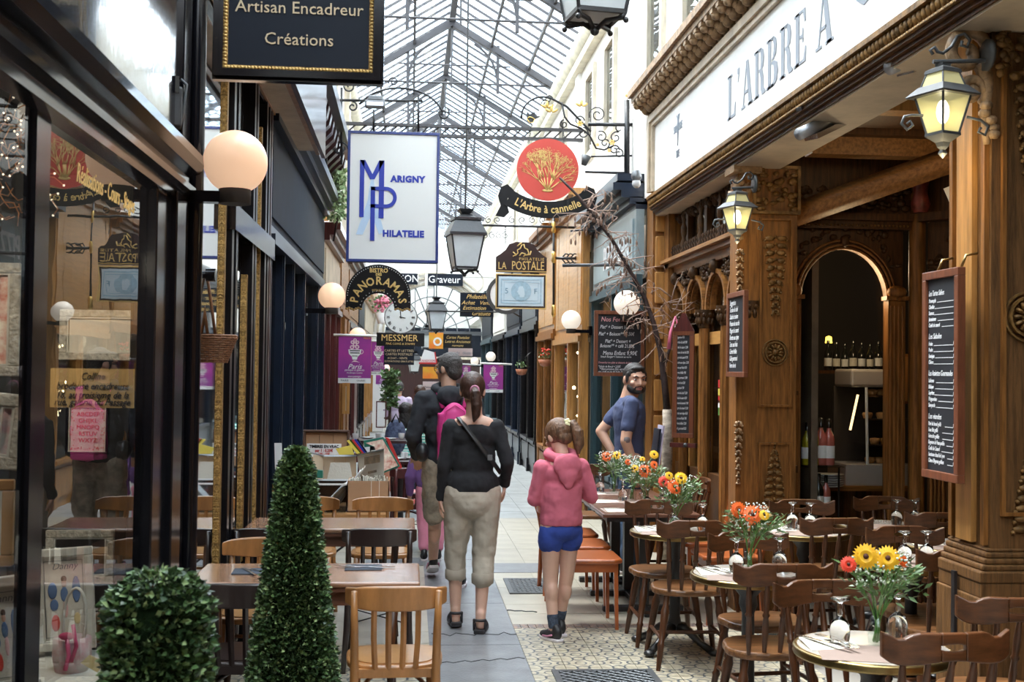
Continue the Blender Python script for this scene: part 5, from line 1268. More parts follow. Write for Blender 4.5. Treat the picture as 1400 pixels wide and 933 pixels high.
m = MB(); m.ell((0, 0, .90), (.175, .13, .12), 16, 8); chain(m, [Ll[0], (-.095, .045, .54)], [.108, .086]); chain(m, [Rl[0], (.10, .035, .50)], [.108, .088])
fuse('shorts', m, 'camo', t, .010, 4, .025)
bp = None
m = MB(T(.03, -.17, 0)); m.ell((0, -.005, 1.17), (.135, .085, .235), 18, 12); m.cb((0, .02, 1.14), (.24, .12, .36)); bp = fuse('backpack', m, 'backpack_pink', t, .010, 8, .008)
m = MB(T(.03, -.17, 0)); m.tube([(-.09, -.085, 1.02), (-.105, -.075, 1.2), (-.07, -.065, 1.34), (0, -.05, 1.385), (.07, -.065, 1.34), (.105, -.075, 1.2), (.09, -.085, 1.02)], .006, 6); m.cb((0, -.095, 1.05), (.17, .025, .18)); obj('front_pocket', m, 'backpack_grey' if 0 else 'backpack_pink', bp, bevel=.01)
m = MB()
for sx in (-1, 1): m.tube([(.03+sx*.08, -.12, 1.36), (.03+sx*.11, -.05, 1.48), (.02+sx*.12, .06, 1.49), (sx*.12, .13, 1.38)], .024, 6, flat=.35)
obj('shoulder_strap', m, 'backpack_pink', bp)
m = MB(); m.ell((-.20, -.06, 1.02), (.055, .09, .075), 12, 8); fuse('waist_bag', m, 'strap', t, .01, 3)
def shoe(par, p, yaw, pitch, mt, sole, nm='shoe', s=1., lace=None):
    A = T(*p) @ R(yaw) @ R(pitch, 'X') @ S(s, s, s); m = MB(A)
    m.ell((0, .02, .045), (.042, .09, .040), 14, 8); m.ell((0, .09, .035), (.042, .065, .032), 14, 8); m.ell((0, -.045, .065), (.036, .045, .055), 12, 8); cap(m, (0, -.035, .07), (0, -.035, .10), .036, .034)
    o = fuse(nm, m, mt, par, .006, 3)
    m = MB(A); m.prism([(-.035, -.09), (.035, -.09), (.045, 0), (.046, .10), (.02, .155), (-.02, .155), (-.046, .10), (-.045, 0)], 0, .022); obj('sole', m, sole, o, bevel=.004)
    if lace:
        m = MB(A)
        for k in range(4): m.cyl((-.025, .03+k*.02, .078-k*.009), (.025, .035+k*.02, .078-k*.009), .005, n=5)
        obj('laces', m, lace, o)
        m = MB(A); m.tube([(-.041, -.03, .05), (-.046, .02, .035), (-.044, .08, .03)], .007, 5); m.tube([(.041, -.03, .05), (.046, .02, .035), (.044, .08, .03)], .007, 5); obj('side_stripe', m, lace, o)
shoe(t, (-.072, .315, .065), .0, -.35, 'shoe_black', 'shoe_white', lace='shoe_pink'); shoe(t, (.11, -.04, .0), -.12, 0, 'shoe_black', 'shoe_white', s=1.05)
# ---------- woman with ponytail
t = person('woman with dark ponytail, black sweater and khaki capri trousers, from behind', .415, 7.5, -.02)
Mh = T(-.01, .02, 1.515) @ R(-.12) @ R(-.12, 'X')
m = MB(); m.M = Mh; head(m, .95); m.M = Matrix()
cap(m, (0, -.01, 1.34), (0, .005, 1.46), .054, .050); m.ell((0, -.0, 1.30), (.15, .075, .065), 14, 8); m.ell((0, .01, 1.12), (.13, .095, .2), 14, 8); m.ell((0, 0, .88), (.155, .11, .13), 14, 8)
La = [(-.150, -.005, 1.285), (-.188, -.02, 1.03), (-.205, .03, .82)]; Ra = [(.150, -.005, 1.285), (.215, -.05, 1.06), (.205, .06, .91)]
chain(m, La, [.042, .036, .025]); hand(m, La[2], (0, .1, -1), -1, (1, 0, 0), .92, .5)
chain(m, Ra, [.042, .036, .025]); hand(m, Ra[2], (-.05, .3, -.9), 1, (-1, 0, 0), .92, .6)
Ll = [(-.085, 0, .86), (-.105, .06, .46), (-.10, .05, .10)]; Rl = [(.085, 0, .86), (.075, .0, .46), (.055, -.10, .085)]
for L_ in (Ll, Rl): chain(m, L_, [.092, .055, .033]); k_ = Vector(L_[1]).lerp(Vector(L_[2]), .3); m.ell(k_+Vector((0, -.018, 0)), (.048, .052, .09), 12, 8)
for L_ in (Ll, Rl): f_ = Vector(L_[2]); f_.z = .055; cap(m, f_+Vector((0, -.03, -.005)), f_+Vector((0, .12, -.022)), .030, .022); cap(m, f_+Vector((0, -.02, 0)), f_+Vector((0, -.01, .06)), .03, .033)
fuse('body', m, 'skin_pale', t, .007, 4)
m = MB(Mh @ S(.97, .97, .97)); m.ell((0, -.015, .034), (.086, .104, .096), 18, 12); m.ell((0, -.065, -.015), (.066, .045, .055), 14, 8)
for sx in (-1, 1): m.ell((sx*.072, .01, .005), (.014, .035, .055), 8, 6)
hh = fuse('hair', m, 'hair_brown', t, .007, 3, .004, _cl2)
m = MB(Mh); m.tube([(.02, -.105, .0), (.03, -.15, -.03), (.04, -.145, -.10), (.035, -.12, -.17), (.02, -.11, -.21)], [.022, .034, .036, .026, .006], 12); fuse('ponytail', m, 'hair_brown', hh, .006, 3, .006, _cl2)
m = MB(Mh); m.tube([(.024+.025*math.cos(a), -.118, -.006+.025*math.sin(a)) for a in [2*PI*i/12 for i in range(12)]], .008, 6, closed=True); obj('hair_band', m, 'shoe_pink', hh)
m = MB(); m.ell((0, 0, 1.235), (.165, .10, .10), 18, 10); m.ell((0, .01, 1.08), (.142, .11, .2), 18, 10); m.ell((0, 0, .92), (.172, .125, .13), 18, 10); cap(m, (-.125, -.005, 1.285), (.125, -.005, 1.285), .050, .050)
for A_ in (La, Ra): chain(m, [A_[0], A_[1], Vector(A_[1]).lerp(Vector(A_[2]), .93)], [.052, .044, .033])
fuse('sweater', m, 'sweater', t, .009, 4, .022)
m = MB(); m.ell((0, -.005, .82), (.168, .13, .13), 18, 10)
chain(m, [Ll[0], Ll[1], (-.103, .055, .34)], [.102, .072, .062]); chain(m, [Rl[0], Rl[1], (.068, -.055, .33)], [.102, .074, .070])
fuse('capri_trousers', m, 'khaki', t, .009, 3, .022)
m = MB(); m.lathe([(.060, .305), (.066, .31), (.068, .365), (.062, .375)], 16, T(-.103, .055, 0)); m.lathe([(.064, .295), (.070, .30), (.072, .355), (.066, .365)], 16, T(.067, -.052, 0)); obj('rolled_cuff', m, 'khaki', t)
m = MB(); m.tube([(-.10, -.03, 1.345), (-.06, -.09, 1.30), (.04, -.125, 1.17), (.12, -.11, 1.07), (.17, -.06, 1.0)], .020, 6, flat=.3); sb_ = obj('bag_strap', m, 'strap', t)
m = MB(); m.cb((.10, -.13, 1.10), (.03, .012, .035), None); obj('buckle', m, 'iron_grey', sb_)
for L_, yw in ((Ll, .1), (Rl, -.15)):
    A = T(L_[2][0], L_[2][1]-.0, L_[2][2]-.085) @ R(yw); m = MB(A); m.prism([(-.034, -.075), (.034, -.075), (.04, .05), (.042, .11), (.02, .16), (-.02, .16), (-.042, .11), (-.04, .05)], 0, .03); o = obj('sandal', m, 'shoe_black', t, bevel=.005)
    m = MB(A)
    for yy, zz in ((.04, .06), (.075, .05), (.105, .042)): m.tube([(.038*math.cos(a), yy, .02+(zz-.0)*math.sin(a)) for a in [PI*i/10 for i in range(11)]], .007, 6, flat=.5)
    m.tube([(.036*math.cos(a), -.045-.02*math.sin(a)-.0, .085) for a in [-PI*.1+PI*1.2*i/10 for i in range(11)]], .009, 6); m.tube([(-.034, -.05, .02), (-.036, -.045, .085)], .008, 6); m.tube([(.034, -.05, .02), (.036, -.045, .085)], .008, 6)
    obj('straps', m, 'shoe_black', o)
# ---------- girl in pink hoodie
t = person('girl in pink hooded top and blue shorts, ponytail with yellow bow', .945, 7.2, .30)
sc_ = .82
Mh = T(0, .050, 1.235) @ R(.25) @ R(-.42, 'X')
m = MB(); m.M = Mh; head(m, .93); m.M = Matrix()
cap(m, (0, -.01, 1.10), (0, .02, 1.20), .045, .042); m.ell((0, 0, 1.06), (.12, .065, .06), 14, 8); m.ell((0, .01, .90), (.11, .08, .17), 14, 8); m.ell((0, 0, .72), (.125, .09, .10), 14, 8)
La = [(-.135, 0, 1.055), (-.165, .03, .86), (-.07, .20, .94)]; Ra = [(.135, 0, 1.055), (.205, .0, .87), (.10, .17, .95)]
chain(m, La, [.035, .030, .022]); hand(m, La[2], (.1, .3, 1), -1, (1, 0, 0), .75, .7); chain(m, Ra, [.035, .030, .022]); hand(m, Ra[2], (-.1, .3, 1), 1, (-1, 0, 0), .75, .7)
Ll = [(-.065, 0, .70), (-.062, .015, .38), (-.055, -.03, .08)]; Rl = [(.065, 0, .70), (.058, .03, .38), (.045, .10, .085)]
for L_ in (Ll, Rl): chain(m, L_, [.070, .046, .030]); k_ = Vector(L_[1]).lerp(Vector(L_[2]), .3); m.ell(k_+Vector((0, -.013, 0)), (.040, .043, .075), 12, 8)
fuse('body', m, 'skin_pale', t, .006, 4)
eyes(t, Mh, .93, 'hair_light')
m = MB(Mh @ S(.96, .96, .96)); m.ell((0, -.015, .034), (.086, .102, .095), 18, 12); m.ell((0, -.066, -.02), (.060, .04, .05), 14, 8)
for sx in (-1, 1): m.ell((sx*.072, .01, .01), (.012, .03, .045), 8, 6)
hh = fuse('hair', m, 'hair_light', t, .0065, 3, .004, _cl2)
m = MB(Mh); m.tube([(.03, -.07, .055), (.05, -.105, .05), (.062, -.115, -.01), (.066, -.095, -.08), (.06, -.07, -.14)], [.022, .032, .040, .036, .010], 12); fuse('ponytail', m, 'hair_light', hh, .006, 3, .008, _cl2)
m = MB(Mh)
for k in range(5): a = 2*PI*k/5; m.ell((.015+.016*math.cos(a), -.108, .062+.016*math.sin(a)), (.015, .006, .011), 8, 5)
m.ell((.015, -.114, .062), .007, 6, 5); obj('hair_bow', m, mat('bow_yellow', (.85, .80, .50), .6), hh)
m = MB(); m.ell((0, 0, 1.02), (.145, .09, .085), 18, 10); m.ell((0, .01, .90), (.135, .105, .17), 18, 10); m.ell((0, 0, .745), (.142, .11, .06), 18, 10); cap(m, (-.115, 0, 1.055), (.115, 0, 1.055), .046, .046); cap(m, (0, 0, .72), (0, 0, .80), .12, .125) if 0 else None
m.lathe([(.135, .70), (.138, .74), (.135, .80), (.13, .95)], 20, S(1, .8, 1))
for A_ in (La, Ra): chain(m, [A_[0], A_[1], Vector(A_[1]).lerp(Vector(A_[2]), .95)], [.052, .046, .034])
hd = fuse('hooded_top', m, 'pink_hood', t, .008, 4, .016)
m = MB(); m.tube([(.082*math.cos(a), .005+.066*math.sin(a), 1.130+.02*math.sin(a)) for a in [2*PI*i/18 for i in range(18)]], .034, 8, closed=True)
m.ell((0, -.088, 1.075), (.100, .040, .075), 14, 10); m.ell((0, -.100, 1.02), (.070, .032, .065), 12, 8); m.ell((0, -.102, .965), (.035, .024, .04), 12, 8)
fuse('hood', m, 'pink_hood', hd, .007, 3, .014)
m = MB(); m.ell((0, -.005, .67), (.135, .105, .075), 18, 10); cap(m, (-.067, 0, .66), (-.066, .003, .60), .078, .080); cap(m, (.067, 0, .66), (.065, .007, .60), .078, .080)
fuse('shorts', m, 'blue_shorts', t, .008, 3, .014)
m = MB()
for L_ in (Ll, Rl): cap(m, (L_[2][0], L_[2][1], .09), Vector(L_[2]).lerp(Vector(L_[1]), .22), .033, .037)
fuse('socks', m, 'sock', t, .006, 2)
shoe(t, (Ll[2][0], Ll[2][1], 0), .25, 0, 'shoe_black', 'shoe_white', s=.80, lace='shoe_pink'); shoe(t, (Rl[2][0], Rl[2][1], 0), -.1, 0, 'shoe_black', 'shoe_white', s=.80, lace='shoe_pink')
# ---------- bearded waiter
wx = P(860, 600, 9.6).x
t = person('bearded waiter in navy t-shirt holding menus, looking at the camera', wx, 9.6, -PI/2-.05)
t.scale = (1.05, 1.05, 1.02)
Mh = T(.015, .040, 1.555) @ R(-1.30) @ R(-.10, 'X')
m = MB(); m.M = Mh; head(m, 1.08); m.M = Matrix()
cap(m, (0, -.01, 1.38), (.01, .02, 1.50), .070, .064); m.ell((0, -.01, 1.33), (.18, .09, .09), 16, 8); m.ell((0, .0, 1.15), (.15, .11, .2), 16, 8); m.ell((0, 0, .93), (.15, .11, .13), 16, 8)
Ra = [(.20, -.01, 1.36), (.245, -.06, 1.07), (.21, .03, .83)]; La = [(-.20, -.01, 1.36), (-.22, -.20, 1.12), (-.13, -.10, .93)]
chain(m, Ra, [.052, .043, .030]); hand(m, Ra[2], (0, .2, -1), 1, (-1, 0, 0), 1., .6)
chain(m, La, [.052, .043, .030]); hand(m, La[2], (.5, .2, -.4), -1, (0, 1, 0), 1., .6)
for sx in (-1, 1): chain(m, [(sx*.095, 0, .9), (sx*.1, .02, .48), (sx*.1, 0, .09)], [.095, .058, .042])
fuse('body', m, 'skin', t, .0075, 4)
eyes(t, Mh, 1.08)
m = MB(Mh @ S(1.08, 1.08, 1.08)); m.ell((0, -.018, .042), (.083, .097, .088), 16, 10); m.ell((0, -.052, -.015), (.070, .055, .075), 12, 8); m.ell((0, .050, .090), (.055, .032, .022), 10, 6)
for sx in (-1, 1): m.ell((sx*.073, .02, .02), (.010, .022, .045), 8, 6)
fuse('hair', m, 'hair_black', t, .006, 2, .006, _cl2)
m = MB(Mh @ S(1.08, 1.08, 1.08)); 
for i in range(15):
    a = -PI*.5+PI*i/14; m.ell((.058*math.sin(a), .028+.042*math.cos(a), -.055-.022*math.cos(a)), (.018, .018, .026), 8, 6)
m.ell((0, .080, -.084), (.026, .018, .016), 10, 6)
for sx in (-1, 1): cap(m, (0, .1, -.039), (sx*.028, .088, -.046), .0055, .005, 6); cap(m, (sx*.030, .086, -.046), (sx*.032, .074, -.075), .0055, .008, 6)
fuse('beard', m, 'hair_black', t, .005, 2)
m = MB(); m.ell((0, -.005, 1.30), (.195, .115, .12), 18, 10); m.lathe([(.150, .86), (.155, .95), (.160, 1.10), (.175, 1.25), (.165, 1.34), (.10, 1.41)], 20, S(1, .74, 1)); cap(m, (-.165, -.01, 1.37), (.165, -.01, 1.37), .060, .060)
for A_ in (La, Ra): a = Vector(A_[0]); b = a.lerp(Vector(A_[1]), .62); cap(m, a, b, .058, .060)
fuse('t_shirt', m, 'navy_tee', t, .008, 7, .014)
m = MB(); m.ell((0, 0, .86), (.17, .13, .12), 16, 8)
for sx in (-1, 1): chain(m, [(sx*.09, 0, .88), (sx*.1, .02, .48), (sx*.1, 0, .12)], [.105, .08, .07])
fuse('jeans', m, 'jeans', t, .010, 4, .02)
shoe(t, (.1, 0, 0), 0, 0, 'shoe_black', 'shoe_white'); shoe(t, (-.1, 0, 0), 0, 0, 'shoe_black', 'shoe_white')
m = MB(T(.245, -.055, 1.12)); m.ell((.02, -.0, -.04), (.026, .032, .038), 8, 6); obj('tattoo', m, mat('ink', (.16, .13, .13), .6), t)
mn = thing('menu_card', 'stack of pale menu cards held by the waiter', 'menu', (wx+.25, 9.66, .92))
m = MB(R(.12, 'Y')); m.cb((0, 0, .12), (.012, .22, .34)); obj('menu_cover', m, mat('lilac_card', (.46, .42, .56), .6), mn); m = MB(R(.12, 'Y')); m.cb((-.03, -.01, .09), (.015, .22, .34)); obj('menu_board', m, 'navy', mn)
# ---------- child walking in front of the man
t = person('child in purple jacket and pink trousers, mostly hidden before the man', P(590, 700, 10.2).x, 10.2, 0)
m = MB(T(0, 0, 1.12)); head(m, .92); m.M = Matrix(); cap(m, (0, 0, .95), (0, .01, 1.06), .045, .042); m.ell((0, 0, .8), (.12, .08, .2), 12, 8)
for sx in (-1, 1):
    a_ = [(sx*.13, 0, .92), (sx*.19, 0, .72), (sx*.19, .08, .54)]; chain(m, a_, [.036, .03, .022]); hand(m, a_[2], (0, .1, -1), sx, (-sx, 0, 0), .75, .5); chain(m, [(sx*.06, 0, .62), (sx*.065, .02, .34), (sx*.06, -.02, .07)], [.068, .046, .032])
fuse('body', m, 'skin_pale', t, .008, 3)
m = MB(T(0, 0, 1.12)); m.ell((0, -.02, .03), (.086, .1, .095), 14, 9); m.ell((0, -.07, -.06), (.07, .04, .1), 12, 8); fuse('hair', m, 'hair_brown', t, .008, 2, .006, _cl2)
m = MB(); m.ell((0, 0, .88), (.15, .1, .1), 14, 8); m.ell((0, 0, .72), (.145, .11, .18), 14, 8)
for sx in (-1, 1): chain(m, [(sx*.13, 0, .92), (sx*.19, 0, .72), (sx*.19, .07, .57)], [.052, .045, .034])
fuse('jacket', m, 'violet', t, .009, 3, .014)
m = MB(); m.ell((0, 0, .58), (.13, .1, .08), 14, 8)
for sx in (-1, 1): chain(m, [(sx*.06, 0, .60), (sx*.065, .02, .34), (sx*.06, -.02, .12)], [.08, .062, .05])
fuse('trousers', m, 'petal_pink', t, .009, 3, .014)
for sx in (-1, 1): shoe(t, (sx*.06, -.02, 0), 0, 0, 'shoe_black', 'shoe_white', s=.8)
# ---------- seated people and walkers far away
def seated(x, y, z0, shirt, hair, lb, long=False, rz=0., stripes=False):
    t = person(lb, x, y, rz); Mh = T(0, .02, z0+.70)
    m = MB(); m.M = Mh; head(m, .95); m.M = Matrix(); cap(m, (0, 0, z0+.52), (0, 0, z0+.64), .05, .05)
    A1 = [(-.17, 0, z0+.50), (-.22, .05, z0+.26), (-.12, .26, z0+.24)]; A2 = [(.17, 0, z0+.50), (.22, .05, z0+.26), (.12, .26, z0+.24)]
    m.ell((0, 0, z0+.3), (.14, .09, .24), 12, 8)
    for A_, sd in ((A1, -1), (A2, 1)): chain(m, A_, [.042, .035, .025]); hand(m, A_[2], (0, 1, 0), sd, (0, 0, -1), .9, .4)
    for sx in (-1, 1): chain(m, [(sx*.09, 0, z0+.06), (sx*.11, .42, z0+.05), (sx*.11, .42, .08)], [.08, .055, .04])
    fuse('body', m, 'skin_pale', t, .011, 3)
    m = MB(Mh); m.ell((0, -.02, .03), (.088, .10, .095), 14, 9)
    if long: m.ell((0, -.075, -.10), (.085, .045, .15), 12, 8); m.ell((.03, -.05, -.2), (.05, .04, .09), 10, 6)
    fuse('hair', m, hair, t, .009, 2, .012, _cl2)
    m = MB(); m.ell((0, 0, z0+.42), (.19, .115, .16), 14, 8); m.ell((0, 0, z0+.2), (.165, .12, .22), 14, 8)
    for A_ in (A1, A2): chain(m, A_[:2], [.06, .055])
    fuse('shirt', m, shirt, t, .011, 3, .012)
    m = MB(); m.ell((0, 0, z0+.05), (.17, .14, .10), 12, 6)
    for sx in (-1, 1): chain(m, [(sx*.09, 0, z0+.06), (sx*.11, .42, z0+.05), (sx*.11, .42, .12)], [.10, .075, .06])
    fuse('trousers', m, 'jeans', t, .013, 2)
    st = thing('bistro_stool', 'stool under the '+lb[:lb.find(',')] if ',' in lb else 'stool under '+lb, 'stool', (x, y, 0))
    obj('seat', MB().lathe([(0, z0-.06), (.17, z0-.06), (.17, z0-.02), (0, z0-.02)], 16, None, False), 'maroon', st)
    for k in range(4): a = PI/4+k*PI/2; obj('leg', MB().cyl((.16*math.cos(a), .16*math.sin(a), 0), (.12*math.cos(a), .12*math.sin(a), z0-.05), .013, n=6), 'maroon', st)
gm = bpy.data.materials.new('striped_shirt'); gm.use_nodes = True; MT['striped_shirt'] = gm
_n = gm.node_tree.nodes; _l = gm.node_tree.links; _t = _n.new('ShaderNodeTexCoord'); _w = _n.new('ShaderNodeTexWave'); _w.bands_direction = 'Z'; _w.inputs['Scale'].default_value = 9; _w.inputs['Distortion'].default_value = .6
_r = _n.new('ShaderNodeValToRGB'); _r.color_ramp.elements[0].position = .62; _r.color_ramp.elements[0].color = (.08, .46, .38, 1); _r.color_ramp.elements[1].position = .68; _r.color_ramp.elements[1].color = (.75, .82, .78, 1)
_l.new(_t.outputs['Object'], _w.inputs['Vector']); _l.new(_w.outputs['Fac'], _r.inputs['Fac']); _l.new(_r.outputs['Color'], _n['Principled BSDF'].inputs['Base Color'])
seated(P(554, 580, 14.2).x, 14.2, .43, 'striped_shirt', 'hair_black', 'seated woman in green and white striped shirt, seen from behind', True)
seated(P(574, 560, 17).x, 17, .60, 'maroon_dark', 'hair_brown', 'long haired woman seated beyond the striped shirt, seen from behind', True)
seated(P(545, 560, 20).x, 20, .62, 'lilac', 'hair_grey', 'person with grey hair and lilac shirt, seated far off')
b = thing('backpack', 'dark patterned backpack hanging behind the woman in stripes', 'backpack', (P(541, 590, 13.9).x, 13.9, .62)); m = MB(); m.ell((0, 0, .22), (.13, .09, .22), 14, 10); fuse('bag', m, mat('pattern_navy', (.02, .025, .06), .8, var=.9, vs=18, dark=(.12, .15, .25)), b, .012, 4); obj('strap', MB().tube([(-.05, -.06, .40), (0, -.04, .50), (.05, -.06, .40)], .012, 6), 'strap', b)
# ================================================================ SIGNS
def spec(px0, px1, py0, py1, d):
    a = P((px0+px1)/2, (py0+py1)/2, d); return a, (px1-px0)*d/F*1.0, (py1-py0)*d/F
def sign(name, lb, px0, px1, py0, py1, d, th, board, frame=None, fw=.02, cat='sign', group=None, rz=0., fth=None):
    c, w, h = spec(px0, px1, py0, py1, d)
    t = thing(name, lb, cat, (c.x, d, c.z), rz, group)
    obj('board', MB().bx(-w/2, w/2, 0, th, -h/2, h/2), board, t)
    if frame: obj('frame', MB(FACE_CAM).frame(w, h, fw, -(fth or th)-.0, .012, None), frame, t, bevel=.003)
    return t, w, h
def letters(t, mt, items, w, h, name='lettering', z=.003):
    """items: (text, x, y, size[, sx, shear]) in fractions of the board; each line is one part"""
    for it in items:
        s, x, y, sz = it[:4]; sx = it[4] if len(it) > 4 else 1.; sh = it[5] if len(it) > 5 else 0.; al = it[6] if len(it) > 6 else 'CENTER'
        m = MB(FACE_CAM); m.M = T(0, -z, 0) @ FACE_CAM; m.text(s, sz, T(x*w, y*h), .0015, sx, sh, al)
        tag(obj(name, m, mt, t), kind='stuff')
def rod(name, pts, r, mt, lb, cat='bracket', n=6):
    return tag(obj(name, MB().tube(pts, r, n), mt), lb, cat)
# -- framer's sign
t, w, h = sign('hanging_sign', 'large black framed sign with gilt border at the top left, Artisan Encadreur', 309, 511, -110, 99, 4.5, .03, 'sign_navy')
m = MB(FACE_CAM)
for k, (o, z0, z1) in enumerate(((.0, -.03, .010), (.010, -.03, .034), (.024, -.03, .024))): m.frame(w+.078-2*o, h+.078-2*o, .016, z0, z1)
obj('black_frame', m, 'black_gloss', t)
obj('gilt_border', MB(FACE_CAM).frame(w+.004, h+.004, .020, -.01, .010), 'gold_old', t)
m = MB(FACE_CAM)
for i in range(44):
    for s in (-1, 1): m.ell((-w/2+.01+(w-.02)*i/43, s*(h/2-.009), .010), (.0065, .0075, .007), 6, 4, None); m.ell((s*(w/2-.009), -h/2+.01+(h-.02)*i/43, .010), (.0075, .0065, .007), 6, 4)
tag(obj('gilt_beading', m, 'gold_paint', t), kind='stuff')
letters(t, 'tan_paint', [('Artisan Encadreur', 0, -.084, .066, 1.), ('Créations', 0, -.29, .066, 1.)], w, h)
rod('sign_hanger', [P(400, -120, 4.5), P(400, -260, 4.5)], .012, 'iron', 'thin iron hanger over the framer sign')
# -- blue and white sign
t, w, h = sign('hanging_sign', 'white hanging sign with blue frame and letters, Marigny Philatelie', 475, 600, 180, 359, 11.8, .10, 'sign_white', 'frame_blue', .028, fth=.10)
def bar(m, x0, x1, y0, y1): m.bx(x0, x1, y0, y1, 0, .004)
m = MB(); m.M = T(0, -.002, 0) @ FACE_CAM
u = w/125.
def q(px, py): return ((px-537.5)*u, (269.5-py)*u)
def pol(m, pts, z1=.004): m.prism([q(*p) for p in reversed(pts)], 0, z1)
pol(m, [(492, 220), (498, 220), (498, 298), (492, 298)]); pol(m, [(518, 220), (525, 220), (525, 299), (518, 299)]); pol(m, [(492, 220), (499, 220), (509, 239), (509, 246), (506, 246)]); pol(m, [(525, 220), (518, 220), (509, 239), (509, 246), (512, 246)])
obj('letter_m', m, 'sign_blue', t)
m = MB(); m.M = T(0, -.004, 0) @ FACE_CAM
pol(m, [(507, 256), (513, 256), (513, 330), (507, 330)]); pol(m, [(507, 256), (528, 256), (528, 261), (507, 261)]); pol(m, [(507, 280), (528, 280), (528, 285), (507, 285)])
cx_, cy_ = q(528, 270.5); m.ring(9.5*u, 14.5*u, 0, .004, 16, T(cx_, cy_, 0), -PI/2, PI/2)
obj('letter_p', m, 'sign_blue', t)
m = MB(); m.M = T(0, -.001, 0) @ FACE_CAM
pol(m, [(508, 238), (510, 238), (514, 275), (526, 318), (519, 321), (511, 300), (506, 300), (497, 322), (488, 322), (503, 275)], .002)
obj('tower_emblem', m, 'pale_blue', t)
for s, px, py, sz in (('M', 0, 0, 0), ('ARIGNY', 557, 245, .088), ('HILATELIE', 552, 320, .088)):
    if sz:
        x, y = q(px, py); m = MB(); m.M = T(0, -.002, 0) @ FACE_CAM; m.text(s, sz, T(x, y), .002, 1.0 if s[0] == 'A' else .98, 0, 'CENTER', .005, 1.08); tag(obj('lettering', m, 'sign_blue', t), kind='stuff')
d = 11.8
br = thing('wall_bracket', 'black wrought iron scroll bracket above the blue and white sign', 'bracket', P(480, 150, d))
def wt(m, pts, r=.012): m.tube([P(a, b, d) for a, b in pts], r, 6)
def arc(cx, cy, r, a0, a1, n=14, k=1.): return [(cx+r*math.cos(math.radians(a0+(a1-a0)*i/n)), cy-r*k*math.sin(math.radians(a0+(a1-a0)*i/n))) for i in range(n+1)]
def spi(cx, cy, r, a0, turns, n=18): return [(cx+r*(1-.75*i/n)*math.cos(math.radians(a0)+turns*2*PI*i/n), cy-r*(1-.75*i/n)*math.sin(math.radians(a0)+turns*2*PI*i/n)) for i in range(n+1)]
m = MB(); wt(m, [(444, 137), (578, 138)], .014); obj('bar', m, 'iron', br, w=True)
m = MB(); wt(m, arc(545, 165, 62, 150, 15, 16, .72), .012); wt(m, spi(606, 155, 9, 60, -1.2), .010); obj('arched_scroll', m, 'iron', br, w=True)
for cx, cy, r, a, tn in ((538, 112, 7, 200, -1.2), (458, 146, 7, 90, 1.2), (482, 146, 7, 90, -1.2), (478, 118, 8, 180, 1.1), (465, 204, 11, 0, 1.3), (465, 204, 6, 180, 1.)):
    m = MB(); wt(m, spi(cx, cy, r, a, tn), .009); obj('scroll', m, 'iron', br, w=True)
for a, b in (((572, 130), (572, 180)), ((511, 150), (511, 180)), ((467, 120), (467, 225)), ((452, 115), (452, 150)), ((446, 150), (446, 255))): m = MB(); wt(m, [a, b], .013); obj('rod', m, 'iron', br, w=True)
fl = thing('flood_light', 'small grey flood light above the blue and white sign', 'light', P(513, 143, 11.6))
m = MB(); m.bx(-.10, .10, -.07, .07, -.03, .03); m.bx(-.07, .07, -.06, .06, .03, .08); obj('housing', m, 'iron_grey', fl, bevel=.01); obj('lens', MB().bx(-.08, .08, -.078, -.07, -.024, .01), mat('flood_lens', (.8, .85, 1), .3, emit=1.3), fl)
# -- Panoramas arch
d = 13.4; c0 = P(517, 424, d); t = thing('arch_sign', 'black horseshoe shaped sign with gold letters, Bistro des Panoramas', 'sign', (c0.x, d, c0.z)); k = d/F
out = [(44*k, 1*k), (44*k, 19*k)]+[(44*k*math.cos(a), 19*k+43*k*math.sin(a)) for a in [PI*i/24 for i in range(1, 24)]]+[(-44*k, 19*k), (-44*k, 1*k)]
inn = [(-22*k, 1*k)]+[(-22*k*math.cos(a), 1*k+22*k*math.sin(a)) for a in [PI*i/14 for i in range(1, 14)]]+[(22*k, 1*k)]
m = MB(FACE_CAM); n = 26
def at_(L, f): x = f*(len(L)-1); i = min(int(x), len(L)-2); g = x-i; return (L[i][0]+(L[i+1][0]-L[i][0])*g, L[i][1]+(L[i+1][1]-L[i][1])*g)
inr = list(reversed(inn))
for i in range(n):
    a, b, c, e = at_(out, i/n), at_(out, (i+1)/n), at_(inr, (i+1)/n), at_(inr, i/n); m.prism([a, b, c, e], -.05, 0)
obj('board', m, 'sign_black', t)
m = MB(FACE_CAM)
for i in range(44): p = at_(out, i/43); m.ell((p[0]*.95, .02*k+p[1]*.955, .004), .0055, 5, 4)
for i in range(16): p = at_(inr, i/15); m.ell((p[0]*1.12, p[1]*1.1+.004, .004), .0055, 5, 4)
tag(obj('bulbs', m, 'white', t), kind='stuff')
for i, ch in enumerate('PANORAMAS'):
    a = math.radians(172-i*20.6); r = 33*k; m = MB(); m.M = T(0, -.003, 0) @ FACE_CAM; m.text(ch, 15.5*k, T(r*math.cos(a)*.98, (9+0)*k+r*math.sin(a)*.92) @ R(a-PI/2), .002, .9, 0, 'CENTER', .003); tag(obj('letter', m, 'gold_paint', t), kind='stuff')
for s, y, sz in (('BISTRO', 53.5, 8), ('DES', 48.3, 5), ('RESTAURANT', 26.5, 4)):
    m = MB(); m.M = T(0, -.003, 0) @ FACE_CAM; m.text(s, sz*k, T(0, y*k), .002, .95 if sz > 4 else .7, 0, 'CENTER', .002 if sz > 4 else 0); tag(obj('lettering', m, 'gold_paint', t), kind='stuff')
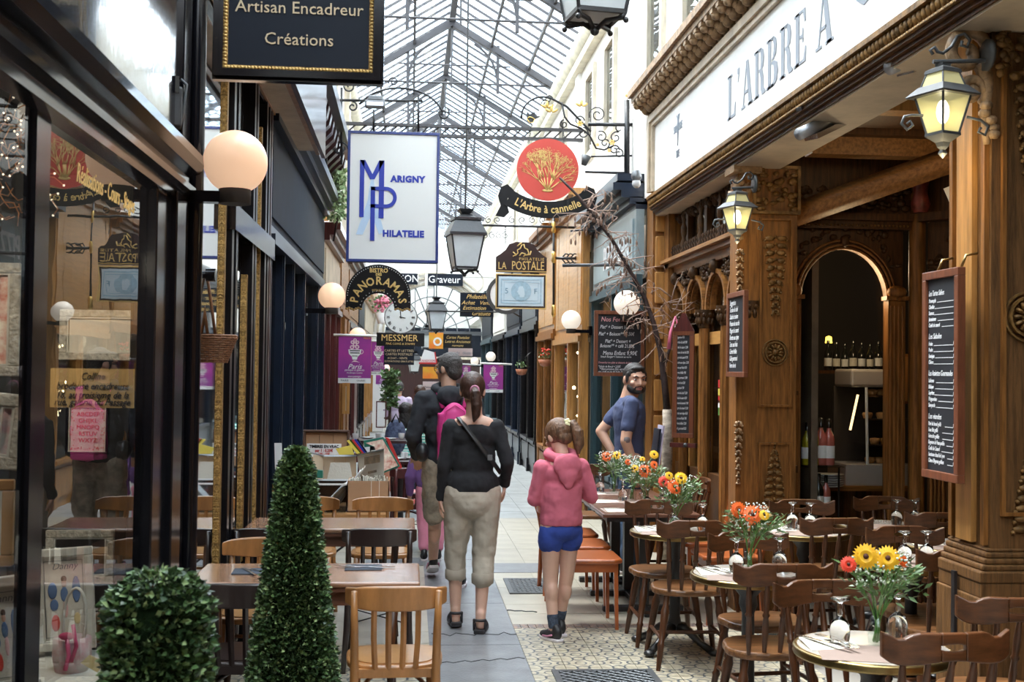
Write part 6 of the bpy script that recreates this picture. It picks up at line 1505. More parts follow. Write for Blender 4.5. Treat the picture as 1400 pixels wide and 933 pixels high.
for s in (-1, 1):
    m = MB(FACE_CAM)
    for i in range(7): m.ell((s*33*k+(i-3)*3.2*k, (1.0+1.2*math.sin(i*1.6))*k, .01), (2.2*k, 1.7*k, .012), 6, 4)
    obj('gilt_garland', m, 'gold_old', t)
# -- clock
d = 16.5; c0 = P(548, 434, d); t = thing('wall_clock', 'round white clock face hanging under the horseshoe sign', 'clock', (c0.x, d, c0.z)); r = 21.5*d/F
obj('case', MB(FACE_CAM).lathe([(r, -.08), (r+.012, -.04), (r+.012, 0), (r, .01)], 32, None, True, False), 'iron_grey', t)
obj('face', MB(FACE_CAM).lathe([(0, 0), (r, 0), (r, .004), (0, .006)], 32, None, False), 'clock_face', t)
for i in range(12):
    a = PI/2-2*PI*i/12; m = MB(); m.M = T(0, -.008, 0) @ FACE_CAM; m.text(('XII', 'I', 'II', 'III', 'IIII', 'V', 'VI', 'VII', 'VIII', 'IX', 'X', 'XI')[i], r*.26, T(r*.78*math.cos(a), r*.78*math.sin(a)) @ R(a-PI/2), .001, .62, 0, 'CENTER', .002); tag(obj('numeral', m, 'dark_grey', t), kind='stuff')
for a, L in ((PI*.53, .40), (-PI*.06, .30)): m = MB(); m.M = T(0, -.010, 0) @ FACE_CAM @ R(a); m.bx(-.02, r*L, -.006, .006, 0, .002); obj('hand', m, 'sign_black', t)
# -- smaller signs down the passage
t, w, h = sign('hanging_sign', 'long black sign with gold letters, Messmer', 515, 580, 455.5, 473.5, 18.2, .04, 'sign_black'); letters(t, 'gold_paint', [('MESSMER', -.02, .10, .14, 1.0), ('FINE COINS & STAMPS', 0, -.33, .045)], w, h)
t, w, h = sign('hanging_sign', 'dark grey sign under the Messmer sign, cartes postales', 525, 566, 473.6, 499, 18.0, .04, 'sign_navy'); letters(t, 'tan_paint', [('CARTES ET LETTRES', 0, .25, .05), ('CARTES POSTALES', 0, .06, .05), ('ACHAT - VENTE', -.05, -.15, .042), ('ESTIMATIONS GRATUITES', 0, -.32, .038)], w, h)
t, w, h = sign('hanging_sign', 'dark blue sign in gold italics, Philatelie Achat Vente Estimation Gratuite', 629, 675, 400.5, 433.5, 17.0, .03, 'sign_navy'); letters(t, 'gold_paint', [('Philatélie', 0, .33, .088, 1., .35), ('Achat   Vente', 0, .08, .08, 1, .35), ('Estimation', -.08, -.14, .08, 1, .35), ('Gratuite', .12, -.37, .08, 1, .35)], w, h)
rod('wall_rod', [P(606, 426, 17.0), P(700, 427, 17.0), P(712, 434, 17)], .012, 'iron', 'thin iron arm holding the dark blue italic sign')
t, w, h = sign('wall_sign', 'dark sign with white letters on the arch, Graveur', 585, 633, 374.5, 391, 30.8, .05, 'sign_navy'); letters(t, 'white', [('Graveur', -.03, 0, .27, .93)], w, h)
t, w, h = sign('wall_sign', 'dark sign with white letters left of the keystone', 545, 571, 374, 389, 30.8, .05, 'sign_navy'); letters(t, 'white', [('ION', .12, 0, .26, .93)], w, h)
t, w, h = sign('hanging_sign', 'small black sign with gold script above the pink sign', 606, 645, 457, 476, 24.5, .03, 'sign_black'); letters(t, 'gold_paint', [('Cartes Postales', 0, .25, .085, .9, .3), ('Lettres Anciennes', 0, -.05, .085, .85, .3), ('monnaies', 0, -.33, .07, .9, .3)], w, h)
t, w, h = sign('hanging_sign', 'pinkish sign with grey letters, mode deco', 613, 646, 476.5, 487, 25.0, .05, 'pinkish'); letters(t, 'grey_text', [('mode  déco', 0, -.1, .09)], w, h)
t, w, h = sign('hanging_poster', 'orange poster with round emblem behind the second lantern', 586.5, 606, 455, 477, 25.5, .03, 'orange', cat='poster'); m = MB(); m.M = T(.03, -.004, -.02) @ FACE_CAM; m.ring(.055, .095, 0, .003, 16); obj('emblem', m, 'white', t)
t, w, h = sign('hanging_poster', 'orange and yellow poster left of the man in glasses', 578, 600, 502, 518, 24.0, .03, 'orange', cat='poster')
t, w, h = sign('hanging_sign', 'small grey brown sign under the orange and yellow poster', 578, 600, 522, 537, 24.0, .03, 'pinkish'); letters(t, 'sign_navy', [('beaux arts', 0, .0, .06)], w, h)
t = thing('hanging_sign', 'white sign with red rim and red lettering, Tandoori', 'sign', P(585, 487, 22.0)); m = MB(FACE_CAM); s_ = 22/F; m.prism([(-11*s_, -9*s_), (11*s_, -9*s_), (9*s_, 5*s_), (-5*s_, 9*s_)], -.03, 0); obj('board', m, 'white', t); m = MB(FACE_CAM); m.prism([(-12*s_, -11*s_), (12*s_, -11*s_), (12*s_, -8.6*s_), (-12*s_, -8.6*s_)], -.03, .01); m.prism([(11*s_, -9*s_), (13*s_, -9*s_), (10*s_, 6*s_), (8.5*s_, 5*s_)], -.03, .01); obj('rim', m, 'red', t); m = MB(T(0, -.003, 0) @ FACE_CAM); m.text('TANDOORI', 4.2*s_, T(0, -6.5*s_), .002); tag(obj('lettering', m, 'red', t), kind='stuff')
# -- purple banners
def banner(px0, px1, py0, py1, d, lb, rlb, rx0, rx1):
    t, w, h = sign('hanging_banner', lb, px0, px1, py0, py1, d, .008, 'purple', cat='banner', group='purple banners on white rods'); u = h/65
    obj('white_strip', MB().bx(-w/2, w/2, -.002, .010, -h/2, -h/2+7*u), 'white', t)
    m = MB(); m.M = T(0, -.003, 0) @ FACE_CAM
    m.prism([(x*u, y*u) for x, y in [(-9, 14), (9, 14), (8, 8), (4, 4), (3, 0), (-3, 0), (-4, 4), (-8, 8)]], 0, .002); obj('cup_print', m, 'white', t)
    m = MB(); m.M = T(0, -.003, 0) @ FACE_CAM
    for x, y, r in ((-4, 17, 3), (3, 17.5, 3), (0, 21, 3.2), (-3.5, 24, 2.5), (3.5, 24, 2.3), (0, 27, 2.4)): m.ring(r*.45*u, r*u, 0, .003, 10, T(x*u, y*u, 0))
    m.ring(2.5*u, 3.4*u, 0, .002, 10, T(8.5*u, 11*u, 0)); m.prism([(x*u, y*u) for x, y in [(-5, -4), (-1, -1), (1, -1), (7, -4), (2, -3), (-2, -3)]], 0, .002); tag(obj('flower_print', m, mat('pink_white', (.85, .62, .68), .5), t), kind='stuff')
    m = MB(); m.M = T(0, -.003, 0) @ FACE_CAM; m.bx(-6.5*u, 6.5*u, 8.5*u, 10*u, .002, .003); m.bx(-4*u, 4*u, 4.5*u, 5.5*u, .002, .003); m.bx(-7*u, 7*u, 11.5*u, 13*u, .002, .003); obj('cup_bands', m, 'dark_grey', t)
    letters(t, 'white', [('Paris', 0, -.15, .10*h/.6*.9, 1., .35), ('passages et galeries', 0, -.22, .022*h/.6*1.6, .9), ('des passages couverts', 0, -.28, .018*h/.6*1.4, .9), ('www.passages', 0, -.355, .02*h/.6*1.6, .9)], w, h)
    letters(t, 'orange', [('VILLE', .36, .46, .024*h/.6*1.6)], w, h); letters(t, 'sign_navy', [('MAIRIE', -.3, -.445, .02*h/.6*1.6), ('GALERIES', .2, -.445, .02*h/.6*1.3)], w, h, z=.005)
    tag(obj('banner_rod', MB().tube([P(rx0, py0-2, d), P(rx1, py0-.5, d)], .015, 8), 'white_paint'), rlb, 'rod')
banner(463, 507, 460, 524, 15.0, 'large purple banner with a cup of flowers, left side, nearest', 'white rod of the nearest purple banner, left side', 456, 515)
banner(508, 526, 468, 513, 18.9, 'second purple banner on the left, partly behind the nearest', 'white rod of the second left banner', 505, 532)
banner(514, 531, 505, 528, 23, 'third and smallest purple banner on the left', 'white rod of the smallest left banner', 512, 533)
banner(661, 688, 499, 537, 19.5, 'purple banner on the right, above the ponytailed woman', 'white rod of the right banner', 657, 700)
banner(631, 643, 500, 532, 25, 'narrow purple banner right of the man with glasses', 'white rod of the far right banner', 632, 657)
# -- La Postale sign
d = 14.0; k = d/F; c0 = P(713, 352, d); t = thing('hanging_sign', 'dark arched sign above a framed giant blue stamp, La Postale', 'sign', (c0.x, d, c0.z))
pr = [(-35, -21), (35, -21), (35, 0), (29, 4), (22, 10), (17, 18), (8, 21), (-8, 21), (-17, 18), (-22, 10), (-29, 4), (-35, 0)]
m = MB(FACE_CAM); m.prism([(x*k, y*k) for x, y in pr], -.05, 0); obj('arched_board', m, 'sign_dark', t)
m = MB(FACE_CAM); m.prism([(-35*k, -71*k), (35*k, -71*k), (35*k, -23*k), (-35*k, -23*k)], -.05, -.005); obj('stamp_board', m, 'sign_dark', t)
for y0, y1, nm in ((-71, -23, 'gold_frame'),): obj(nm, MB(T(0, 0, (y0+y1)/2*k) @ FACE_CAM).frame(70*k, 48*k, .012, -.01, .004), 'gold_paint', t)
obj('gold_line', MB(FACE_CAM).bx(-35*k, 35*k, -20*k, -19*k, 0, .003), 'gold_paint', t)
m = MB(T(0, -.002, 0) @ FACE_CAM); m.prism([(x*k, y*k) for x, y in [(-31, -67), (31, -67), (31, -27), (-31, -27)]], 0, .004)
for i in range(32):
    for yy in (-67, -27): m.ell(((-31+i*2)*k, yy*k, .002), (.006, .006, .003), 5, 3)
for i in range(20):
    for xx in (-31, 31): m.ell((xx*k, (-67+i*2.1)*k, .002), (.006, .006, .003), 5, 3)
sp_ = obj('stamp', m, 'stamp_light', t)
m = MB(T(0, -.008, -47*k) @ FACE_CAM); m.frame(56*k, 34*k, 1.6*k, 0, .002); m.frame(48*k, 26*k, .7*k, 0, .002); obj('stamp_border', m, 'stamp', sp_)
m = MB(T(0, -.008, -47*k) @ FACE_CAM); m.prism([(14*k*math.cos(a), 14*k*math.sin(a)) for a in [2*PI*i/28 for i in range(28)]], 0, .002); obj('stamp_medallion', m, 'stamp', sp_)
m = MB(T(0, -.011, -47*k) @ FACE_CAM); m.prism([(x*k, y*k) for x, y in [(4, -8), (5, -4), (4, 3), (2, 7), (-2, 7), (-4, 5), (-4, 2), (-6, -1), (-4, -2), (-4, -4), (-2, -5), (-2, -8)]], 0, .002); obj('stamp_profile', m, 'stamp_light', sp_)
for s, x in (('5', -20), ('F', 20)): m = MB(T(0, -.008, -47*k) @ FACE_CAM); m.text(s, 11*k, T(x*k, 0), .002); obj('stamp_value', m, 'stamp_dark', sp_)
m = MB(T(0, -.003, 0) @ FACE_CAM); m.text('LA', 14*k, T(-26.5*k, -12.5*k), .002, .72); m.text('POSTALE', 17*k, T(9*k, -12*k), .002, .66); tag(obj('lettering', m, 'gold_paint', t), kind='stuff')
m = MB(T(0, -.003, 0) @ FACE_CAM); m.text('PHILATELIE', 5.5*k, T(14*k, -2.5*k), .002, 1, 0, 'CENTER', 0, 1.3); tag(obj('lettering', m, 'gold_paint', t), kind='stuff')
m = MB(T(0, -.003, 0) @ FACE_CAM)
for pts in ([(-9, 2), (-5, 6), (-6, 10), (-2, 12), (0, 17), (3, 18), (4, 13), (8, 11), (10, 6), (8, 3)], [(-12, 1), (-8, 4), (-12, 7)], [(4, 3), (12, 4), (13, 9)], [(-3, 2), (0, 6), (5, 5), (3, 1)], [(-6, 15), (-3, 18), (0, 20)]): m.tube([(x*k, y*k, .002) for x, y in pts], .008, 5)
obj('gilt_rider_emblem', m, 'gold_paint', t)
pt_ = thing('wall_bracket', 'long iron rod bracket with gold collars carrying the La Postale sign', 'bracket', P(757, 350, d))
for a, b, r in (((658, 308), (812, 312), .016), ((757, 285), (757, 425), .016), ((757, 353), (806, 354), .018)): m = MB(); m.tube([P(a[0], a[1], d), P(b[0], b[1], d)], r, 6); obj('rod', m, 'iron', pt_, w=True)
m = MB()
for py in (311, 352, 425): m.tube([P(757, py+yy, d) for yy in (-9, -5, 0, 5, 9)], [.01, .03, .024, .03, .01], 8)
obj('gold_collar', m, 'gold', pt_, w=True)
m = MB()
for i in range(5): m.tube([P(768+i*6, 353, d), P(773+i*6, 353-6, d), P(777+i*6, 353-5, d)], .009, 5); m.tube([P(768+i*6, 354, d), P(773+i*6, 360, d), P(777+i*6, 359, d)], .009, 5)
obj('arrow_leaves', m, 'iron', pt_, w=True)
for px in (691, 735):
    m = MB(); 
    for i in range(9): m.tube([P(px+.8*math.cos(a), 310+i*2.8+1.6*math.sin(a), d) for a in [2*PI*j/8 for j in range(8)]], .0035, 4, closed=True)
    obj('chain', m, 'iron', pt_, w=True)
m = MB()
for cx, s in ((668, 1), (680, -1), (700, 1), (714, -1), (728, 1), (742, -1)): m.tube([P(a, b, d) for a, b in spi(cx, 301, 5, 90*s, 1.2*s, 14)], .006, 5)
for i in range(4): m.tube([P(a, b, d) for a, b in spi(664+i*9, 322, 5, 90, 1.1, 12)], .005, 4)
tag(obj('scrollwork', m, 'iron', pt_, w=True), kind='stuff')
# round white sign behind
t = thing('round_sign', 'round white sign with dark rim half hidden behind La Postale', 'sign', P(692, 403, 16.0)); m = MB(FACE_CAM); m.ring(.22, .27, -.03, .01, 28); obj('rim', m, 'dark_grey', t); m = MB(FACE_CAM); m.lathe([(0, 0), (.22, 0)], 24, None, False, False); obj('face', m, 'white', t)
# -- red disc and ribbon
d = 11.6; k = d/F; c0 = P(749, 232, d); t = thing('round_sign', 'round red hanging sign with a golden tree', 'sign', (c0.x, d, c0.z)); r = 43*k
obj('disc', MB(FACE_CAM).lathe([(0, -.03), (r, -.03), (r, 0), (0, 0)], 48, None, False), 'sign_red', t)
m = MB(T(0, -.004, 0) @ FACE_CAM); rr = random.Random(3)
def branch(p, a, L, w_, dep):
    p1 = (p[0]+L*math.cos(a), p[1]+L*math.sin(a)); m.tube([(p[0], p[1], 0), ((p[0]+p1[0])/2+rr.uniform(-.006, .006), (p[1]+p1[1])/2, 0), (p1[0], p1[1], 0)], [w_, w_*.85, w_*.7], 4)
    if math.hypot(*p1) > r*.82: return
    if dep:
        for q_ in range(2+(dep > 3)): branch(p1, a+rr.uniform(-.55, .55), L*rr.uniform(.62, .85), w_*.66, dep-1)
    else:
        for q_ in range(3): m.ell((p1[0]+rr.uniform(-.02, .02), p1[1]+rr.uniform(-.015, .02), 0), (.006, .004, .002), 5, 3)
for a in (55, 68, 80, 92, 104, 116, 130, 40): branch((rr.uniform(-.02, .03), -r*.66), math.radians(a), r*.40, .0075, 4)
m.ell((0, -r*.68, 0), (.06, .016, .004), 8, 4)
tag(obj('golden_tree', m, 'gold_paint', t), kind='stuff')
c1 = P(750, 190, d); t = thing('ribbon_sign', 'black ribbon shaped sign with gold letters under the red disc', 'sign', (c1.x, d, c1.z))
m = MB(FACE_CAM); R0, R1 = 87*k, 110*k; arcp = []
A0, A1 = math.radians(-90-33), math.radians(-90+33)
m.ring(R0, R1, -.015, 0, 24, None, A0, A1); 
for s in (-1, 1):
    pts = [(s*x*k, -y*k) for x, y in [(44, 88), (47, 72), (56, 64), (65, 68), (69, 80), (65, 94), (72, 108), (60, 110), (53, 103), (57, 90), (55, 82), (50, 96)]]
    if s < 0: pts = pts[::-1]
    m.prism(pts, -.03, -.012)
obj('ribbon', m, 'sign_black', t)
txt = "L'Arbre à cannelle"; n = len(txt); wts = [1.0, .45, 1.15, .7, .9, .7, .95, .55, .95, .55, .85, .95, 1.0, 1.0, .95, .45, .45, .95]; tot = sum(wts); acc = 0
for ch, wt_ in zip(txt, wts):
    a = A0+.10+(A1-A0-.20)*(acc+wt_/2)/tot; acc += wt_
    if ch == ' ': continue
    m = MB(T(0, -.003, 0) @ FACE_CAM); rc = (R0+R1)/2; m.text(ch, 15*k, T(rc*math.cos(a), rc*math.sin(a)) @ R(a+PI/2), .002, .85, 0, 'CENTER', .0015); tag(obj('letter', m, 'gold_paint', t), kind='stuff')
bk = thing('wall_bracket', 'ornate wrought iron bracket with gold flowers above the red disc', 'bracket', P(858, 200, d))
def bp(nm, pts, r_, mt='iron', closed=False): m = MB(); m.tube([P(a, b, d) for a, b in pts], r_, 6, closed=closed); return obj(nm, m, mt, bk, w=True)
bp('post', [(857, 137), (857, 240)], .030); bp('bar', [(804, 170), (882, 171)], .020); bp('bar', [(800, 235), (858, 237)], .014); bp('bar', [(808, 214), (870, 213)], .010)
bp('arch_rod', arc(742, 160, 29, 185, 60, 14, .95)+[(775, 146), (800, 172), (808, 180)], .012)
bp('arch_rod', [(768, 140), (772, 160), (780, 170), (795, 176), (806, 185), (815, 203), (826, 205), (838, 200)], .010)
for cx, cy, rr_, a, tn in ((750, 136, 6, 0, 1.2), (746, 142, 6, 180, -1.2), (771, 170, 6, 90, 1.3), (817, 157, 12, 200, -1.5), (797, 182, 8, 90, -1.3), (792, 165, 7, 0, 1.2), (822, 187, 8, 120, -1.2), (827, 196, 7, 300, 1.2), (842, 188, 8, 60, 1.2), (846, 210, 7, 120, -1.2), (840, 205, 7, 0, 1.3), (847, 176, 8, 30, .8)): bp('scroll', spi(cx, cy, rr_, a, tn), .007)
for cx, cy, s in ((793, 169, 4.5), (837, 195, 4.5), (817, 198, 3), (833, 206, 3), (857, 131, 3)):
    q_ = P(cx, cy, d-.03); m = MB(T(*q_) @ FACE_CAM)
    for j in range(6): m.ell((0, 0, 0), (s*k*.55, s*k*.3, .006), 6, 4, R(j*PI/3) @ T(s*k*.6, 0, 0))
    f = obj('gold_flower', m, 'gold', bk, w=True); 
for cx, cy in ((795, 146), (748, 148), (754, 154)):
    q_ = P(cx, cy, d-.03); m = MB(T(*q_) @ FACE_CAM)
    for a in (30, 90, 150): m.ell((0, 0, 0), (.036, .016, .006), 7, 4, R(math.radians(a)) @ T(.04, 0, 0))
    obj('gold_leaf', m, 'gold', bk, w=True)
q_ = P(727, 160, d); m = MB(T(*q_) @ FACE_CAM); m.prism([(x*k, y*k) for x, y in [(-7, 8), (-3, 4), (0, 5), (4, 8), (5, 2), (12, 1), (5, -3), (2, -8), (-3, -8), (-7, -4)]], -.012, 0); obj('cat_silhouette', m, 'iron', bk, w=True)
m = MB(T(q_.x, q_.y-.008, q_.z) @ FACE_CAM); m.tube([(x*k, y*k, 0) for x, y in [(-7, -3), (-3, 0), (0, -1), (4, -3), (2, -8), (-3, -8), (-7, -3)]], .006, 5); obj('gold_outline', m, 'gold', bk, w=True)
for a, b in (((727, 170), (722, 196)), ((768, 165), (772, 196)), ((725, 270), (725, 284)), ((776, 268), (776, 282))):
    m = MB(); L = max(3, int(math.dist(a, b)/2.6))
    for i in range(L): cx, cy = a[0]+(b[0]-a[0])*i/L, a[1]+(b[1]-a[1])*i/L; m.tube([P(cx+.9*math.cos(x), cy+1.7*math.sin(x)+1, d) for x in [2*PI*j/7 for j in range(7)]], .003, 4, closed=True)
    obj('chain', m, 'iron', bk, w=True)
tag(obj('lamp_arm', MB().tube([P(802, 213, 11.4), P(798, 226, 11.4)], [.05, .025], 8), 'lamp_iron'), 'grey spot lamp right of the red disc', 'lamp')
rod('pole', [P(769, 363, 11.3), P(884, 362, 11.3)], .018, 'lamp_iron', 'grey horizontal pole crossing the pizza shopfront', 'pole')
rod('pole', [P(780, 316, 12.2), P(800, 314, 12.2), P(815, 316, 12.2)], .012, 'iron', 'short dark rod by the teal cornice', 'pole')
cm = thing('security_camera', 'white dome camera under the teal cornice', 'camera', P(870, 248, 10.7)); obj('mount', MB().lathe([(.03, .0), (.05, .03), (.05, .06), (.03, .10)], 12), 'iron_grey', cm); obj('dome', MB().ell((0, 0, -.02), (.042, .042, .045), 12, 8), 'plastic_grey', cm)
fl = thing('flood_light', 'white flood light under the restaurant cornice', 'light', P(905, 112, 10.2)); m = MB(R(.5) @ R(.4, 'Y')); m.bx(-.09, .09, -.07, .07, -.05, .06); m.bx(-.07, .07, -.10, -.07, -.06, .03); obj('housing', m, 'white_paint', fl, bevel=.012); obj('arm', MB().tube([(0, 0, 0), (.13, 0, .0), (.2, 0, .02)], .015, 6), 'white_paint', fl)
# -- chalk boards
def chalk(name, lb, m0, w, h, lines, frame='redwood', fw=.035, th=.03, arched=False, tilt=None):
    """m0 places local x right, y up, z out of the wall, origin at the centre; lines: (text, x, y, size, sx, shear, mat, align)"""
    t = thing(name, lb, 'menu board', m0.translation)
    obj('slate', MB(m0).bx(-w/2, w/2, -h/2, h/2, 0, th*.6), 'slate', t, w=True)
    obj('frame', MB(m0).frame(w+fw*1.2, h+fw*1.2, fw, 0, th), frame, t, w=True, bevel=.003)
    if arched: obj('crest', MB(m0 @ T(0, h/2+fw*.5, 0)).prism([(-w/2-fw*.6, 0), (w/2+fw*.6, 0), (w*.35, .08), (w*.1, .15), (-w*.1, .15), (-w*.35, .08)], 0, th), 'maroon', t, w=True)
    for it in lines:
        s, x, y, sz = it[:4]; sx = it[4] if len(it) > 4 else .85; sh = it[5] if len(it) > 5 else .3; mm = it[6] if len(it) > 6 else 'slate_text'; al = it[7] if len(it) > 7 else 'LEFT'
        m = MB(m0 @ T(x, y, th*.6+.0006)); 
        if s == '_': m.bx(0, sx, -.0012, .0012, 0, .0008)
        else: m.text(s, sz, None, .0006, sx, sh, al)
        tag(obj('chalk_line', m, mm, t, w=True), kind='stuff')
    return t
L = []
menu = [('Les Tartes Salées', None), ('Provençale', '8.90'), ('Cheddar', '8.90'), ('Saumon', '9.90'), ('Jurassienne', '8.90'), ('Confit de canard', '8.90'), None, ('Les Salades', None), ('Frisée', '11.90'), ('Poulet', '12.90'), ('Exotique', '12.90'), ('Chèvre', '12.90'), None, ('Les Assiettes Gourmandes', None), ('Italienne', '12.90'), ('Baltique', '13.90'), ('Suprême', '13.90'), ('Périgourdine', '13.90'), ('Savoyarde', '13.90'), None, ('Les viandes', None), ('Pavé de boeuf grillé', '15.90'), ('Faux filet grillé', '15.90'), ('Entrecôte grillée', '17.90'), ('Rognons de Veau poêlés', '14.90'), ('Confit de Canard', '14.90'), ('Saucisson chaud de Lyon', '14.90'), ("Côtes d'Agneau grillées", '14.90')]
BW, BH = .30, .86
y = BH/2-.075
for it in menu:
    if it is None: y -= .022; continue
    s, pr_ = it
    if pr_ is None: L.append((s, -BW/2+.02, y, .034, .62 if len(s) > 14 else .8, .25)); y -= .032
    else:
        wd = len(s)*.0078; L.append((s, -BW/2+.02, y, .026, .60, .3)); L.append((pr_, BW/2-.012, y, .020, .8, .2, 'slate_text', 'RIGHT'))
        if wd < .19: L.append(('_', -BW/2+.025+wd, y-.008, 0, .235-wd-.005))
        y -= .0268
mb0 = T(2.30, 4.85, 1.655) @ Matrix(((0, 0, -1, 0), (-1, 0, 0, 0), (0, 1, 0, 0), (0, 0, 0, 1)))
chalk('chalk_board', 'large red framed chalk menu board on the near carved post, Les Tartes Salees', mb0, BW, BH, L, 'redwood', .035, .035)
for yy in (4.74, 4.96): tag(obj('hook', MB().tube([(2.31, yy, 2.11), (2.33, yy, 2.16), (2.38, yy, 2.17)], .006, 6), 'brass'), 'small brass hook, %s, above the large chalk menu board' % ('front one' if yy < 4.8 else 'rear one'), 'hook')
q_ = P(1036, 458, 7.83); mb1 = T(2.24, 7.83, q_.z) @ Matrix(((0, 0, -1, 0), (-1, 0, 0, 0), (0, 1, 0, 0), (0, 0, 0, 1)))
names = ['Suggestion', 'Terrine du chef', 'Salade de saison', 'Poisson du marché', 'Magret de canard', 'Risotto aux cèpes', 'Tarte aux fruits', 'Crème brûlée', 'Café gourmand', 'Verre de vin']
chalk('chalk_board', 'narrow chalk board with orange wood frame on the corner pilaster', mb1, .40, .54, [(s, -.17, .22-i*.048, .05 if i else .055, .62, .3) for i, s in enumerate(names)], 'redwood', .035, .03)
q_ = P(922, 525, 9.9); mb2 = T(q_.x, 9.55, q_.z) @ R(-.5) @ FACE_CAM
chalk('chalk_board', 'tall narrow chalk board with dark red frame and pointed top by the arcade', mb2, .135, .84, [(names[i % 10]+' '+('8.50', '9.90', '12.00')[i % 3], -.062, .39-i*.042, .030, .36, .3) for i in range(19)], 'redwood', .038, .03, True)
t0 = thing('wooden_ledge', 'red wooden ledge piece under the tall narrow chalk board', 'ledge', (q_.x, 9.53, q_.z-.52)); obj('ledge', MB(R(-.5)).bx(-.11, .11, -.04, .02, 0, .035), 'maroon', t0); obj('knob', MB().ell((0, -.05, .02), .02, 10, 6), 'dark_grey', t0)
mb3 = T(P(846, 470, 10.85).x, 10.85, P(846, 470, 10.85).z) @ FACE_CAM
W3, H3 = 64*10.85/F, 84*10.85/F; k3 = 10.85/F
L3 = [('Nos Formules', -26, 33, 9, .9, .2, 'pink_text'), ('Plat* + Dessert 16,50€', -27, 22.5, 7, .72, .2), ('Plat* + Boisson** 15,50€', -29, 13, 7, .70, .2), ('Plat* + Dessert +', -20, 3, 7, .72, .2), ('Boisson** + café 21,00€', -27, -3.5, 7, .70, .2), ('Menu Enfant 9,90€', -23, -13.5, 8, .78, .2), ('Steack Burger+1 boisson au verre', -26, -18.5, 4, .78, .2), ('Demandez nos plats et desserts du jour', -29, -26.5, 4, .72, .2, 'pink_text'), ('*Salade de Boeuf + 2,50€', -29, -32, 4, .75, .2), ('**Bière pression 25cl, verre de vin', -27, -35.5, 4, .75, .2), ('eau, soda ou jus de fruits 25cl', -29, -39, 4, .75, .2)]
chalk('chalk_board', 'chalk board facing the passage in front of the teal shop, Nos Formules', mb3, W3, H3, [(s, x*k3, y*k3, z*k3, sx, sh)+tuple(r_) for s, x, y, z, sx, sh, *r_ in L3], 'redwood', .035, .04)
# ================================================================ LAMPS
def globe_lamp(px, py, d, r, side, lb, mt, grp='globe lamps on wall arms'):
    q_ = P(px, py, d); t = thing('globe_lamp', lb, 'lamp', (q_.x, d, q_.z), 0, grp)
    obj('globe', MB().ell((0, 0, 0), r, 28, 18), mt, t)
    L = .26*r/.135
    obj('cup', MB().lathe([(r*.46, -r*1.32), (r*.50, -r*1.32), (r*.50, -r*.78), (r*.44, -r*.78)], 20), 'interior', t)
    m = MB(); m.bx(min(0, -side*L), max(0, -side*L), -r*.25, r*.25, -r*1.30, -r*.95) if 1 else 0; obj('arm', m, 'black_gloss', t)
    obj('wall_plate', MB().bx(-side*L-.02, -side*L+.02, -r*.5, r*.5, -r*1.5, -r*.6), 'black_gloss', t)
globe_lamp(322, 222, 5.08, .136, 1, 'large glowing globe lamp nearest, on the left black shopfront', 'globe')
globe_lamp(453.5, 405, 11.7, .134, 1, 'glowing globe lamp left of the horseshoe sign', 'globe')
globe_lamp(489, 460, 17, .125, 1, 'glowing globe lamp just above the nearest purple banner', 'globe')
globe_lamp(857, 415, 10.75, .122, -1, 'white globe lamp over the Nos Formules board', 'globe_white')
globe_lamp(781, 438, 13.4, .114, -1, 'white globe lamp left of the teal shop', 'globe_white')
globe_lamp(671, 488, 24, .10, -1, 'small white globe lamp above the right purple banner', 'globe_white')
globe_lamp(649, 494.5, 29, .10, -1, 'smallest white globe lamp, right of the pink sign', 'globe_white')
globe_lamp(527, 504, 23.5, .09, 1, 'small globe lamp between the left purple banners', 'globe')
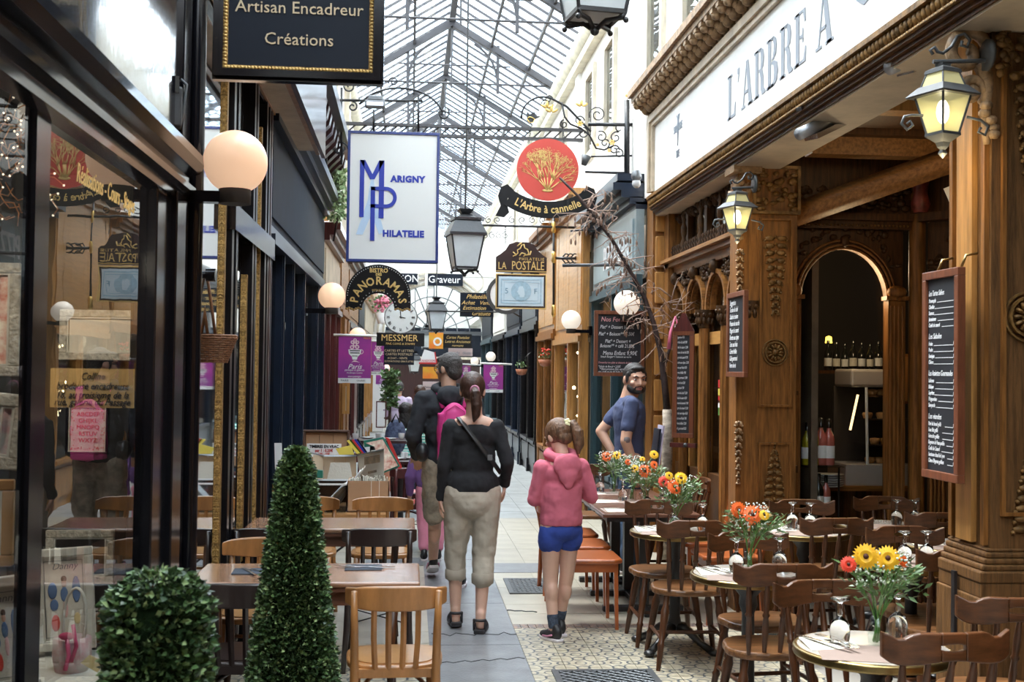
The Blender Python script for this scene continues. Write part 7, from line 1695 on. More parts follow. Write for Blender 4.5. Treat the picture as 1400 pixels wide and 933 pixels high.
def hang_lantern(px, pyb, d, s, lb, ceiling_z):
    """square Parisian lantern; pyb = pixel of its lowest knob"""
    q_ = P(px, pyb, d); t = thing('hanging_lantern', lb, 'lantern', (q_.x, d, q_.z), .15, 'black hanging lanterns'); k = s/48.
    def fr(z0, z1, w0, w1, mtl, nm, ins=0):
        m = MB(); v = []
        for w_, z in ((w0, z0), (w1, z1)): v += [(-w_, -w_, z), (w_, -w_, z), (w_, w_, z), (-w_, w_, z)]
        m.add(v, [(0, 3, 2, 1), (4, 5, 6, 7)]+[(i, (i+1) % 4, (i+1) % 4+4, i+4) for i in range(4)]); return obj(nm, m, mtl, t)
    fr(9*k, 49*k, 13*k, 19.5*k, 'lamp_glass', 'glass')
    for sx in (-1, 1):
        for sy in (-1, 1): m = MB(); m.cyl((sx*13.2*k, sy*13.2*k, 9*k), (sx*19.8*k, sy*19.8*k, 49*k), 1.1*k, n=5); obj('corner_bar', m, 'iron', t)
    m = MB(T(0, 0, 8*k)); m.frame(28*k, 28*k, 2.2*k, 0, 2.4*k); obj('rim', m, 'iron', t)
    m = MB(T(0, 0, 47.5*k)); m.frame(45*k, 45*k, 3*k, 0, 3*k); obj('rim', m, 'iron', t)
    fr(50*k, 66*k, 22.5*k, 15*k, 'iron', 'roof'); fr(66*k, 69*k, 16.5*k, 16.5*k, 'iron', 'roof_rim'); fr(69*k, 74*k, 12*k, 6*k, 'iron', 'crown'); fr(74*k, 80*k, 5*k, 9*k, 'iron', 'finial')
    m = MB()
    for sx in (-1, 1):
        for sy in (-1, 1): m.tube([(sx*13*k, sy*13*k, 9*k), (sx*12*k, sy*12*k, 6*k), (sx*5*k, sy*5*k, 6*k), (0, 0, 1*k)], 1.4*k, 6); m.ell((sx*13.5*k, sy*13.5*k, 4.5*k), 1.7*k, 6, 5)
    obj('cradle', m, 'iron', t); obj('knob', MB().ell((0, 0, 1*k), 2.6*k, 10, 7), 'iron', t)
    obj('rod', MB().cyl((0, 0, 79*k), (0, 0, ceiling_z-q_.z), .012, n=6), 'iron', t)
hang_lantern(635, 377, 13.5, .46, 'black hanging lantern on a long rod right of the blue framed sign', 7.2)
hang_lantern(596, 456, 24, .44, 'second hanging lantern, in front of the far arch', 7.2)
hang_lantern(583, 480, 33, .44, 'third small hanging lantern far down the passage', 7.0)
hang_lantern(566, 512, 34, .40, 'lowest small lantern before the dark end of the passage', 7.0)
hang_lantern(813, 45, 6.1, .46, 'big lantern cut by the top edge, only its base in view', 7.3)
def wall_lantern(px, py, d, s, xw, lb, bulb_e):
    """amber glass coach lantern; px,py = centre of the glass"""
    q_ = P(px, py, d); t = thing('wall_lantern', lb, 'lantern', (q_.x, d, q_.z), .35, 'lit coach lanterns of the restaurant'); k = s/70.
    def hexf(prof, nm, mt, n=4, sm=False): m = MB(R(PI/4)); m.lathe([(r_*k*1.22, z*k) for r_, z in prof], n, None, sm); return obj(nm, m, mt, t)
    hexf([(17, -29), (29, 22)], 'glass', 'lit_glass'); hexf([(38, 20), (40, 22), (27, 34), (25, 35)], 'roof', 'lamp_iron'); hexf([(23, 35), (17, 53)], 'upper_glass', 'lit_glass')
    hexf([(20, 52), (19, 57), (8, 62), (9, 66), (0, 67)], 'cap', 'lamp_iron'); hexf([(19, -29), (19, -33), (8, -42), (6, -48), (3, -52), (5, -57), (0, -64)], 'bottom', 'lamp_iron')
    for i in range(4): m = MB(); a = PI/4+2*PI*i/4; k2 = k*1.22; m.cyl((17*k2*math.cos(a), 17*k2*math.sin(a), -29*k), (29.3*k2*math.cos(a), 29.3*k2*math.sin(a), 22*k), 1.8*k, n=5); m.cyl((23*k2*math.cos(a), 23*k2*math.sin(a), 35*k), (17*k2*math.cos(a), 17*k2*math.sin(a), 53*k), 1.5*k, n=5); obj('glazing_bar', m, 'lamp_iron', t)
    L = xw-q_.x
    Mw = R(-.35); m = MB(Mw); m.cyl((-14*k, 0, 68*k), (L, 0, 72*k), 3*k, n=7); obj('arm', m, 'lamp_iron', t)
    m = MB(Mw); m.tube([(-14*k+x*k, 0, z*k) for x, z in [(0, 78), (-4, 84), (2, 88), (6, 82), (14, 80), (26, 90), (34, 104), (44, 108), (52, 100), (48, 90), (40, 92), (41, 98)]], 2.4*k, 6); obj('scroll', m, 'lamp_iron', t)
    m = MB(Mw @ T(L, 0, 80*k) @ R(PI/2, 'Y')); m.lathe([(10*k, -3*k), (22*k, -2*k), (22*k, 2*k), (10*k, 4*k)], 12); obj('wall_plate', m, 'lamp_iron', t)
    for q__ in (0, 1):
     m = MB(Mw)
     if q__: m.tube([(-38*k-x*k, 0, z*k) for x, z in [(-10, -6), (6, -6), (16, -8), (20, -18), (12, -26), (4, -20), (8, -14), (12, -18)]], 2*k, 6)
     else: m.tube([(34*k+x*k, 0, z*k) for x, z in [(0, -6), (20, -10), (30, -18), (26, -30), (16, -26), (20, -20)]], 2*k, 6)
     obj('side_scroll', m, 'lamp_iron', t)
    lp = bpy.data.lights.new('lamp_light', 'POINT'); lp.energy = bulb_e; lp.color = (1, .8, .45); lp.shadow_soft_size = .05; lo = bpy.data.objects.new('lamp_light', lp); C.objects.link(lo); lo.parent = t; lo.location = (0, 0, -60*k-.02)
    obj('bulb', MB().ell((0, -.0, 0), (.026, .026, .05), 10, 8), 'bulb', t)
wall_lantern(1289, 153, 4.62, .212, 2.36, 'large lit coach lantern on the near carved post, top right', 3)
wall_lantern(1008, 297, 7.7, .20, 2.30, 'lit coach lantern on the corner pilaster above the narrow board', 2)
def heater(px0, py0, px1, py1, d0, d1, lb):
    a, b = P(px0, py0, d0), P(px1, py1, d1); t = thing('radiant_heater', lb, 'heater', tuple((a+b)/2)); 
    m = MB(); m.tube([a, a.lerp(b, .5), b], .035, 14); obj('tube_body', m, 'heater', t, w=True)
    c = a.lerp(b, .62); q_ = (b-a).to_track_quat('X', 'Z').to_matrix().to_4x4(); m = MB(T(*c) @ q_)
    for i in range(10): m.bx(-.01+i*.02, .0+i*.02, -.045, .045, -.045, .045)
    tag(obj('cooling_fins', m, 'dark_grey', t, w=True), kind='stuff')
    m = MB(T(*a.lerp(b, .5)) @ q_); m.bx(-.15, .15, -.05, .05, -.06, -.03); obj('reflector', m, 'steel', t, w=True)
    m = MB(T(*a.lerp(b, .5)) @ q_); m.bx(-.02, .02, -.01, .01, .02, .13); m.bx(-.18, .18, -.02, .02, .12, .14); obj('mount', m, 'dark_grey', t, w=True)
heater(1092, 184, 1164, 150, 6.4, 6.6, 'grey tube heater under the soffit, farther one'); heater(1216, 93, 1302, 56, 5.3, 5.5, 'grey tube heater under the soffit behind the big coach lantern')
# speaker box, basket lamp
sp = thing('loudspeaker', 'small black loudspeaker on the lacquered panel, top left', 'speaker', P(236, 140, 4.95)); obj('cabinet', MB(R(.3)).bx(-.035, .035, -.05, .05, -.11, .06), 'dark_grey', sp, bevel=.01); obj('bracket', MB(R(.3)).tube([(.03, .0, .10), (.055, 0, .08), (.045, 0, -.02), (.03, 0, -.11)], .007, 6), 'lamp_iron', sp); obj('clamp', MB(R(.3)).bx(-.045, .02, -.055, .02, .03, .10), 'black_gloss', sp)
bs = thing('wicker_basket', 'brown wicker basket hanging on two sticks at the left shopfront', 'basket', P(292, 495, 5.75)); kk = 5.75/F
m = MB()
for j in range(12):
    z = j*2.9*kk; rx_ = (18+j*1.1)*kk
    m.tube([(rx_*math.cos(a), rx_*.8*math.sin(a), z+.0016*math.sin(a*14+j*PI)) for a in [2*PI*i/42 for i in range(42)]], .0045, 5, closed=True)
obj('woven_wall', m, 'wicker', bs); m = MB()
for i in range(22): a = 2*PI*i/22; m.cyl((18*kk*math.cos(a), 14.4*kk*math.sin(a), 0), (31*kk*math.cos(a), 24.8*kk*math.sin(a), 35*kk), .0035, n=5)
obj('stakes', m, 'wicker', bs); obj('basket_base', MB().lathe([(0, 0), (18*kk, 0), (18*kk, .006), (0, .006)], 20, S(1, .8, 1)), 'wicker', bs)
m = MB(); m.tube([(29*kk*math.cos(a), 23*kk*math.sin(a), 35*kk) for a in [2*PI*i/24 for i in range(24)]], .007, 6, closed=True); obj('rim', m, 'wicker', bs)
for x0, x1 in ((-23, -8), (-12, 2)): m = MB(); m.tube([(x0*kk, 0, 122*kk), ((x0*.6+x1*.4)*kk, 0, 90*kk), (x1*kk, 0, 33*kk)], .008, 6); obj('stick', m, 'wicker', bs)
for px, py, d, lb in ((282, 376, 5.7, 'short black wall hook above the wicker basket'), (382, 446, 9.2, 'short black wall hook on the blue shopfront')):
    t = thing('wall_hook', lb, 'hook', P(px, py, d)); obj('pin', MB().cyl((-.07, 0, 0), (.02, 0, 0), .018, n=10), 'black_gloss', t); obj('knob', MB().cyl((.0, 0, -.0), (.045, 0, 0), .032, n=12), 'black_gloss', t)
ORD = ('first', 'second', 'third', 'fourth', 'fifth', 'sixth', 'seventh', 'eighth', 'ninth', 'tenth')
# ================================================================ STAMP DEALER'S STALL
tt = thing('trestle_table', 'low trestle table carrying the stamp boxes outside the blue shop', 'table', (-.55, 8.85, 0))
obj('tabletop', MB().bx(-.42, .42, -.55, .55, .60, .625), 'bistro_seat', tt)
for s in (-1, 1):
    for e in (-1, 1): obj('leg', MB().cyl((s*.36, e*.48, 0), (s*.30, e*.40, .60), .016, n=6), 'iron', tt)
    obj('cross_brace', MB().cyl((s*-.34, -.5, .05), (s*.34, -.5, .58), .008, n=5), 'iron', tt)
TZ = .626
def at(px, py, d): q = P(px, py, d); return q
def card(name, lb, cat, d, pts, th, mt, grp=None, back=.0):
    """flat cut shape given by its outline in the picture plane at depth d, thickness th away from the viewer"""
    m = MB(); c = [P(a, b, d) for a, b in pts]; n = len(c)
    m.add([Vector((p.x, d+back*(p.z-c[0].z), p.z)) for p in c]+[Vector((p.x, d+th+back*(p.z-c[0].z), p.z)) for p in c], [tuple(range(n)), tuple(reversed(range(n, 2*n)))]+[(i, i+n, (i+1) % n+n, (i+1) % n) for i in range(n)])
    o = obj(name, m, mt); return tag(o, lb, cat, grp)
# open suitcase
q = P(445, 640, 9.25); t = thing('open_suitcase', 'old brown suitcase standing open behind the stamp boxes', 'suitcase', (q.x, 9.2, TZ)); w = .36; h_ = P(445, 592, 9.3).z-TZ
m = MB(); m.bx(-w/2, w/2, -.12, .12, 0, .02); m.frame(w, .24, .012, 0, .16, None); obj('lower_case', m, 'leather', t)
m = MB(T(0, .12, h_-.13) @ R(-.08, 'X') @ FACE_CAM); m.frame(w, .30, .018, -.02, .06); m.bx(-w/2, w/2, -.15, .15, -.03, -.02); obj('lid', m, 'leather', t, bevel=.006)
m = MB(T(0, .10, h_-.13) @ R(-.08, 'X') @ FACE_CAM)
for k in range(3): m.bx(-w/2+.02+k*.108, -w/2+.124+k*.108, -.13, .13, -.03, .0)
obj('lid_lining', m, 'cardboard', t)
m = MB(T(0, .10, h_-.13) @ R(-.08, 'X') @ FACE_CAM)
for i in range(26): m.ell((-w/2+.02+i*.0125, .138, .03), .004, 5, 4)
for i in range(20): m.ell((-w/2+.012, -.12+i*.0125, .03), .004, 5, 4); m.ell((w/2-.012, -.12+i*.0125, .03), .004, 5, 4)
tag(obj('brass_nails', m, 'brass', t), kind='stuff')
q = P(443, 615, 9.0); t = thing('price_card', 'white card with handwritten stamp prices, Timbres en vrac', 'card', (q.x, 9.0, q.z)); obj('card', MB().bx(-.13, .13, 0, .004, -.055, .045), 'white', t)
for s, y, sz, mm in (('TIMBRES EN VRAC', .022, .032, 'sign_navy'), ('par 1 : 0,20€', -.008, .03, 'red'), ('100 : 10€', -.035, .026, 'red')): m = MB(T(0, -.002, 0) @ FACE_CAM); m.text(s, sz, T(0, y), .001, .85, 0, 'CENTER', .001); tag(obj('lettering', m, mm, t), kind='stuff')
# album cases and sheets
def box_open(name, lb, px0, px1, pyt, d, dep, mt, z0=TZ, flap=None, cat='box'):
    a, b = P(px0, pyt, d), P(px1, pyt, d); w_ = b.x-a.x; h = a.z-z0; t = thing(name, lb, cat, ((a.x+b.x)/2, d+dep/2, z0))
    m = MB(); m.bx(-w_/2, w_/2, -dep/2, dep/2, 0, .006); obj('bottom', m, mt, t)
    for x0, x1, y0, y1 in ((-w_/2, w_/2, -dep/2, -dep/2+.006), (-w_/2, w_/2, dep/2-.006, dep/2), (-w_/2, -w_/2+.006, -dep/2, dep/2), (w_/2-.006, w_/2, -dep/2, dep/2)): obj('side', MB().bx(x0, x1, y0, y1, 0, h), mt, t)
    return t, w_, h
t, w_, h_ = box_open('cardboard_box', 'brown cardboard box full of stamp packets, right of the clear box', 475, 532, 658, 8.45, .30, 'cardboard')
m = MB()
for i in range(26): m.M = T(-w_/2+.01+i*(w_-.02)/26, rnd.uniform(-.1, .1), h_*.5) @ R(rnd.uniform(-.2, .2)); m.bx(0, .004, -.06, .06, 0, h_*.5+rnd.uniform(.0, .03))
tag(obj('packets', m, 'paper', t), kind='stuff')
t, w_, h_ = box_open('clear_box', 'clear plastic box of papers beside the cone topiary', 428, 473, 662, 8.40, .32, 'clear_plastic')
obj('rim', MB(T(0, 0, h_)).frame(w_+.012, .332, .008, -.008, .004), 'white', t)
pps = []
for i in range(9):
    q = P(440+i*3, 680-i*1.5, 8.46+i*.025); L_ = .24; m = MB(T(q.x, 8.45+i*.028, TZ+.03) @ R(.75-i*.02, 'Y')); m.bx(-.002, .004, 0, .16, 0, L_+.01*i if i > 5 else L_*.9); tag(obj('paper_sheaf', m, 'paper' if i % 3 else 'white'), ORD[i]+' sheaf of papers from the front in the clear plastic box', 'papers', 'sheaves of papers in the clear box')
t, w_, h_ = box_open('wooden_box', 'small tan box of upright folders left of the cone topiary', 372, 390, 662, 8.2, .2, 'honey', z0=TZ-.02)
for k in range(4): m = MB(T(P(378, 640, 8.3).x+k*.02-.02, 8.28+.01*k, TZ) @ R(.22-.07*k, 'Y')); m.bx(-.006, .006, -.07, .07, 0, .42-.09*k); tag(obj('folder', m, 'box_tan'), ('tallest folder', 'second folder', 'third folder', 'shortest folder')[k]+' standing in the small tan box', 'folder', 'folders in the small tan box')
# big folding display case of tan cards
d = 8.85
t = thing('display_case', 'tan folding display case with a card of an old photograph', 'display case', (P(478, 650, d).x, d, TZ))
def pan(nm, pts, mt, dz=0.): 
    m = MB(); c = [P(a, b, dd) for a, b, dd in pts]; n = len(c); m.add(c+[p+Vector((0, .008, 0)) for p in c], [tuple(range(n)), tuple(reversed(range(n, 2*n)))]+[(i, i+n, (i+1) % n+n, (i+1) % n) for i in range(n)]); return obj(nm, m, mt, t, w=True)
pan('left_wing', [(428, 622, 8.7), (442, 624, 8.95), (442, 656, 8.95), (428, 654, 8.7)], 'box_tan')
for k in range(3): pan('back_panel', [(442.5+k*15, 622, 8.98), (457+k*15, 622, 8.98), (457+k*15, 656, 8.98), (442.5+k*15, 656, 8.98)], 'box_tan')
pan('right_wing', [(488, 622, 8.98), (525, 615, 8.62), (525, 655, 8.62), (493, 658, 8.9)], 'paper')
pan('photo', [(498, 625.5, 8.74), (519.5, 621.5, 8.62), (519.5, 632.5, 8.62), (498, 636, 8.74)], 'photo'); pan('caption', [(503, 645, 8.70), (515, 642.5, 8.63), (515, 646, 8.63), (503, 648.5, 8.70)], 'photo')
pan('top_edge', [(424, 618.5, 8.68), (443, 622.5, 8.95), (487, 622.5, 8.97), (525, 613.5, 8.61), (525, 615.5, 8.6), (487, 624.5, 8.96), (443, 624.5, 8.94), (424, 620.5, 8.67)], 'iron_grey')
card('blank_card', 'pale green card leaning inside the tan display case', 'card', 8.86, [(452, 633), (478, 633), (482, 656), (447, 656)], .006, 'linen')
card('green_album', 'large stamp album with green and red cover leaning at the right end', 'album', 8.75, [(497, 603), (524, 598), (547, 638), (523, 648), (513, 610), (498, 612)], .03, 'green_cover')
card('album_page', 'open page of colourful stamps on the green album', 'page', 8.74, [(500, 606), (523, 601), (544, 637), (524, 645), (512, 611)], .006, 'pattern_paper')
card('red_album', 'red stamp album behind the green one', 'album', 8.80, [(527, 598), (532, 600), (550, 640), (545, 642)], .03, 'red')
for k, c in enumerate(('yellow', 'bottle_green', 'red', 'sign_blue', 'navy')): card('binder', ('yellow', 'olive', 'red', 'bright blue', 'dark blue')[k]+' binder leaning in the fan of binders', 'binder', 8.92+k*.012, [(474+k*3.2, 603-k*.4), (477+k*3.2, 602-k*.4), (492+k*2.8, 620), (488+k*2.8, 621)], .02, c, 'binders leaning in a fan')
card('yellow_folder', 'yellow folder of papers left of the binders', 'folder', 8.88, [(459, 614), (480, 609), (484, 622), (464, 622)], .012, 'yellow')
card('green_cup', 'small dark green round tin behind the topiary', 'tin', 8.6, [(431, 643), (441, 644), (441, 654), (431, 654)], .06, 'green_cover')
card('price_notice', 'white price notice in the blue shop window', 'notice', 8.62, [(375, 606), (385, 606), (387, 642), (376, 642)], .003, 'white')
# chairs and tables of the next terrace
def red_chair(x, y, rz, lb, src=None):
    return place_b(RCH, x, y, rz, lb, False)
RCH = bistro('bistro_chair', 'maroon', 'red'); RCH.location = (P(558, 640, 10.6).x, 10.6, 0); RCH.rotation_euler = (0, 0, .25); RCH['label'] = 'dark red slatted chair right of the stamp albums'; RCH['group'] = 'red chairs of the next terrace'
o = dup(RCH, (P(570, 640, 11.3).x, 11.5, 0), -.4, 'second dark red chair, behind the first beside the albums')
o = dup(RCH, (P(478, 600, 12.4).x, 12.4, 0), .1, 'dark red chair with its rounded top behind the suitcase')
def laid_table(px, d, z, lb, mt='maroon_dark', r=.38):
    x = P(px, 600, d).x; t = thing('laid_table', lb, 'table', (x, d, 0)); obj('tabletop', MB().bx(-r, r, -.3, .3, z-.03, z), mt, t); obj('pedestal', MB().cyl((0, 0, 0), (0, 0, z-.03), .035), 'iron', t); return x
for px, d, z, lb, n in ((548, 11.1, .80, 'dark red table laid with cups and glasses', 10), (510, 13.4, .85, 'wooden table with papers by the ivy plant', 6)):
    x = laid_table(px, d, z, lb)
    for i in range(n):
        a = -.32+.64*i/(n-1); b = rnd.uniform(-.2, .2); m = MB()
        m.lathe([(.022, 0), (.034, .03), (.036, .07)], 10, None, True) if i % 2 else m.lathe([(.05, 0), (.075, .012), (.075, .018), (0, .012)], 14)
        o = obj('cup' if i % 2 else 'saucer', m, 'china'); o.location = (x+a, d+b, z+.001); tag(o, ORD[i//2]+(' white cup' if i % 2 else ' white saucer')+' from the left on the '+lb.replace('laid with cups and glasses', '').replace('with papers ', ''), 'cup' if i % 2 else 'saucer', ('cups' if i % 2 else 'saucers')+' on the '+lb)
t = thing('menu_stand', 'red framed menu stand with three white sheets before the ivy plant', 'menu stand', P(521, 575, 15.5)); k = 15.5/F
obj('frame', MB(FACE_CAM).frame(14*k, 36*k, 1.5*k, 0, .02, T(0, 8*k)), 'maroon', t)
for i in range(3): obj('sheet', MB(FACE_CAM).bx(-5*k, 5*k, (-7+i*11)*k, (2+i*11)*k, -.002, .012), 'white', t)
t = thing('ivy_plant', 'tall leafy green plant beside the menu stand', 'plant', (P(533, 560, 16).x, 16, 0)); m = MB()
for i in range(500): a = rnd.uniform(0, 6.3); rr = rnd.random()**.5*.11; z = rnd.uniform(1.12, 1.62); leafm(m, (rr*math.cos(a), rr*math.sin(a), z), (rnd.uniform(-1, 1), rnd.uniform(-1, 1), rnd.uniform(-.5, 1)), .07, .022)
tag(obj('foliage', m, 'leaf_mid', t), kind='stuff'); obj('trunk', MB().cyl((0, 0, .3), (0, 0, 1.2), .02), 'bark', t); obj('pot', MB().lathe([(.12, 0), (.17, .35), (.15, .35), (0, .33)], 16), 'terracotta', t)
t = thing('climbing_plant', 'green climbing plant on the upper left wall beside the blue sign', 'plant', P(462, 265, 13)); m = MB()
for i in range(520): q = P(rnd.gauss(463, 6), rnd.uniform(232, 300), 13+rnd.uniform(-.3, .3)); leafm(m, q, (rnd.uniform(-1, 1), rnd.uniform(-1, 1), rnd.uniform(-1, .6)), .06, .02)
tag(obj('foliage', m, 'leaf_light', t, w=True), kind='stuff'); obj('vine_stem', MB().tube([P(456, 330, 13), P(463, 290, 13), P(458, 250, 13), P(468, 215, 13)], .012, 5), 'bark', t, w=True)
t = thing('flower_pot', 'pink flowering plant seen through the horseshoe sign', 'plant', P(524, 424, 17.5)); m = MB(); m2 = MB()
for i in range(150): q = P(rnd.gauss(522, 7), rnd.gauss(414, 5), 17.5+rnd.uniform(-.1, .1)); (m if rnd.random() < .6 else m2).ell(q, .022, 5, 4)
tag(obj('blossoms', m, 'petal_pink', t, w=True), kind='stuff'); tag(obj('foliage', m2, 'leaf_mid', t, w=True), kind='stuff'); obj('pot', MB(T(*P(524, 432, 17.5))).lathe([(.08, -.12), (.12, .04), (0, .03)], 14), 'white', t, w=True)
t, w, h = sign('picture_frame', 'gilt framed tall picture hanging left of the purple banners', 468, 478, 524, 566, 14.8, .04, 'box_tan', 'honey', .04, cat='picture')
t, w, h = sign('wall_poster', 'tan poster on the upper left wall behind the blue sign', 441, 449, 262, 302, 14.6, .02, 'honey', cat='poster')
for px, py, d, lb in ((745, 492, 16.5, 'small hanging basket of red flowers on the honey shopfront'), (713, 505, 19, 'terracotta bowl on a bracket further along the right shops')):
    t = thing('hanging_basket', lb, 'basket', P(px, py, d)); obj('bowl', MB().lathe([(.02, -.10), (.07, -.08), (.10, 0), (0, 0)], 14), 'terracotta', t); m = MB(); m2 = MB()
    for i in range(60):
        p = (rnd.gauss(0, .045), rnd.gauss(0, .04), .02+abs(rnd.gauss(0, .05))); leafm(m, p, (rnd.uniform(-1, 1), rnd.uniform(-1, 1), 1), .04, .012)
        if i % 3 == 0 and px > 730: m2.ell((p[0], p[1], p[2]+.04), .014, 5, 4)
    tag(obj('foliage', m, 'leaf_mid', t), kind='stuff')
    if m2.v: tag(obj('blossoms', m2, 'petal_red', t), kind='stuff')
    obj('hanger', MB().tube([(.10, 0, 0), (.06, 0, .2), (.15, 0, .28)], .006, 5), 'iron', t)
# fairy lights in the honey coloured shop
m = MB()
for i in range(12): m.ell(P(rnd.uniform(781, 800), rnd.uniform(480, 600), 14.0), rnd.uniform(.012, .03), 8, 6)
tag(obj('fairy_lights', m, 'led'), 'string of small lights in the honey coloured shop window', 'fairy lights', kind='stuff')
# ================================================================ TREE IN FRONT OF THE ARCADE
t = thing('bare_tree', 'bare dry tree with pale trunk and brown pods against the arcade', 'tree', (P(908, 700, 10.1).x, 10.1, 0)); d = 10.0
def tb(nm, pts, rr_, mt, dd=10.0): m = MB(); m.tube([P(a, b, dd) for a, b in pts], rr_, 7); return obj(nm, m, mt, t, w=True)
m = MB(); m.tube([(P(908, 700, 10.1).x, 10.1, 0), P(910, 665, 10.05), P(913, 600, 10.0), P(912, 560, 10)], [.05, .05, .046, .04], 9); obj('trunk', m, 'birch', t, w=True)
tb('branch', [(912, 562), (908, 520), (903, 480), (893, 440), (880, 405), (862, 372), (838, 330), (812, 295), (790, 268), (765, 243)], [.032, .03, .026, .022, .020, .018, .016, .014, .012, .010], 'bark')
tb('branch', [(905, 520), (910, 495), (918, 470), (917, 440)], [.02, .016, .012, .008], 'bark')
m = MB(); pods = MB(); rr = random.Random(11)
main = [(903, 480), (893, 440), (880, 405), (862, 372), (838, 330), (812, 295), (790, 268)]
for i in range(64):
    j = rr.randrange(len(main)-1); f = rr.random(); a = (main[j][0]+(main[j+1][0]-main[j][0])*f, main[j][1]+(main[j+1][1]-main[j][1])*f)
    an = rr.uniform(-PI, PI); L_ = rr.uniform(18, 58); dy = rr.uniform(-.25, .25)
    p = [P(a[0]+L_*u*math.cos(an+.5*u*rr.uniform(-1, 1)), a[1]-L_*u*math.sin(an)*.8+4*u*u, d+dy*u) for u in (0, .35, .7, 1)]
    m.tube(p, [.006, .0045, .0035, .002], 4)
    for u in (1, 2, 3):
        for q_ in range(2):
            e = p[u]+Vector((rr.uniform(-.05, .05), rr.uniform(-.03, .03), -rr.uniform(.02, .07))); m.tube([p[u], e], .002, 3)
            if rr.random() < .28: pods.ell(e+Vector((0, 0, -.02)), (.009, .008, .026), 6, 5)
for i in range(16):
    a = (917+rr.uniform(-3, 3), rr.uniform(400, 450)); an = rr.uniform(0, PI); p = [P(a[0]+u*40*math.cos(an), a[1]-u*32*math.sin(an)+rr.uniform(-6, 6), 9.85) for u in (0, .4, .8, 1)]; m.tube(p, [.004, .003, .002, .002], 4)
tag(obj('twigs', m, mat('twig', (.36, .25, .20), .8), t, w=True), kind='stuff'); tag(obj('seed_pods', pods, 'pod', t, w=True), kind='stuff')
q = P(923, 455, 9.75); t = thing('hanging_ribbon', 'pink and white hanging ribbon above the tall narrow chalk board', 'ribbon', q); m = MB(); m.tube([(0, 0, .14), (-.04, 0, .0), (-.055, 0, -.14)], [.01, .035, .05], 6, flat=.3); m.tube([(0, 0, .14), (.04, 0, .0), (.05, 0, -.12)], [.01, .03, .04], 6, flat=.3); obj('loop', m, 'strap_pink', t); m = MB(); m.tube([(0, 0, .06), (0, 0, -.13)], [.012, .028], 6, flat=.3); obj('tail', m, 'white', t)
# flag stickers on the arcade glass
m = MB()
for k, (c, py) in enumerate((('red', 525), ('yellow', 537), ('red', 546), ('white', 553), ('stem', 563))):
    q = PX(985, py, 2.415); tag(obj('window_sticker', MB().bx(2.41, 2.414, q.y-.05, q.y+.05, q.z-.03, q.z+.03), c), ('red and white', 'orange', 'dark red', 'pale', 'green')[k]+' sticker in the column of flag stickers on the arcade', 'sticker', 'flag stickers on the arcade glass')
# ================================================================ RESTAURANT INTERIOR THINGS
cz = .80
t = thing('counter', 'wooden counter top behind the arched opening', 'counter', (3.3, 9.0, 0)); obj('worktop', MB().bx(-.42, .6, -.28, .3, cz-.04, cz), 'oak_x', t); obj('counter_front', MB().bx(-.40, .6, -.22, -.2, 0, cz-.04), 'oak_dark', t)
q0 = P(1150, 650, 8.85); q1 = P(1245, 650, 8.85); x0, x1 = q0.x+.0, q1.x; ztop = P(1180, 505, 8.85).z
t = thing('pastry_display_case', 'grey metal and glass pastry display case on the counter', 'display case', ((x0+x1)/2, 8.95, cz)); w = x1-x0; H = ztop-cz
obj('base', MB().bx(-w/2, w/2, -.2, .2, 0, .16), 'case_metal', t, bevel=.004)
obj('hood', MB().bx(-w/2+.05, w/2, -.17, .2, H-.14, H), 'case_metal', t, bevel=.02)
for xx, s in ((-w/2+.17, 1),): obj('corner_bar', MB().cyl((xx, -.2, .16), (xx, -.17, H-.14), .012, n=6), 'plastic_grey', t)
m = MB(); m.add([(-w/2, -.19, .16), (-w/2+.16, -.2, .16), (-w/2+.17, -.17, H-.14), (-w/2+.06, -.16, H-.14)], [(0, 1, 2, 3)]); obj('side_glass', m, 'display_glass', t); m = MB(); m.add([(-w/2+.17, -.2, .16), (w/2, -.2, .16), (w/2, -.17, H-.14), (-w/2+.17, -.17, H-.14)], [(0, 1, 2, 3)]); obj('front_glass', m, 'display_glass', t)
obj('back_wall', MB().bx(-w/2+.04, w/2, .17, .2, .16, H-.14), 'interior', t)
for z in (.30, .50, .68): obj('wire_shelf', MB().bx(-w/2+.2, w/2, -.14, .16, z, z+.012), 'steel', t)
obj('light_tube', MB().cyl((-w/2+.07, -.10, .42), (-w/2+.13, -.10, H-.2), .010, n=8), mat('tube_glow', (1., .72, .35), .4, emit=2.0), t)
for k, (z, xs) in enumerate(((.312, (.28, .36)), (.512, (.22, .33, .42)), (.692, (.26, .33, .40)), (.162, (.24, .32)))):
    for j, xx in enumerate(xs):
        m = MB(); m.lathe([(.03, 0), (.042, .03), (.036, .045), (0, .05)], 10); o = obj('pastry', m, 'pastry'); o.location = ((x0+x1)/2-w/2+xx, 8.88, cz+z); tag(o, ('left', 'middle', 'right')[j]+' golden pastry on the %s of the display case' % ('second shelf', 'third shelf', 'top shelf', 'floor')[k], 'pastry', 'pastries on the %s of the case' % ('second shelf', 'third shelf', 'top shelf', 'floor')[k])
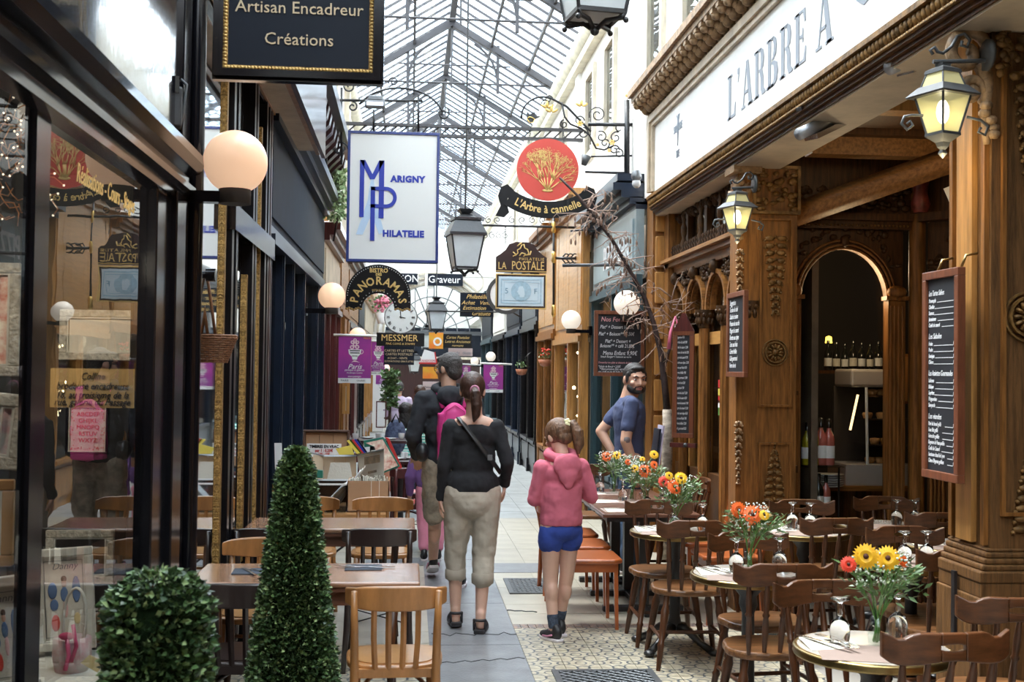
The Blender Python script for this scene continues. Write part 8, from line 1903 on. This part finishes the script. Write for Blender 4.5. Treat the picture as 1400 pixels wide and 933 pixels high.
# white dishes stacked
for i in range(6): o = obj('plate', MB().lathe([(.05, 0), (.10, .012), (.105, .016), (0, .006)], 24), 'china'); q = P(1136, 652-i*3.6, 8.6); o.location = (q.x, 8.62, cz-.02+i*.017+.02-.0); tag(o, ('bottom', 'second lowest', 'third lowest', 'fourth lowest', 'second highest', 'topmost')[i]+' white plate in the stack left of the display case', 'plate', 'stacked white plates')
def bottle(px, pyb, pyt, d, mt, lb, lab='white', grp=None):
    a, b = P(px, pyb, d), P(px, pyt, d); h = b.z-a.z; r = h*.125; t = thing('wine_bottle', lb, 'bottle', (a.x, d, a.z), 0, grp)
    obj('glass', MB().lathe([(r*.9, 0), (r, h*.03), (r, h*.55), (r*.85, h*.64), (r*.36, h*.76), (r*.33, h*.95), (r*.4, h*.96), (r*.4, h), (0, h)], 14), mt, t)
    m = MB(); m.lathe([(r*1.02, h*.15), (r*1.02, h*.42)], 14, None, True, False); obj('label', m, lab, t); obj('capsule', MB().lathe([(r*.42, h*.80), (r*.42, h*1.005), (0, h*1.005)], 10), 'bottle_dark', t)
sh = thing('glass_shelf', 'narrow glass shelf with four wine bottles in the arched opening', 'shelf', P(1122, 637, 8.5)); obj('glass_plate', MB().bx(-.13, .16, -.06, .06, -.012, -.0), 'clear_plastic', sh); obj('bracket', MB().cyl((.14, 0, -.01), (.14, 0, -.45), .008), 'iron', sh)
for a in ((1103, 636, 578, 'bottle_yellow', 'leftmost yellow bottle on the glass shelf'), (1112, 636, 574, 'bottle_yellow', 'second yellow green bottle on the glass shelf'), (1122, 636, 572, 'bottle_rose', 'tall rose wine bottle on the glass shelf'), (1133, 636, 573, 'bottle_rose', 'rightmost rose wine bottle on the glass shelf')): bottle(a[0], a[1], a[2], 8.5, a[3], a[4])
bottle(1119, 700, 648, 8.48, 'bottle_dark', 'dark wine bottle with white label below the glass shelf'); bottle(1129, 700, 650, 8.52, 'bottle_rose', 'rose bottle beside the dark one below the glass shelf')
ws = thing('wall_shelf', 'dark shelf of wine bottles at the back of the restaurant', 'shelf', P(1160, 507, 10.5)); obj('plank', MB().bx(-.35, .55, -.1, .12, -.03, 0), 'oak_dark', ws)
for i in range(8): bottle(1132+i*11.5, 507, 466+(i % 3)*2, 10.5, 'bottle_dark', ORD[i]+' dark bottle from the left on the back shelf', 'paper' if i % 2 else 'white', 'dark bottles on the back shelf')
lp_ = thing('wall_lamp', 'small yellow lit lamp glowing in the dark restaurant', 'lamp', P(1133, 465, 11)); obj('shade', MB().lathe([(.035, -.03), (.028, .03), (0, .04)], 12), mat('amber_glow', (1., .62, .08), .4, emit=3.5), lp_)
pn = thing('cabinet', 'pale wooden wall cabinet right above the display case', 'cabinet', P(1232, 520, 8.62)); m = MB(); m.bx(-.08, .14, 0, .1, -.18, .20); obj('body', m, 'oak', pn); obj('door', MB().bx(-.06, .12, -.012, 0, -.16, .18), 'honey', pn)
t = thing('figurine', 'small red figurine on the ledge high in the recess', 'figurine', P(1312, 262, 7.35)); obj('body', MB().ell((0, 0, .02), (.02, .02, .03), 10, 8).ell((0, 0, .065), .018, 10, 8), 'petal_red', t); obj('arms', MB().tube([(-.04, 0, -.01), (0, -.01, .02), (.04, 0, .0)], .008, 6), 'petal_orange', t)
card('postcard', 'white postcard standing on the ledge high in the recess', 'postcard', 7.34, [(1290, 258), (1300, 254), (1307, 272), (1298, 276)], .004, 'white')
# goods seen through the arcade glass
for i in range(5): q = PX(1000, 520, 2.6); m = MB(); m.lathe([(.035, 0), (.035, .09), (.02, .1), (0, .1)], 10); o = obj('jam_jar', m, ('petal_red', 'pinkish')[i % 2]); o.location = (2.62, 8.5+i*.16, 1.0); tag(o, ORD[i]+' jar of red sweets from the near end behind the arcade glass', 'jar', 'jars behind the arcade glass')
obj('display_shelf', MB().bx(2.5, 2.75, 8.1, 10.6, .95, 1.0), 'oak_dark', rs)
obj('display_shelf', MB().bx(2.5, 2.75, 8.1, 10.6, 1.5, 1.53), 'oak_dark', rs)
obj('display_backing', MB().bx(2.95, 3.0, 8.4, 10.6, 0, 3.1), 'interior_warm', rs)
# ================================================================ FRAMER'S WINDOW DISPLAY (left)
def framed(px0, px1, py0, py1, d, fm, pic, lb, rz=.0, tilt=0., fw=.03, detail=None, roll=0.):
    c, w, h = spec(px0, px1, py0, py1, d); t = thing('picture_frame', lb, 'picture', c, rz); A = R(tilt, 'X') @ FACE_CAM @ R(roll)
    obj('frame', MB(A).frame(w, h, fw, -.01, .015), fm, t, bevel=.004); obj('inner_frame', MB(A).frame(w-fw*1.7, h-fw*1.7, fw*.35, -.01, .009), 'frame_white', t)
    obj('mount', MB(A).bx(-w/2+fw, w/2-fw, -h/2+fw, h/2-fw, -.01, -.004), pic, t)
    if detail: detail(t, A @ T(0, 0, -.002), w-2*fw, h-2*fw)
    return t
def doll(t, A, w, h):
    def blob(nm, x, y, sx, sy, mt): m = MB(A); m.ell((x*w, y*h, .0), (sx*w, sy*h, .002), 10, 6); obj(nm, m, mt, t)
    blob('print_face', 0, .18, .06, .05, 'skin_pale'); blob('print_hair', 0, .23, .07, .04, 'hair_brown'); blob('print_body', 0, .05, .09, .09, 'blue_cloth'); blob('print_legs', .02, -.12, .06, .11, 'pink_cloth')
    blob('print_shirt', -.27, .10, .11, .10, 'blue_cloth'); blob('print_shorts', -.24, -.07, .10, .07, 'blue_cloth'); blob('print_overall', .28, .10, .10, .16, 'blue_cloth'); blob('print_dress', -.22, -.28, .10, .10, 'sign_red'); blob('print_bag', .28, -.24, .08, .07, 'yellow_card')
    m = MB(A); m.frame(w*.9, h*.9, .002, 0, .002); obj('stitched_border', m, 'iron_grey', t)
    m = MB(A @ T(.03*w, .38*h, 0)); m.text('Danny', h*.11, None, .001, 1, .3); obj('stitched_name', m, 'iron_grey', t)
def sampler(t, A, w, h):
    for i, s in enumerate(('ABCDEF', 'GHIJKL', 'MNOPQ', 'RSTUV', 'WXYZ')): m = MB(A @ T(0, (.30-.14*i)*h, 0)); m.text(s, h*.13, None, .001, 1.); obj('stitched_row', m, 'sign_red', t)
    m = MB(A)
    for i in range(60): m.ell((rnd.choice((-1, 1))*w*rnd.uniform(.36, .46) if i % 2 else rnd.uniform(-.45, .45)*w, rnd.uniform(-.45, .45)*h if i % 2 else rnd.choice((-1, 1))*h*rnd.uniform(.40, .46), 0), (.003, .003, .001), 4, 3)
    tag(obj('stitched_border', m, 'sign_red', t), kind='stuff')
framed(-20, 26, 362, 512, 3.55, 'frame_cream', 'pattern_paper', 'ornate pale frame at the left edge under the fairy light branches', .1)
framed(-18, 33, 540, 640, 3.4, 'frame_cream', 'floral', 'ornate cream frame tilted at the left edge, middle height', .1, roll=-.10, fw=.035)
framed(-25, 17, 658, 772, 3.3, 'bistro_seat', 'photo', 'tan frame with a small photograph at the left edge', .1)
framed(-30, 44, 792, 945, 3.45, 'frame_white', 'linen', 'white frame with embroidered doll clothes, lower left corner', .1, detail=doll, roll=.12)
framed(66, 153, 726, 797, 4.75, 'frame_cream', 'display_glass', 'empty ornate frame leaning at the back of the window display', .05)
framed(50, 126, 752, 886, 4.45, 'frame_white', 'linen', 'white frame with embroidered boy Danny and his clothes', .1, detail=doll, roll=.06)
framed(92, 148, 551, 621, 4.7, 'black_gloss', 'floral', 'dark frame with a red stitched alphabet sampler', 0, detail=sampler, fw=.012)
framed(85, 192, 425, 492, 4.95, 'frame_cream', 'linen', 'wide grey cream frame hung high behind the window', 0)
c, w, h = spec(72, 181, 505, 557, 4.4); t = thing('window_card', 'translucent amber card with black script hung behind the glass', 'card', c); obj('card', MB(FACE_CAM).bx(-w/2, w/2, -h/2, h/2, 0, .002), 'amber_card', t)
for s, y in (('Colline', .30), ('brodeuse encadreuse', .05), ('18, au troisieme de la', -.18), ('rue, galerie du Passage', -.36)): m = MB(T(0, -.004, 0) @ FACE_CAM @ T(0, y*h)); m.text(s, h*.26, None, .001, .8, .35); tag(obj('lettering', m, 'sign_black', t), kind='stuff')
ds = thing('display_table', 'small cloth covered table in the window display', 'table', (P(120, 920, 4.3).x-.25, 4.3, 0)); zt_ = P(120, 912, 4.3).z; obj('cloth_top', MB().bx(-.35, .40, -.30, .25, zt_-.02, zt_), 'linen', ds); obj('cloth_drape', MB().bx(-.34, .39, -.30, -.29, .05, zt_-.02), 'linen', ds); obj('table_base', MB().bx(-.3, .3, -.25, .2, 0, zt_-.02), 'interior_black', ds)
q = P(98, 912, 4.25); t = thing('fabric_bag', 'floral fabric bag with pink ribbons in the window', 'bag', (q.x, 4.25, zt_)); hb = P(98, 872, 4.25).z-zt_
obj('bag_body', MB().lathe([(.055, 0), (.066, .05), (.064, hb), (.05, hb)], 18, None, True), 'floral', t); obj('handle', MB().tube(bez([(-.03, 0, hb), (-.05, 0, hb+.22), (.07, 0, hb+.24), (.04, 0, hb)], 14), .012, 6, flat=.4), 'linen', t)
obj('ribbon', MB().tube([(-.0, -.07, hb+.02), (.01, -.075, .07), (.0, -.08, .02)], .008, 5).tube([(.02, -.07, hb+.06), (.035, -.075, .1), (.02, -.08, .05)], .007, 5).ell((.0, -.07, hb+.02), (.028, .01, .014), 8, 5), 'ribbon', t)
card('price_card', 'small yellow card leaning at the fabric bag', 'card', 4.15, [(110, 907), (122, 896), (144, 906), (133, 920)], .003, 'yellow_card')
q = P(28, 900, 3.6); t = thing('teddy_bear', 'cream teddy bear sitting in the lower left corner of the window', 'toy', (q.x, 3.6, q.z-.16))
m = MB(); m.ell((0, 0, .06), (.055, .05, .07), 14, 10); m.ell((0, -.01, .155), (.045, .042, .04), 14, 10); m.ell((.02, -.05, .148), (.020, .02, .016), 10, 8)
for s in (-1, 1): m.ell((s*.035, .0, .19), .017, 8, 6); cap(m, (s*.05, 0, .09), (s*.07, -.03, .03), .020, .018); cap(m, (s*.03, -.02, .02), (s*.04, -.08, .015), .024, .02)
fuse('body', m, 'teddy', t, .006, 3, .006, _cl2); obj('nose', MB().ell((.028, -.068, .152), .005, 6, 5).ell((-.0, -.05, .165), .004, 6, 5).ell((.038, -.042, .166), .004, 6, 5), 'sign_black', t)
pd = thing('display_plinth', 'dark plinth below the teddy bear', 'plinth', (q.x, 3.6, 0)); obj('block', MB().bx(-.14, .12, -.15, .15, 0, q.z-.16), 'interior_black', pd)
t = thing('twig_garland', 'dark twigs with tiny warm lights hanging in the near window', 'garland', P(30, 230, 3.6)); m = MB(); m2 = MB(); rr = random.Random(5)
for i in range(46):
    a = (rr.uniform(-5, 58), rr.uniform(155, 300)); an = rr.uniform(0, 6.3); p = [P(a[0]+u*rr.uniform(18, 30)*math.cos(an+u), a[1]+u*rr.uniform(18, 30)*math.sin(an+u), 3.5+rr.uniform(-.1, .1)) for u in (0, .5, 1, 1.4)]; m.tube(p, .0018, 4)
    if i % 2: m2.ell(p[3], .0035, 5, 4); m2.ell(p[1], .003, 5, 4)
tag(obj('twigs', m, mat('copper_twig', (.35, .15, .06), .4, metal=.5), t, w=True), kind='stuff'); tag(obj('tiny_lights', m2, mat('warm_led', (1., .85, .65), .4, emit=1.6), t, w=True), kind='stuff')
m = MB(); m.ell(P(45, 217, 3.6), (.022, .02, .006), 10, 6); tag(obj('shop_spotlight', m, 'bulb'), 'small bright spotlight glowing among the twigs', 'lamp')
